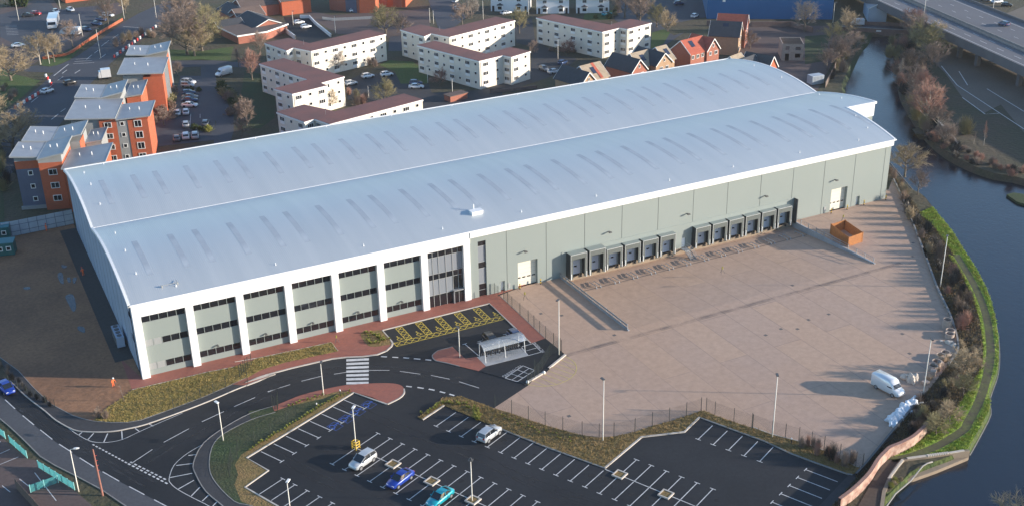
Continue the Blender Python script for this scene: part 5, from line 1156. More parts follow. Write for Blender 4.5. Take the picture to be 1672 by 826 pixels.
# teal cabins at the left edge
for (px, py), lab in [((-40,424),'dark green site cabin with pale windows, the nearer one at the left edge'), ((-46,398),'dark green site cabin behind the nearer cabin at the left edge')]:
    c = P(px,py); t = thing('site_cabin', lab, 'site cabin', (c.x,c.y,0), rad(-14), 'green site cabins at the left edge'); m_ = MB(); m_.box(0,0,.2,7.6,2.8,2.8); m_.build('body', MT['greencabin'], t)
    m_ = MB(); m_.box(-.1,-.1,2.8,7.7,2.9,2.95); m_.build('roof', mat('teal_cabin_roof', (.03,.17,.20), .6), t)
    for x in (2.0,5.0,6.6): add_win(t, x, -.03, 1.7, 0, (.7,.7,1,.12,0))
# teal railings bottom left
def railing(a, b, h, label, n_=3):
    L = (b-a).length; t = thing('teal_railing', label, 'railing', (a.x,a.y,0), ang(a,b), 'teal palisade railings by the road'); m_ = MB()
    for i in range(int(L/.16)): m_.box(.16*i+.02,-.02,.05,.16*i+.1,.02,h)
    m_.build('pales', MT['teal'], t)
    for i in range(n_+1): q_ = MB(); q_.box(L*i/n_-.06,-.05,0,L*i/n_+.06,.05,h+.1); q_.build('post', mat('pale_teal_post', (.2,.45,.45), .5) if i == 0 else bpy.data.materials['pale_teal_post'], t)
railing(D7(-90,90), D7(50,200), 1.25, 'teal palisade railing panel cut by the left edge of the picture'); railing(D7(92,238), D7(252,380), 1.25, 'teal palisade railing panel second from the left edge')
railing(D7(358,470), D7(690,675), 1.25, 'long teal palisade railing panel nearest the street lamp', 6); railing(D7(285,698), D7(540,608), 1.25, 'teal palisade gate panel running back from the long railing', 2)
a, b = D7(150,660), D7(420,960); L = (b-a).length; t = thing('timber_fence', 'dark weathered timber board fence at the bottom left corner', 'fence', (a.x,a.y,0), ang(a,b)); m_ = MB()
for i in range(int(L/.3)): m_.box(.3*i,-.03*(i%2),0,.3*i+.28,.03,1.7+.04*(i%3))
m_.build('boards', MT['timber'], t)
b0 = D7(60,880); m_ = None
# yard edge: low wall and armco along the canal side
edge_pts = smooth_line(pts(B4,0,(865,345),(908,432),(962,560),(1062,818))+pts(B3,0,(1042,30),(1122,250),(1202,420),(1245,560),(1247,640),(1190,720)), 3)
m_ = MB(); ribbon(edge_pts, .3, 0, .45, m_); o = m_.build('yard_edge_wall', MT['greykerb']); tag(o, 'low grey edging wall curving along the canal side of the yard', 'wall')
m_ = MB(); ribbon(pts(B2,0,(1030,190),(872,376),(700,585),(640,650)), .3, 0, .6, m_); tag(m_.build('dark_edge_wall', MT['lampdark']), 'low dark wall at the lower right edge of the yard', 'wall')
# curved brick wall above the towpath
bw = smooth_line(pts(W2,0,(60,860),(215,740),(370,585),(470,430),(545,350),(600,300),(720,250),(850,180),(960,80))+[B2(1057,388)], 4)
m_ = MB(); ribbon(bw, .4, 0, 1.75, m_); o = tag(m_.build('brick_wall', brick_mat('pale_patched_old_brick', (.30,.14,.10), (.22,.10,.08), (.32,.24,.20), .45, .15, .012, wall=True, stain=(.50,.38,.31), stain_scale=.9, stain_amt=.8)), 'curving old red brick wall between the yard corner and the towpath', 'wall')  # old red brick with paler patches
m_ = MB(); ribbon(bw, .5, 1.75, 1.83, m_); m_.build('coping', brick_mat('brick_coping', (.30,.15,.11), (.24,.12,.09), (.3,.22,.2), .3, .3, .02), o)
# concrete quay, coping, stub walls
q = pts(W2, -.75, (748,345),(1000,312),(1458,240),(1450,300),(1100,445),(860,530),(760,545),(735,470)); m_ = MB(); m_.prism(q, -3, -.75); o = tag(m_.build('concrete_apron', MT['concwall']), 'stained tan concrete apron sloping into the canal', 'quay')
m_ = MB(); ribbon(pts(W2,0,(750,335),(1000,306),(1455,236)), .5, -1.6, .22, m_); ribbon(pts(W2,0,(750,335),(690,400),(625,490),(590,570),(545,680),(520,860)), .5, -1.6, .22, m_); o = tag(m_.build('quay_wall', MT['concwall']), 'low concrete quay wall with pale blocks on top beside the towpath bend', 'wall')
m_ = MB(); c = MB()
for a_, b_ in [((790,328),(1000,300)),((1240,270),(1400,244))]: ribbon(pts(W2,0,a_,b_), .35, .22, .34, m_)
for i in range(9): u = W2(1005,300).lerp(W2(1235,270), (i+.5)/9); m_.box(u.x-.2,u.y-.2,.22,u.x+.2,u.y+.2,.38)
for i in range(14): u = W2(745,345).lerp(W2(595,550), (i+.5)/14); m_.box(u.x-.17,u.y-.17,.22,u.x+.17,u.y+.17,.4)
m_.build('coping_block', MT['coping'], o)
m_ = MB(); m_.tube([W2(1065,350,.2), W2(1010,365,.3), W2(960,395,.3), W2(830,555,.1), W2(670,690,0), W2(570,830,0), W2(520,920,0)], .11, 8)
t = tag(m_.build('pipe_rail', MT['greykerb'], smooth=True), 'long pale grey pipe rail running along the quay into the water', 'pipe')
# canal edge line of piling
m_ = MB(); ribbon([v for v in water[20:len(west)-8]], .12, WZ-.3, WZ+.12, m_); tag(m_.build('sheet_piling', MT['greykerb']), 'thin pale line of piling along the near bank of the canal', 'piling')
# timber skip pen in the far yard
q = [D3(465,495), D3(605,600), D3(715,560), D3(575,462)]; a = q[0]; t = thing('timber_pen', 'open topped bright orange timber pen on the far part of the yard', 'timber pen', (a.x,a.y,.03)); c = [v-a for v in q]
bd = MB()
for i in range(4):
    p0, p1 = c[i], c[(i+1)%4]; L = (p1-p0).length; n_ = int(L/.3)
    for k in range(n_): bd.bar(p0.lerp(p1,(k+.5)/n_)+Vector((0,0,.05)), p0.lerp(p1,(k+.5)/n_)+Vector((0,0,2.1+.03*(k%2))), .26, .05) if False else None
    bd2 = MB(); d = (p1-p0)/L
    for k in range(n_): u = p0+d*(L*k/n_+.02); w_ = p0+d*(L*(k+1)/n_-.02); bd2.bar(u+Vector((0,0,1.05)), w_+Vector((0,0,1.05)), .05, 2.1)
    bd2.build('board_panel', MT['newwood'], t)
    m_ = MB(); m_.box(p0.x-.08,p0.y-.08,0,p0.x+.08,p0.y+.08,2.2); m_.build('post', MT['newwood'], t)
# survey tripods in the yard
def tripod(p_, label, s=1.0, rz=0):
    t = thing('marker_stand', label, 'marker stand', (p_.x,p_.y,.04), rz, 'small stands left on the yard and paving'); m_ = MB()
    for k in range(3): a_ = rad(90+120*k); m_.tube([(.05*math.cos(a_),.05*math.sin(a_),1.0*s),(.55*s*math.cos(a_),.55*s*math.sin(a_),0)], .03, 5)
    m_.build('leg', MT['lampdark'], t); m_ = MB(); m_.box(-.1,-.1,1.0*s,.1,.1,1.5*s); m_.build('head', mat('olive_plastic', (.24,.22,.04), .6) if 'olive_plastic' not in bpy.data.materials else bpy.data.materials['olive_plastic'], t)
tripod(P(857,489), 'small dark three legged stand on the yard in front of the ivory shutter'); tripod(P(1179,447), 'yellow green stand alone in the middle of the dock yard'); tripod(D3(565,400), 'yellow green stand behind the timber pen')
tripod(P(550,560), 'yellow stand on the red paving near the end of the long grass bed')
# low path bollards on the beds
bm = MB(); bm.cyl((0,0), .09, 0, .75, 8, m=0); bm.cyl((0,0), .1, .75, .95, 8, m=1); bm = bm.mesh('path_light')
for p_, lab in [(A8(570,165),'short black path light near the tip of the planted bed'),(A8(430,245),'short black path light halfway along the planted bed'),(A8(805,290)*0+B2(255,455),'short black path light near the right hand fence')]:
    tag(put(bm, 'path_light', [MT['black'], MT['white2']], None, (p_.x,p_.y,.12)), lab, 'path light', 'short black path lights')
# air handling unit beside the gable
c = A6(770,640); t = thing('cooling_unit', 'pale louvred cooling unit against the shaded left gable', 'cooling unit', (-1.9,12.6,0), 0); m_ = MB(); m_.box(0,0,.3,1.3,5.2,2.2); m_.build('casing', MT['gable'], t)
m_ = MB()
for i in range(4): m_.cyl((.65,.8+1.25*i), .42, 2.2, 2.3, 12)
m_.build('fan', MT['lampdark'], t); m_ = MB()
for i in range(7): m_.box(-.03,.2+.7*i,.5,-.005,.75+.7*i,2.0)
m_.build('louvre', MT['lampdark'], t)
# bike shelter
a, b = C6(330,448,.12), C6(705,357,.12); t = thing('cycle_shelter', 'white framed cycle shelter with a pale curved canopy over rows of bike racks', 'cycle shelter', (51.4,-22.3,.12)); Ls = 7.4
m_ = MB()
for x in (0,Ls/2,Ls):
    m_.tube([(x,0,0),(x,.35,2.35),(x,1.0,2.75),(x,2.6,2.5)], .06, 6); m_.tube([(x,2.4,0),(x,2.3,2.55)], .06, 6)
m_.build('frame', MT['white2'], t)
m_ = MB(); prof = [(.0,2.2),(.35,2.62),(1.0,2.85),(1.8,2.82),(2.6,2.55)]
m_.loft([[(x,y,z+dz) for dz, pr in ((0,prof),(.05,prof[::-1])) for y, z in pr] for x in (-.3, Ls+.3)]); m_.build('canopy', MT['clearpanel'], t)
m_ = MB()
for i in range(18):
    x = .25+i*(Ls-.5)/17; m_.tube([(x,.2,0),(x,.2,.35),(x,2.0,.75),(x,2.2,.2)], .028, 5)
m_.build('bike_rack', MT['galv'], t)
m_ = MB()
for i in range(18):
    x = .25+i*(Ls-.5)/17; m_.box(x-.1,1.5,.75,x+.1,1.7,1.1)
    if i%2: m_.box(x-.1,.9,.55,x+.1,1.05,.75)
m_.build('rack_tray', MT['black'], t)
# barriers of red and white on the main road
for i in range(16):
    p_ = A1(735,372).lerp(A1(1000,180), i/15); m_ = MB(); m_.box(-.5,-.2,0,.5,.2,.9, i%2); tag(m_.build('road_barrier', [MT['redplastic'], MT['white2']], None, (p_.x,p_.y,.03), ang(A1(735,372),A1(1000,180))), 'red or white plastic road barrier in the long chain beside the main road', 'road barrier', 'red and white barriers along the main road')
for i in range(14):
    p_ = A1(100,700).lerp(A1(265,600), i/9) if i < 10 else A1(330,550).lerp(A1(285,480), (i-10)/4); m_ = MB(); m_.box(-.4,-.2,0,.4,.2,.9, i%2); tag(m_.build('road_barrier', [MT['redplastic'], MT['white2']], None, (p_.x,p_.y,.03), rad(60)), 'red or white plastic road barrier around the works near the white car', 'road barrier', 'red and white barriers around the roadworks')
# low brick wall of the verge
m_ = MB(); ribbon(smooth_line(pts(Q1,0,(480,672),(620,650),(770,620),(950,500),(1150,370),(1377,235)),3), .4, 0, .9, m_); tag(m_.build('low_brick_wall', MT['orange']), 'long low orange brick wall along the verge at the upper left', 'wall')
m_ = MB(); ribbon(pts(G1,0,(525,265),(600,320)), .3, 0, 1.5, m_); ribbon(pts(G1,0,(640,150),(715,150),(760,200),(890,305)), .35, 0, 1.2, m_); tag(m_.build('white_wall', MT['white2']), 'white boundary wall around the bungalow yard', 'wall')
m_ = MB(); ribbon(pts(G1,0,(820,160),(900,170),(1220,155)), .2, 0, 1.0, m_); tag(m_.build('yard_fence', MT['galv']), 'pale fence line across the works yard', 'fence')
m_ = MB(); ribbon(pts(J1,0,(690,235),(1100,250),(1450,245),(1650,300)), .3, 0, 1.8, m_); tag(m_.build('long_brick_wall', MT['brownbrick']), 'long dark brick wall below the blue shed', 'wall')
m_ = MB(); ribbon(pts(A4,0,(600,330),(560,420),(515,505)), .15, 0, 1.7, m_); tag(m_.build('canal_fence', MT['timber']), 'grey board fence between the building site and the canal', 'fence')
m_ = MB(); ribbon(pts(A4,0,(1160,700),(1250,800),(1290,860)), .6, 0, .5, m_); tag(m_.build('far_bank_wall', MT['greykerb']), 'grey retaining edge across the far bank of the canal', 'wall')
m_ = MB(); ribbon(pts(A3,0,(0,600),(300,570)), .2, 0, .9, m_); tag(m_.build('low_wall', MT['brownbrick']), 'low brick wall just behind the warehouse eaves', 'wall')

# ---------------- vehicles
def ring8(x, w, zb, zt, r=.12, tw=.9):
    return [(x,-w*.93,zb),(x,-w,zb+.12),(x,-w,zt-r),(x,-w*tw,zt),(x,w*tw,zt),(x,w,zt-r),(x,w,zb+.12),(x,w*.93,zb)]
def car_meshes(kind):
    """low-poly but properly proportioned bodies; x forward, origin at ground centre"""
    b, g, rf = MB(), MB(), MB()
    if kind == 'sedan':
        b.loft([ring8(-2.28,.72,.35,.82),ring8(-2.15,.84,.25,.98),ring8(-1.6,.9,.22,1.02),ring8(-.6,.91,.22,.98),ring8(.6,.91,.22,.95),ring8(1.4,.89,.22,.90),ring8(2.0,.82,.25,.76),ring8(2.25,.66,.32,.62)])
        cab = [(-1.85,.72,.98,.70,.99),(-1.05,.78,.97,.62,1.38),(-.35,.79,.96,.62,1.44),(.25,.79,.95,.60,1.40),(1.1,.74,.93,.70,.95)]; roofr = (-1.0,.22); wb = 1.35; R_ = .32
    elif kind == 'hatch':
        b.loft([ring8(-1.95,.74,.35,.85),ring8(-1.85,.84,.25,1.0),ring8(-1.2,.88,.22,1.02),ring8(.4,.89,.22,.98),ring8(1.2,.86,.22,.92),ring8(1.75,.78,.25,.76),ring8(1.95,.62,.32,.6)])
        cab = [(-1.85,.74,1.0,.72,1.02),(-1.55,.76,1.0,.62,1.42),(-.6,.79,.99,.64,1.5),(.2,.79,.98,.62,1.46),(1.0,.72,.95,.70,.97)]; roofr = (-1.5,.18); wb = 1.2; R_ = .31
    elif kind == 'suv':
        b.loft([ring8(-2.2,.78,.45,.95),ring8(-2.1,.9,.32,1.1),ring8(-1.2,.94,.28,1.12),ring8(.5,.94,.28,1.08),ring8(1.3,.92,.28,1.04),ring8(1.95,.86,.32,.94),ring8(2.22,.7,.4,.72)])
        cab = [(-2.12,.82,1.1,.80,1.12),(-1.85,.82,1.1,.70,1.6),(-.8,.84,1.09,.70,1.7),(.2,.84,1.08,.68,1.66),(1.15,.78,1.05,.76,1.07)]; roofr = (-1.8,.18); wb = 1.32; R_ = .37
    elif kind == 'van':
        b.loft([ring8(-2.7,.92,.4,2.35,.15,.85),ring8(-2.6,.98,.35,2.5,.2,.82),ring8(.6,.98,.35,2.5,.2,.82),ring8(1.05,.97,.35,2.38,.25,.78),ring8(1.75,.95,.35,1.35,.15,.88),ring8(2.35,.92,.35,1.12,.15,.9),ring8(2.65,.78,.45,.85)])
        g.add([(1.09,-.72,2.25),(1.09,.72,2.25),(1.79,.80,1.40),(1.79,-.80,1.40)], [(0,3,2,1)])
        for s in (-1,1): g.add([(.45,s*.992,1.4),(1.5,s*.975,1.4),(1.25,s*.93,1.75),(.95,s*.90,2.1),(.45,s*.95,2.1)], [(0,1,2,3,4) if s < 0 else (4,3,2,1,0)])
        cab = None; roofr = None; wb = 1.6; R_ = .36
    if cab:
        g.loft([[(x,-w0,z0),(x,-w1,z1),(x,w1,z1),(x,w0,z0)] for x,w0,z0,w1,z1 in cab])
        c = [k for k in cab if roofr[0]-.1 <= k[0] <= roofr[1]+.1]
        rf.loft([[(x,-w1*1.02,z1-.03),(x,-w1*.9,z1+.03),(x,w1*.9,z1+.03),(x,w1*1.02,z1-.03)] for x,w0,z0,w1,z1 in c])
        for s in (-1,1):   # pillars
            for k0, k1 in ((0,1),(3,4),(2,2)):
                p0, p1 = cab[k0], cab[k1]
                if k0 == k1: rf.bar((p0[0],s*p0[1]*1.01,p0[2]),(p0[0],s*p0[3]*1.02,p0[4]),.05,.09)
                else: rf.bar((p0[0],s*(p0[1] if k0 else p0[3])*1.0,p0[2]+.0 if k0==0 else p0[4]),(p1[0],s*(p1[3] if k0==0 else p1[1]),p1[4] if k0==0 else p1[2]),.06,.07)
            rf.box(cab[3][0]+.45,s*(cab[3][1]+.05),1.0,cab[3][0]+.6,s*(cab[3][1]+.22),1.14)
    wh, rm, hl, tl = MB(), MB(), MB(), MB()
    def cylx(m_, c, r, y0, y1, n=14):
        vs = [(c[0]+r*math.cos(2*PI*k/n), y, c[1]+r*math.sin(2*PI*k/n)) for y in (y0,y1) for k in range(n)]
        m_.add(vs, [(k,(k+1)%n,n+(k+1)%n,n+k) for k in range(n)]+[tuple(range(n)),tuple(reversed(range(n,2*n)))])
    wy = .80 if kind != 'van' else .86
    if kind == 'suv': wy = .84
    cylx(wh, (0,0), R_, -.12, .12); cylx(rm, (0,0), R_*.66, -.135, .135)
    fx = {'sedan':2.12,'hatch':1.82,'suv':2.06,'van':2.5}[kind]; bx = {'sedan':-2.24,'hatch':-1.94,'suv':-2.18,'van':-2.7}[kind]; hz = {'sedan':.62,'hatch':.64,'suv':.8,'van':.85}[kind]
    for s in (-1,1): pass
    hl.box(-.16,-.17,-.09,.07,.17,.09); tl.box(-.05,-.14,-.1,.06,.14,.1)
    return dict(body=b.mesh('body', True), glass=g.mesh('windows'), roof=rf.mesh('roof') if cab else None, wheel=wh.mesh('tyre'), rim=rm.mesh('rim'), hl=hl.mesh('headlight'), tl=tl.mesh('tail_light'), wb=wb, R=R_, wy=wy, fx=fx, bx=bx, hz=hz)
CM = {k: car_meshes(k) for k in ('sedan','hatch','suv','van')}
def car(c, heading, kind, col, label, grp='parked cars', z=.03, cat=None, full=True):
    d = CM[kind]; nm = {'van':'van'}.get(kind, 'parked_car'); t = thing(nm, label, cat or ('van' if kind == 'van' else 'car'), (c.x,c.y,z), heading, grp)
    pm = CP[col]; put(d['body'], 'body', pm, t, own=True); put(d['glass'], 'windows', MT['carglass'], t, own=True)
    if d['roof']: put(d['roof'], 'roof', pm, t, own=True)
    for x in (-d['wb'], d['wb']):
        for s in (-1, 1):
            o = put(d['wheel'], 'wheel', MT['tyre'], t, (x, s*d['wy'], d['R']), own=True)
            if full: put(d['rim'], 'rim', MT['rim'], o, own=True)
    if full:
        for s in (-1, 1):
            put(d['hl'], 'headlight', MT['headlight'], t, (d['fx']-.02, s*.52, d['hz']), own=True); put(d['tl'], 'tail_light', MT['tail'], t, (d['bx'], s*.6, d['hz']+.18), own=True)
    return t
hm = PA-PI/2; hp = PA+PI/2     # headings -g and +g
hv = math.atan2(-FG.y, -FG.x); hq = math.atan2(FG.y, FG.x)
G_ = 'cars in the new car park'
car(F(-5.93,-13.7), hv, 'suv', 'silver', 'silver grey estate car with roof bars at the left end of the centre row', G_)
car(F(-2.93,-13.9), hv, 'sedan', 'blue', 'deep blue saloon between two kerbed tree pits', G_)
car(F(.07,-14.0), hv, 'sedan', 'teal', 'bright teal saloon cut by the lower middle of the picture', G_)
car(F(-1.55,2.3), hq, 'suv', 'silver', 'silver hatchback parked nose to the planting bed', G_)
car(Vector((55.3,-16.3,0)), rad(-88), 'hatch', 'black', 'black car behind the cycle shelter, left one', G_); car(Vector((59.6,-17.3,0)), rad(-88), 'hatch', 'navy', 'dark blue car behind the cycle shelter, right one', G_)
a = P(2,628); b = P(22,648); car((a+b)/2, ang(a,b), 'hatch', 'blue', 'bright blue car driving on the road at the left edge', None, .02)
a = P(1437,632); b = P(1462,645); car((a+b)/2, ang(a,b)-rad(0), 'van', 'white', 'white panel van parked on the yard near the stacked rings', None, .04)
for (x0,y0,x1,y1,k,c_,lab) in [
  (1170,560,1245,560,'hatch','silver','silver car at the top of the residents row by the orange flats'),(1175,540,1250,545,'suv','white','white car near the top of the residents row'),(1175,612,1255,606,'hatch','navy','dark blue car in the residents row under the bushes'),(1180,636,1265,634,'sedan','grey','grey blue car in the residents row'),(1175,655,1265,655,'sedan','navy','dark car just above the long white car'),(1175,688,1265,688,'sedan','white','long white car in the residents row'),
  (1140,755,1142,722,'hatch','white','white car facing away, left of a pair'),(1196,750,1196,716,'hatch','white','white car facing away, right of a pair'),(1195,826,1197,800,'hatch','silver','pale car alone below the pair of white cars'),
  (1137,920,1137,885,'hatch','grey','dark car beside the white cars near the roof edge'),(1195,915,1195,865,'suv','white','white car nearest the roof edge, centre of three'),(1255,910,1255,862,'suv','silver','white car nearest the roof edge, right of three'),(1320,810,1325,800,'hatch','grey','small grey car half hidden by a hedge')]:
    a, b = A1(x0,y0), A1(x1,y1); car((a+b)/2, ang(a,b), k, c_, lab, 'cars in the residents car park', .05, full=False)
t0 = A1(1375,505); t1 = A1(1500,470); car((t0+t1)/2, ang(t1,t0), 'van', 'white', 'white minibus parked at the top of the estate lane', None, .05)
for (x0,y0,x1,y1,k,c_,lab) in [(610,300,660,285,'sedan','white','white car on the main road beside the roadworks')]: pass
for (f,x0,y0,x1,y1,k,c_,lab) in [
  (A1,285,605,330,590,'hatch','white','white car driving up the main road at the roadworks'),(A1,430,550,475,540,'hatch','black','dark red car driving down the main road'),
  (Q1,290,195,340,190,'sedan','black','black car in the far car park at the top left'),(Q1,370,170,450,175,'hatch','red','red car in the far car park'),(Q1,600,135,665,165,'hatch','white','pale green white car on the side road'),(Q1,760,120,830,140,'hatch','white','white car on the side road right of the lamp'),
  (Q1,1150,190,1290,200,'suv','white','white car beside the verge, rightmost of the row'),(Q1,1090,235,1200,245,'sedan','navy','navy car in the verge row'),(Q1,1035,280,1145,295,'sedan','navy','dark blue car in the verge row below the navy one'),(Q1,920,345,1030,360,'hatch','navy','blue black car nearest the white lorry'),(Q1,150,540,270,525,'sedan','white','white car behind the big ochre tree'),
  (C2,950,430,1003,420,'hatch','white','white car in the courtyard, left of two'),(C2,1100,415,1152,408,'hatch','white','white car in the courtyard, right of two'),(C2,805,490,880,475,'hatch','silver','silver car behind the red bush'),
  (C1,150,800,290,795,'sedan','white','white car at the foot of the flats near the roof edge'),(C1,165,765,270,765,'hatch','navy','dark car behind the white one by the flats'),
  (A3,325,445,368,465,'hatch','grey','dark grey car by the lawn left of the gabled houses'),(A3,375,480,455,465,'sedan','silver','silver car at the left end of the gabled houses'),(A3,445,425,490,405,'hatch','navy','dark blue car at the left end of the gabled houses'),
  (C1,985,140,1070,125,'sedan','silver','silver car by the white semis at the top'),(C1,575,100,625,92,'hatch','white','white car on the blue grey lane, nearer one'),(C1,555,35,590,15,'hatch','silver','silver car on the blue grey lane, further one'),
  (Y1,570,122,612,118,'hatch','white','white car in front of the roller door'),(G1,600,200,665,190,'hatch','white','white car in the bungalow yard, upper one'),(G1,655,235,720,225,'hatch','white','white car in the bungalow yard, lower one'),
  (S1,705,150,755,140,'hatch','teal','pale teal car on the semis lawn'),(S1,1505,175,1555,150,'hatch','white','white car in the depot yard'),(S1,1350,50,1420,45,'hatch','navy','dark car in the depot yard behind the tree'),
  (A4,1480,22,1515,18,'sedan','white','white car beyond the motorway, centre'),(A4,1420,5,1450,10,'hatch','silver','silver car beyond the motorway, left'),(A4,1525,38,1580,40,'hatch','black','black car beyond the motorway, right')]:
    a, b = f(x0,y0), f(x1,y1); car((a+b)/2, ang(a,b), k, c_, lab, 'distant cars', .05, full=False)
a, b = A4(1500,138,VZ), A4(1570,158,VZ); car((a+b)/2, ang(b,a)+0, 'hatch', 'navy', 'blue and white car driving on the motorway', None, VZ+.02)
def boxtruck(f, x0, y0, x1, y1, label, w_=2.4, h_=2.8, col='white'):
    a, b = f(x0,y0), f(x1,y1); L = (b-a).length; t = thing('box_lorry', label, 'lorry', (a.x,a.y,.05), ang(a,b), None); m_ = MB(); m_.box(0,-w_/2,.6,L*.76,w_/2,h_); m_.build('cargo_box', CP[col], t)
    m_ = MB(); m_.loft([ring8(L*.78,w_/2*.95,.5,h_*.82),ring8(L*.92,w_/2*.95,.5,h_*.8),ring8(L,w_/2*.9,.5,h_*.5)]); m_.build('cab', CP[col], t)
    m_ = MB(); m_.add([(L*.93,-w_/2*.8,h_*.78),(L*.93,w_/2*.8,h_*.78),(L*1.0,w_/2*.8,h_*.52),(L*1.0,-w_/2*.8,h_*.52)], [(0,3,2,1)]); m_.build('windscreen', MT['carglass'], t)
    for x in (L*.15, L*.85): m_ = MB(); m_.box(x-.4,-w_/2,0,x+.4,w_/2,.6); m_.build('wheel', MT['tyre'], t)
boxtruck(Q1, 905,400,690,400, 'white box lorry parked by the verge trees'); boxtruck(Q1, 620,240,590,340, 'large pale lorry in the far car park', 3.4, 3.2)
boxtruck(C3, 420,280,335,290, 'white lorry passing behind the orange flats', 2.4, 3); boxtruck(A4, 735,150,660,150, 'pale blue lorry on the canal bridge road', 2.2, 2.4)
# ---------------- building materials on the yard
ri = MB(); n_ = 16
def ring_mesh(r=.78, h=.85, th=.13):
    m_ = MB(); 
    for k in range(n_):
        a0, a1 = 2*PI*k/n_, 2*PI*(k+1)/n_; c0, s0, c1, s1 = math.cos(a0), math.sin(a0), math.cos(a1), math.sin(a1); q = r-th
        m_.quad((r*c0,r*s0,0),(r*c1,r*s1,0),(r*c1,r*s1,h),(r*c0,r*s0,h)); m_.quad((q*c1,q*s1,0),(q*c0,q*s0,0),(q*c0,q*s0,h),(q*c1,q*s1,h)); m_.quad((r*c0,r*s0,h),(r*c1,r*s1,h),(q*c1,q*s1,h),(q*c0,q*s0,h))
    return m_.mesh('concrete_ring')
rg = ring_mesh()
lab_r = ['pale concrete ring nearest the dark bank, top of its stack','pale concrete ring under the topmost one','pale concrete ring second in the upper group','lower concrete ring of the upper group','concrete ring nearest the brick line, first of the lower group','second concrete ring of the lower group','third concrete ring of the lower group','last concrete ring of the lower group beside the lamp post']
for (x, y, z), lab in zip([(568,190,0),(568,190,.85),(588,225,.0),(585,245,0),(560,350,0),(535,365,0),(512,400,0),(492,425,0)], ['lower concrete ring of the stack of two by the bank','upper concrete ring of the stack of two by the bank','concrete ring just below the stack of two','lowest concrete ring of the upper group','concrete ring nearest the bank in the lower group','second concrete ring from the bank in the lower group','third concrete ring from the bank in the lower group','concrete ring nearest the lamp post']):
    p_ = K1(x,y); tag(put(rg, 'concrete_ring', MT['conering'], None, (p_.x,p_.y,.04+z)), lab, 'concrete ring', 'concrete rings stacked on the yard edge')
def lumpy(name, c, sx, sy, sz, m, seed, n_=60, rz=0):
    """irregular heap: displaced half ball"""
    rnd = random.Random(seed); bm_ = bmesh.new(); bmesh.ops.create_icosphere(bm_, subdivisions=3, radius=1)
    ph = [(Vector((rnd.uniform(-1,1),rnd.uniform(-1,1),rnd.uniform(-1,1))).normalized(), rnd.uniform(.08,.3), rnd.uniform(3,9)) for _ in range(9)]
    for v in bm_.verts:
        f_ = 1+sum(a_*math.sin(v.co.dot(d_)*k_) for d_, a_, k_ in ph)*.35; v.co = Vector((v.co.x*sx*f_, v.co.y*sy*f_, max(-.05, v.co.z*sz*f_)))
    me = bpy.data.meshes.new(name); bm_.to_mesh(me); bm_.free(); return put(me, name, m, None, c, rz)
for (x,y,s,z,lab) in [(335,470,.75,.7,'grey wrapped sack beside the cream bulk bag'),(378,490,.95,1.25,'tall cream bulk bag next to the white van'),(585,275,.7,.5,'white crumpled bag between the two groups of rings'),(540,265,.35,.2,'small white scrap of sheet on the yard'),(610,290,.5,.4,'pale bag at the yard edge right of the crumpled one')]:
    p_ = K1(x,y); tag(lumpy('bulk_bag', (p_.x,p_.y,.03), s, s, z, MT['sack'], int(x)), lab, 'bag', 'bags of material at the yard edge')
a, b = K1(255,730), K1(410,590)
for i in range(11):
    p_ = a.lerp(b, i/10)+Vector((random.uniform(-.5,.5), random.uniform(-.3,.3), 0)); tag(lumpy('plastic_wrapped_pile', (p_.x,p_.y,.03), random.uniform(.8,1.2), random.uniform(.6,.9), random.uniform(.6,1.1), MT['plastic'], 40+i, rz=random.uniform(0,3)), 'crumpled pale blue plastic wrapped bundle in the heap along the lower right yard edge', 'wrapped bundle', 'plastic wrapped bundles heaped at the yard edge')
t = thing('brick_pallet_row', 'low row of stacked pale bricks between the rings and the fence line', 'brick stack', K1(470,500)); a, b = K1(450,505)-K1(470,500), K1(575,350)-K1(470,500)
for i in range(7): p_ = a.lerp(b, i/6); m_ = MB(); m_.box(-.5,-.4,0,.5,.4,.55+.15*(i%3)); m_.build('brick_stack', MT['tanbrick'] if i%2 else MT['conering'], t, p_, .3*i)
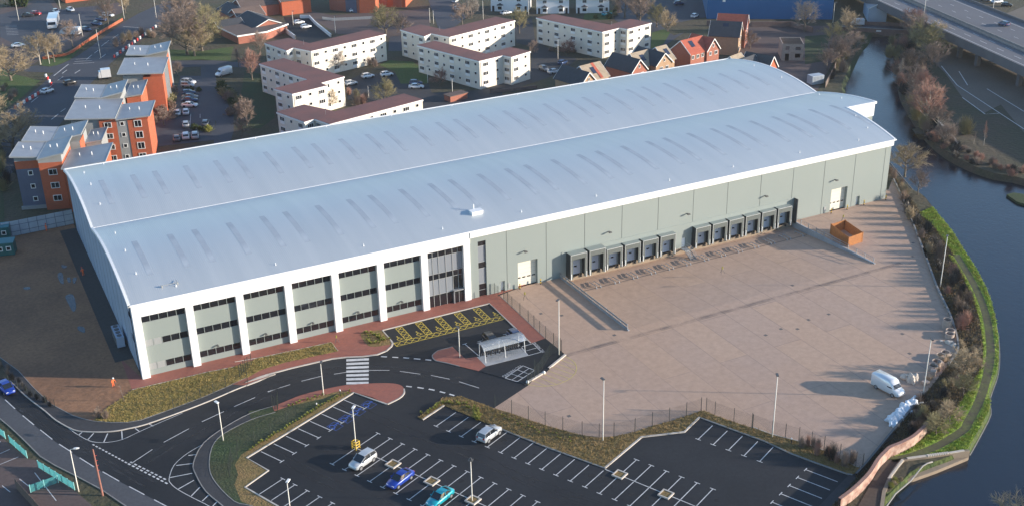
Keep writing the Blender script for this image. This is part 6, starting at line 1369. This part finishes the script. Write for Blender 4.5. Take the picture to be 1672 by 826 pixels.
# ---------------- people in orange hi-vis
def person(p_, label, rz=0, bend=0.0, arms=.25):
    """one continuous body grown from a posed skeleton"""
    h = Vector((0,0,.95)); ch = Vector((0, -.25*bend, 1.38-.1*bend)); nk = ch+Vector((0,-.08*bend,.12)); hd = nk+Vector((0,-.05-.1*bend,.17))
    vs = [h, h+Vector((0,-.05*bend,.22)), ch, nk, hd, hd+Vector((0,0,.1))]; rs = [(.16,.12),(.15,.11),(.19,.12),(.065,.065),(.10,.11),(.085,.09)]; es = [(0,1),(1,2),(2,3),(3,4),(4,5)]
    for s in (-1, 1):
        i = len(vs); vs += [h+Vector((s*.1,0,-.08)), Vector((s*.13,-.04,.5)), Vector((s*.15,.02,.09)), Vector((s*.16,-.14,.04))]; rs += [(.1,.1),(.07,.07),(.05,.05),(.05,.035)]; es += [(0,i),(i,i+1),(i+1,i+2),(i+2,i+3)]
        i = len(vs); sh = ch+Vector((s*.2,0,.02)); vs += [sh, sh+Vector((s*(.1+.1*arms),-.02,-.28)), sh+Vector((s*(.06+.05*arms),-.2-.2*bend,-.46)), sh+Vector((s*.06,-.28-.2*bend,-.5))]; rs += [(.07,.07),(.052,.052),(.038,.038),(.04,.028)]; es += [(2,i),(i,i+1),(i+1,i+2),(i+2,i+3)]
    me = bpy.data.meshes.new('person'); me.from_pydata([tuple(v) for v in vs], es, []); o = bpy.data.objects.new('tmp_person', me); COL.objects.link(o)
    sk = o.modifiers.new('s', 'SKIN'); 
    for i, r in enumerate(rs): me.skin_vertices[0].data[i].radius = r
    me.skin_vertices[0].data[0].use_root = True
    o.modifiers.new('ss', 'SUBSURF').levels = 1
    dg = bpy.context.evaluated_depsgraph_get(); me2 = bpy.data.meshes.new_from_object(o.evaluated_get(dg)); bpy.data.objects.remove(o)
    me2.materials.clear()
    for m_ in (MT['orangevis'], MT['skin'], MT['boots']): me2.materials.append(m_)
    hand = [vs[i] for i in (len(vs)-1, len(vs)-9)]
    for pl_ in me2.polygons:
        c = pl_.center; pl_.use_smooth = True
        pl_.material_index = 1 if c.z > nk.z or min((c-q_).length for q_ in hand) < .09 else (2 if c.z < .12 else 0)
    t = put(me2, 'person', None, None, (p_.x,p_.y,.12), rz); tag(t, label, 'person', 'workers in orange overalls')
    hb = MB(); hb.tube([hd+Vector((0,0,.06)), hd+Vector((0,0,.1)), hd+Vector((0,0,.19)), hd+Vector((0,0,.23))], [.16,.135,.11,.03], 10); hb.build('hard_hat', MT['white2'] if arms > .2 else MT['redplastic'], t, smooth=True)
    st = MB()
    return t
person(A7(678,118), 'worker in bright orange overalls walking on the soil in front of the gable corner', rad(30), .5, .6)
person(A6(537,200), 'worker in orange beside the dark strip along the gable', rad(200), .3, .1); person(A5(300,705), 'worker in orange by the pale hoarding at the back of the soil', rad(120), .1, .1)

# ================================================================== VEGETATION
def stick(mb, a, b, ra, rb, n=3):
    d = (b-a).normalized(); x = d.cross(Vector((.3,.9,.1))).normalized(); y = d.cross(x); vs = []
    for p, r in ((a,ra),(b,rb)):
        for k in range(n): t = 2*PI*k/n; vs.append(p+x*(r*math.cos(t))+y*(r*math.sin(t)))
    mb.add(vs, [(k,k+n,(k+1)%n+n,(k+1)%n) for k in range(n)])
def bare_tree(seed, h=10, spread=.75, trunk=.3, limbs=11, sub=8, twigs=9, tw=.026, style='round'):
    """winter tree of unit design height h: tapered trunk with limbs, crown of fine twigs"""
    rnd = random.Random(seed); T, K = MB(), MB(); up_ = Vector((0,0,1))
    def dirv(d, a, az):
        x = d.cross(Vector((.1,.2,1)) if abs(d.z) < .9 else Vector((1,0,0))).normalized(); y = d.cross(x)
        return (d*math.cos(a)+(x*math.cos(az)+y*math.sin(az))*math.sin(a)).normalized()
    th = h*trunk; pts_ = [Vector((0,0,0))]; p = Vector((0,0,0)); d = up_.copy(); r = h*.022
    for i in range(8):
        p = p+d*(h*.1); d = (d+Vector((rnd.uniform(-.12,.12),rnd.uniform(-.12,.12),.12))).normalized(); pts_.append(p.copy())
    T.tube(pts_, [r*(1-.115*i) for i in range(len(pts_))], 7)
    T.tube([Vector((0,0,-.1)),Vector((0,0,.25))], [r*1.5,r*1.02], 7)
    az = rnd.uniform(0,6)
    for i in range(limbs):
        f_ = trunk*.8+(1-trunk)*.62*(i/limbs); s_ = pts_[min(7,int(f_*10))].lerp(pts_[min(8,int(f_*10)+1)], (f_*10)%1); az += 2.4+rnd.uniform(-.4,.4)
        a_ = (.95-.55*i/limbs)*spread*1.25; L = h*(.42-.17*i/limbs)*(.8+.4*rnd.random())
        if style == 'column': L *= .7; a_ *= .5
        d1 = dirv(up_, a_, az); m1 = s_+d1*L*.5; d2 = (d1+up_*.35).normalized(); e1 = m1+d2*L*.5
        r1 = r*(.5-.25*i/limbs); T.tube([s_, m1, e1], [r1, r1*.65, r1*.25], 5)
        for j in range(sub):
            t = .25+.75*j/max(1,sub-1); b0 = s_.lerp(m1, t*2) if t < .5 else m1.lerp(e1, t*2-1); d3 = dirv((d1+up_*.3).normalized(), rnd.uniform(.35,.95), rnd.uniform(0,6.3)); L2 = L*rnd.uniform(.3,.5)
            e2 = b0+d3*L2+up_*L2*.15; stick(K, b0, e2, tw*1.5, tw*.8)
            for k in range(twigs):
                u = b0.lerp(e2, .2+.8*k/max(1,twigs-1)); d4 = dirv((d3+up_*.25).normalized(), rnd.uniform(.3,1.1), rnd.uniform(0,6.3)); L3 = L2*rnd.uniform(.35,.6); e3 = u+d4*L3; stick(K, u, e3, tw, tw*.5)
                for q_ in range(4): v = u.lerp(e3, .2+.26*q_); e4 = v+dirv(d4, rnd.uniform(.3,.9), rnd.uniform(0,6.3))*L3*.6; stick(K, v, e4, tw*.7, tw*.35)
    return T.mesh('trunk', True), K.mesh('crown')
def bush_mesh(seed, n=130, tw=.014, leafy=False, h=1.0):
    rnd = random.Random(seed); K = MB(); S_ = MB()
    for i in range(n):
        az = rnd.uniform(0,2*PI); tilt = abs(rnd.gauss(0,.55)); L = rnd.uniform(.5,1.05); b0 = Vector((rnd.uniform(-.25,.25),rnd.uniform(-.25,.25),0))
        d = Vector((math.cos(az)*math.sin(tilt), math.sin(az)*math.sin(tilt), max(.15,math.cos(tilt)))); e = b0+d*L
        stick(S_ if i < 12 else K, b0, e, tw*(1.0), tw*.5)
        for k in range(6):
            u = b0.lerp(e, .25+.14*k); d2 = (d+Vector((rnd.uniform(-.9,.9),rnd.uniform(-.9,.9),rnd.uniform(-.3,.6)))).normalized(); e2 = u+d2*rnd.uniform(.14,.34); stick(K, u, e2, tw*.7, tw*.35)
            if leafy:
                for q_ in range(5):
                    c = u.lerp(e2, rnd.random())+Vector((rnd.uniform(-.06,.06),)*3); x = Vector((rnd.uniform(-1,1),rnd.uniform(-1,1),rnd.uniform(-1,1))).normalized()*.05; y = x.cross(Vector((rnd.uniform(-1,1),rnd.uniform(-1,1),rnd.uniform(-1,1)))).normalized()*.04
                    K.add([c-x-y,c+x-y,c+x+y,c-x+y], [(0,1,2,3)])
    return S_.mesh('stems'), K.mesh('crown')
TP = [bare_tree(11, 10, .85, .2, 13), bare_tree(12, 10, .75, .15, 14), bare_tree(13, 10, .9, .28, 12), bare_tree(14, 10, .55, .2, 12, 5, 6, style='column'), bare_tree(15, 10, .9, .08, 17)]
BP = [bush_mesh(21), bush_mesh(22, 120), bush_mesh(23, 70)]; LP = [bush_mesh(31, 110, .02, True), bush_mesh(32, 90, .02, True)]
rnt = random.Random(5)
def tree(p_, h, wf, tw, label, var=None, grp='bare winter trees', bark='bark'):
    v = rnt.randrange(len(TP)) if var is None else var; s = h/10.0
    t = thing('bare_tree', label, 'tree', (p_.x,p_.y,.03), rnt.uniform(0,6.28), grp)
    for k, nm, m_ in ((0,'trunk',MT[bark]),(1,'crown',MT['twig_'+tw])): put(TP[v][k], nm, m_, t, own=True, scale=(s*wf*1.2,s*wf*1.2,s))
    return t
def bush(p_, r, h, tw, label, leafy=False, grp='shrubs', nm='shrub'):
    v = rnt.choice(LP if leafy else BP); t = thing(nm, label, 'shrub', (p_.x,p_.y,.05), rnt.uniform(0,6.28), grp)
    put(v[0], 'stems', MT['bark'], t, own=True, scale=(r,r,h)); put(v[1], 'crown', MT[tw] if tw in MT else MT['twig_'+tw], t, own=True, scale=(r,r,h)); return t
TREES = [ # photo pixel of the foot, height, width factor, twig colour, label, variant
 ((18,132),12,1.25,'tan','wide ochre tree at the left edge by the junction',4),((66,106),11,.95,'tan','tan tree with a pale forked trunk on the corner lawn',0),((89,102),10,.85,'tan','tan tree on the tip of the corner lawn',1),((119,78),10,.8,'brown','brownish tree on the verge beside the white lorry',2),((177,42),10,.9,'brown','tree on the verge by the row of parked cars',0),((205,22),9,.8,'tan','tree at the top of the verge',1),
 ((22,246),12,1.35,'tan','large ochre tree left of the orange flats',4),((-12,215),12,1.2,'tan','pinkish tree cut by the left edge above the orange flats',1),((52,245),6,1.0,'grey','pale tree touching the near flats roof',2),
 ((306,90),16,1.25,'brown','tallest brown tree beside the main road',1),((330,84),13,1.2,'olive','olive tree beside the bungalow, left of its gable',4),((318,92),11,1.2,'tan','yellowish tree in front of the tall brown pair',0),((280,74),11,1.2,'brown','smaller brown tree left of the tall pair',2),((300,50),14,1.2,'brown','brown tree far up the main road side',1),((345,55),11,1.0,'olive','olive tree behind the bungalows',4),
 ((412,131),10,.75,'red','reddish brown tree left of the cream flats on a bright lawn patch',1),((390,110),7,.7,'brown','thin brown tree beside the white minibus',3),((403,205),8,.85,'brown','brown tree above the estate lane',1),((396,225),6,.9,'brown','smaller brown tree next to the warehouse roof edge',2),((268,205),5,1.2,'brown','brown tree between the orange flats and the parked cars',0),((290,125),5,.9,'brown','small tree at the top of the residents parking',1),((275,180),4,1.1,'twig' if 0 else 'olive','olive tree between the orange walls and the parked cars',4),
 ((553,118),7,1.0,'grey','grey bare tree in front of the upper cream block',0),((538,180),7,.9,'tan','yellowish tree in front of the blank cream end wall',4),((630,55),11,1.1,'olive','big olive tree between the flats and the works yard',4),((628,165),6.5,1.25,'olive','dense olive tree beside the courtyard cars',4),((718,140),5.5,.9,'red','small red brown tree at the foot of the central cream block',4),((755,45),9,1.1,'brown','pinkish brown tree beside the blue grey lane',2),((848,55),9,.9,'olive','dark olive tree left of the right cream block',1),((870,95),6,.7,'brown','small tree between two cream blocks',2),
 ((926,90),5.5,1.1,'red','red brown tree in front of the right cream block',4),((1045,40),12,1.15,'brown','large pinkish tree right of the white semis',1),((1072,45),9,1.0,'olive','olive tree in front of the depot yard',4),((1020,30),11,1.1,'brown','bare tree behind the right cream block',0),((1090,52),8,.9,'tan','ochre tree beside the depot wall',4),
 ((1313,52),11,1.0,'grey','grey white bare tree in front of the blue shed',1),((1383,58),9,1.0,'tan','golden tree by the bridge road',4),((1360,75),8,1.0,'olive','olive tree left of the canal bridge',0),((1370,105),10,1.2,'brown','wide brown tree on the near canal bank below the bridge',4),((1350,115),7,1.1,'brown','brown tree beside the half built house',2),
 ((1495,75),11,1.15,'brown','large brown tree between the canal bridge and the motorway',1),((1512,95),12,1.1,'olive','large greenish tree on the far canal bank',4),((1482,130),9,1.1,'dark','dark tree on the far bank under the large one',0),((1530,80),9,1.0,'tan','ochre tree against the motorway deck',4),((1512,205),12,.95,'red','tall reddish birch on the far canal bank',1),((1498,180),8,.9,'brown','brown tree left of the reddish birch',2),((1530,212),7,1.0,'brown','lower brown tree right of the reddish birch',0),((1468,135),8,.6,'grey','thin grey tree at the waters edge of the far bank',3),((1606,238),7,.4,'red','thin reddish sapling on the waste ground right of the canal',3),((1590,235),3.5,.6,'brown','tiny sapling beside the thin reddish one',3),
 ((1477,289),8.5,1.15,'tan','round golden bare tree at the warehouse right corner',0),((1498,318),6,.9,'brown','brown tree just below the golden one on the canal bank',2),((1572,612),5.5,1.2,'tan','wide ochre tree on the bank right of the concrete rings',4),((1550,690),4,1.1,'tan','olive ochre tree on the bank by the towpath bend',4),((1572,645),4,1.1,'olive','olive tree between the ochre trees and the bright grass',0),((1528,710),4,1.1,'olive','olive brown tree just above the brick wall',4),
 ((1488,60),10,1.0,'red','red brown tree beside the motorway parapet',1),((1520,120),10,1.0,'brown','brown tree below the motorway edge on the far bank',2),((1490,155),9,1.0,'brown','brown tree low on the far bank above the birch',0),((1505,165),9,.9,'red','second reddish tree just above the tall birch',1),((1545,235),6,1.0,'brown','rounded brown tree right below the birch',4),
 ((1395,90),8,1.0,'brown','brown tree on the near bank just under the bridge',2),((655,60),8,1.0,'brown','brown tree right of the big olive tree',0),((770,30),8,1.0,'grey','grey tree beyond the blue grey lane',1),((460,120),6,1.0,'brown','brown tree left of the upper cream block',2),((425,90),8,.9,'brown','brown tree below the bungalows',1),((1225,80),6,1.0,'brown','brown tree beside the tall houses',0),
 ((1700,900),11,1.2,'tan','ochre tree cut by the lower right corner of the picture',4)]
for px, h, wf, tw, lab, var in TREES: tree(P(*px), h, wf, tw, lab, var, bark='paleb' if 'birch' in lab or 'pale' in lab or 'sapling' in lab else 'bark')
# undergrowth and hedges: dense belts of individual shrubs
def belt(f, line, n_, wd, r, h, cols, label, grp, jit=.3, leafy=False, nm='shrub'):
    n_ = max(3, round(n_*.68)); r *= 1.12; h *= 1.08
    q = [f(*p_) for p_ in line]; L = [0]
    for a, b in zip(q[:-1], q[1:]): L.append(L[-1]+(b-a).length)
    for i in range(n_):
        d = L[-1]*(i+.5)/n_; k = max(j for j in range(len(q)-1) if L[j] <= d); a, b = q[k], q[k+1]; u = a.lerp(b, (d-L[k])/(L[k+1]-L[k])); t_ = (b-a).normalized(); s = Vector((-t_.y,t_.x,0))
        u = u+s*rnt.uniform(-wd,wd)+t_*rnt.uniform(-jit,jit); k_ = rnt.uniform(.7,1.3); bush(u, r*k_, h*k_, rnt.choice(cols), label, leafy, grp, nm)
belt(B4, [(860,290),(920,440),(1010,620),(1090,800)], 20, 1.3, 1.3, 1.9, ['brown','dark','tan'], 'brown bare shrub in the undergrowth between the yard corner and the canal', 'shrubs on the upper canal bank')
belt(B3, [(1100,30),(1190,220),(1270,380),(1300,520)], 30, 1.8, 1.2, 1.9, ['brown','dark','twig_dark','red'], 'dark brown shrub in the belt between the curved yard edge and the bright bank', 'shrubs on the middle canal bank')
belt(B3, [(1310,560),(1310,740)], 12, 1.2, .8, .9, ['brown','tan','olive'], 'brown or olive shrub behind the concrete rings', 'shrubs behind the concrete rings')
belt(B2, [(1230,20),(1150,150),(1080,240),(1060,340)], 24, 2.0, 1.1, 1.5, ['brown','dark','olive','tan'], 'bushy brown shrub on the bank above the brick wall', 'shrubs above the brick wall')
belt(B2, [(1050,240),(1000,320),(950,400)], 16, .8, .9, .9, ['dark','brown','twig_dark'], 'low dark bramble behind the plastic bundles', 'brambles behind the plastic bundles')
belt(A4, [(960,250),(975,330),(1000,450),(1060,600),(1160,720),(1240,780)], 70, 5.0, 2.2, 3.0, ['brown','dark','red','olive'], 'tangled brown shrub on the far canal bank', 'shrubs on the far canal bank')
belt(B4, [(1060,40),(1130,110),(1240,180),(1430,260),(1640,315)], 46, 2.6, 1.8, 1.5, ['brown','red','dark'], 'low red brown scrub along the far waters edge', 'scrub along the far waters edge')
belt(A4, [(690,230),(640,330),(600,470)], 16, 2.5, 1.6, 2.4, ['brown','olive','dark'], 'shrub on the near bank by the canal bridge', 'shrubs near the canal bridge')
belt(B2, [(300,460),(400,500),(500,545),(620,590)], 16, .9, .9, 1.9, ['red','dark','brown'], 'reddish or dark shrub against the yard fence at the lower right', 'shrubs against the lower right fence')
belt(A1, [(700,300),(800,270),(880,240),(1020,240)], 12, 2.5, 1.8, 2.4, ['tan','brown'], 'pale brown bush beyond the red and white barriers', 'bushes beyond the road barriers')
belt(A1, [(1080,600),(1100,680),(1060,780)], 10, 1.8, 1.4, 1.8, ['leaf','olive','brown'], 'shrub between the orange flats and the residents cars', 'shrubs beside the orange flats', leafy=True)
belt(A1, [(1180,585),(1290,590)], 5, .5, 1.0, 1.0, ['leaf','leaf'], 'low evergreen shrub between the parked cars', 'shrubs among the residents cars', leafy=True)
belt(A5, [(1250,40),(1360,60)], 6, 1.2, 1.2, 1.2, ['leaf_bright','leaf'], 'green shrub beside the white cars near the roof edge', 'shrubs near the roof edge', leafy=True)
belt(A5, [(720,170),(820,180),(980,175)], 8, .6, 1.1, 1.4, ['leaf','leaf'], 'dark green shrub at the foot of the middle orange flats', 'shrubs under the middle flats', leafy=True)
belt(A2, [(120,530),(170,540),(230,560)], 5, .8, 1.8, 2.6, ['leaf_bright','leaf'], 'yellow green rounded shrub beside the left cream block', 'evergreen shrubs by the left cream block', leafy=True)
belt(A1, [(1420,560),(1450,620),(1500,700),(1560,760)], 18, 3, 1.5, 1.8, ['leaf','brown','olive'], 'dark shrub between the estate lane and the cream flats', 'shrubs along the estate lane', leafy=True)
belt(A2, [(700,420),(780,420),(860,430)], 8, 1.2, 1.7, 2.4, ['brown','dark'], 'dark brown bush in front of the upper cream block', 'bushes in the flats courtyard')
belt(A2, [(660,600),(740,640),(700,680),(820,640)], 10, 1.2, 1.3, 2.0, ['red','olive','brown'], 'reddish bush behind the warehouse eaves', 'bushes behind the warehouse eaves')
belt(A1, [(0,560),(90,600),(60,660)], 8, 1.5, 1.5, 1.8, ['olive','brown'], 'bush on the lawn at the left edge', 'bushes on the left lawn')
belt(A5, [(10,20),(40,150),(60,330),(90,450)], 18, 2.5, 1.8, 2.4, ['tan','olive','dark'], 'ochre or dark bush left of the near orange flats', 'bushes left of the near orange flats')
belt(A7, [(560,300),(620,270),(600,310),(660,290)], 6, .6, .8, 1.4, ['brown','tan'], 'small bare shrub on the verge corner near the junction', 'shrubs on the verge corner')
belt(A7, [(0,-20),(70,60),(140,130),(330,240)], 16, .8, .6, .9, ['dark','brown'], 'low dark weed clump along the left edge of the soil', 'weeds along the soil edge')
belt(Q1, [(130,80),(330,70)], 5, 1.2, 2.6, 4.5, ['leaf','leaf'], 'dark green evergreen at the top left corner', 'evergreens at the top left', leafy=True)
belt(A3, [(380,330),(480,330),(560,340)], 8, 1.0, 1.1, 1.1, ['brown','leaf'], 'low shrub along the foot of the right cream block', 'shrubs at the right cream block', leafy=True)
belt(A3, [(640,130),(780,120),(830,60)], 8, 1.0, 1.3, 1.6, ['leaf','olive'], 'garden hedge by the white semis', 'hedges by the white semis', leafy=True)
belt(W2, [(620,640),(660,580),(700,540)], 8, .8, .5, .6, ['tan','leaf_bright'], 'ochre weed clump between the quay walls', 'weeds between the quay walls', leafy=True)
# small planted tufts on the beds: low yellow green plants in rows
tuft = MB(); rr_ = random.Random(3)
for i in range(46):
    az = rr_.uniform(0,6.28); t_ = rr_.uniform(.1,1.0); L = rr_.uniform(.6,1); d = Vector((math.cos(az)*math.sin(t_),math.sin(az)*math.sin(t_),math.cos(t_)))*L; s = Vector((-math.sin(az),math.cos(az),0))*.11
    tuft.add([-s*.5, s*.5, d*.6+s, d, d*.6-s], [(0,1,2,3,4)])
tuft = tuft.mesh('bedding_plant')
def tufts(f, line, n_, wd, r, mname, label, grp):
    q = [f(*p_) for p_ in line]; L = [0]
    for a, b in zip(q[:-1], q[1:]): L.append(L[-1]+(b-a).length)
    for i in range(n_):
        d = L[-1]*(i+.5)/n_; k = max(j for j in range(len(q)-1) if L[j] <= d); a, b = q[k], q[k+1]; u = a.lerp(b, (d-L[k])/(L[k+1]-L[k])); t_ = (b-a).normalized(); u = u+Vector((-t_.y,t_.x,0))*rnt.uniform(-wd,wd)
        s = r*rnt.uniform(.7,1.3); tag(put(tuft, 'bedding_plant', MT[mname], None, (u.x,u.y,.11), rnt.uniform(0,6), own=True, scale=(s,s,s)), label, 'plant', grp)
tufts(A8, [(20,500),(160,415),(330,315),(480,215),(640,140)], 34, .25, .45, 'leaf_bright', 'low yellow green plant in the long row beside the first bays', 'bedding plants left of the blue bays')
tufts(A8, [(250,235),(360,195),(480,165)], 10, .2, .4, 'leaf_bright', 'low yellow green plant along the edge of the red island paving', 'bedding plants on the island')
tufts(A8, [(1060,285),(1180,205),(1290,215),(1400,260)], 22, .5, .5, 'leaf_bright', 'low plant on the rounded end of the boundary bed', 'bedding plants on the rounded bed end')
tufts(B6, [(705,535),(780,535),(850,570),(780,590),(720,560)], 26, .6, .5, 'leaf_bright', 'low olive plant in the small bed beside the yellow bays', 'bedding plants in the small bed')
tufts(B1, [(30,290),(300,380),(500,440)], 24, .8, .3, 'leaf_bright', 'small sparse plant on the boundary bed', 'sparse plants on the boundary bed')
tag(bush(A8(1385,305), 1.0, 1.3, 'leaf_bright', 'x', True, None), 'single bright green shrub at the head of the bay left of the parked silver hatchback', 'shrub'); 
# staked sapling by the corner
t = thing('sapling', 'thin leaning staked sapling on the verge in front of the corner pier', 'sapling', A7(742,205)+Vector((0,0,.1))); m_ = MB(); m_.tube([(0,0,0),(-.1,.05,1.6),(-.25,.1,3.0)], [.05,.04,.015], 6); m_.build('trunk', MT['timber'], t)
m_ = MB(); r_ = random.Random(9)
for i in range(26): b0 = Vector((-.05-.008*i,.05,1.2+.07*i)); az = r_.uniform(0,6); stick(m_, b0, b0+Vector((math.cos(az)*.5,math.sin(az)*.5,.35))*r_.uniform(.5,1), .014, .006)
m_.build('crown', MT['twig_brown'], t)
# tufty grass on the bright canal bank: nobody could count it
gp = gr+rimr[k0:k1+1]+pts(W2, 0, (1440,235),(1000,306),(790,325))
def inpoly(x, y, pl_):
    c = False; j = len(pl_)-1
    for i in range(len(pl_)):
        if (pl_[i][1] > y) != (pl_[j][1] > y) and x < (pl_[j][0]-pl_[i][0])*(y-pl_[i][1])/(pl_[j][1]-pl_[i][1])+pl_[i][0]: c = not c
        j = i
    return c
def grass_stuff(poly, n_, hmax, m, name, label, avoid=None, z=.07, wd=.05):
    xs = [v[0] for v in poly]; ys = [v[1] for v in poly]; mb = MB(); k = 0
    for _ in range(n_*12):
        if k >= n_: break
        x, y = rnt.uniform(min(xs),max(xs)), rnt.uniform(min(ys),max(ys))
        if not inpoly(x, y, poly): continue
        if avoid and min((Vector((x,y,0))-Vector((q_.x,q_.y,0))).length for q_ in avoid) < .95: continue
        k += 1
        for b in range(4):
            az = rnt.uniform(0,6.28); h = hmax*rnt.uniform(.4,1); c = Vector((x+rnt.uniform(-.2,.2),y+rnt.uniform(-.2,.2),z)); s = Vector((math.cos(az),math.sin(az),0))*wd; tp_ = c+Vector((rnt.uniform(-.15,.15),rnt.uniform(-.15,.15),h)); mb.add([c-s,c+s,tp_], [(0,1,2)])
    o = mb.build(name, m); o['kind'] = 'stuff'; tag(o, label, 'grass')
tpd = [a.lerp(b, k/8) for a, b in zip(tp[:-1], tp[1:]) for k in range(8)]
grass_stuff(gp, 10000, .3, mat('bank_grass_blades', (.26,.40,.035), .8, var=.8, scale=.5, col2=(.28,.25,.05)), 'bank_grass', 'bright tufty grass on the canal bank beside the towpath', avoid=tpd, wd=.06)
grass_stuff(verge_n, 5000, .22, mat('dry_grass_blades', (.40,.29,.10), .85, var=.8, scale=.8, col2=(.24,.21,.06)), 'verge_grass', 'dry ochre grass on the verge in front of the offices', z=.12, wd=.05)
grass_stuff(i3, 4500, .16, mat('mulch_bits', (.34,.22,.09), .85, var=.8, scale=1, col2=(.20,.16,.05)), 'bed_litter', 'dry litter and weeds on the boundary bed', z=.11, wd=.06)
grass_stuff(bank+bankr, 8000, .45, mat('dry_bank_stalks', (.17,.115,.06), .9, var=.8, scale=.5, col2=(.09,.08,.03)), 'bank_stalks', 'dry brown stalks covering the bank undergrowth', z=.06, wd=.05)

# ------------------------------------------------------------------ winter haze
mb = MB(); mb.box(-1520,-620,-6,2220,3020,112); hm_ = bpy.data.materials.new('winter_haze'); hm_.use_nodes = True; t = hm_.node_tree; t.nodes.clear()
ov = t.nodes.new('ShaderNodeOutputMaterial'); pv = t.nodes.new('ShaderNodeVolumePrincipled'); pv.inputs['Density'].default_value = .00007; pv.inputs['Color'].default_value = (.80,.86,.95,1); pv.inputs['Anisotropy'].default_value = .2
t.links.new(pv.outputs[0], ov.inputs['Volume']); o = mb.build('haze', hm_); o['kind'] = 'stuff'; tag(o, 'thin pale winter haze over the whole district', 'haze')
# lift shared meshes that were only used through object materials
bpy.context.view_layer.update()
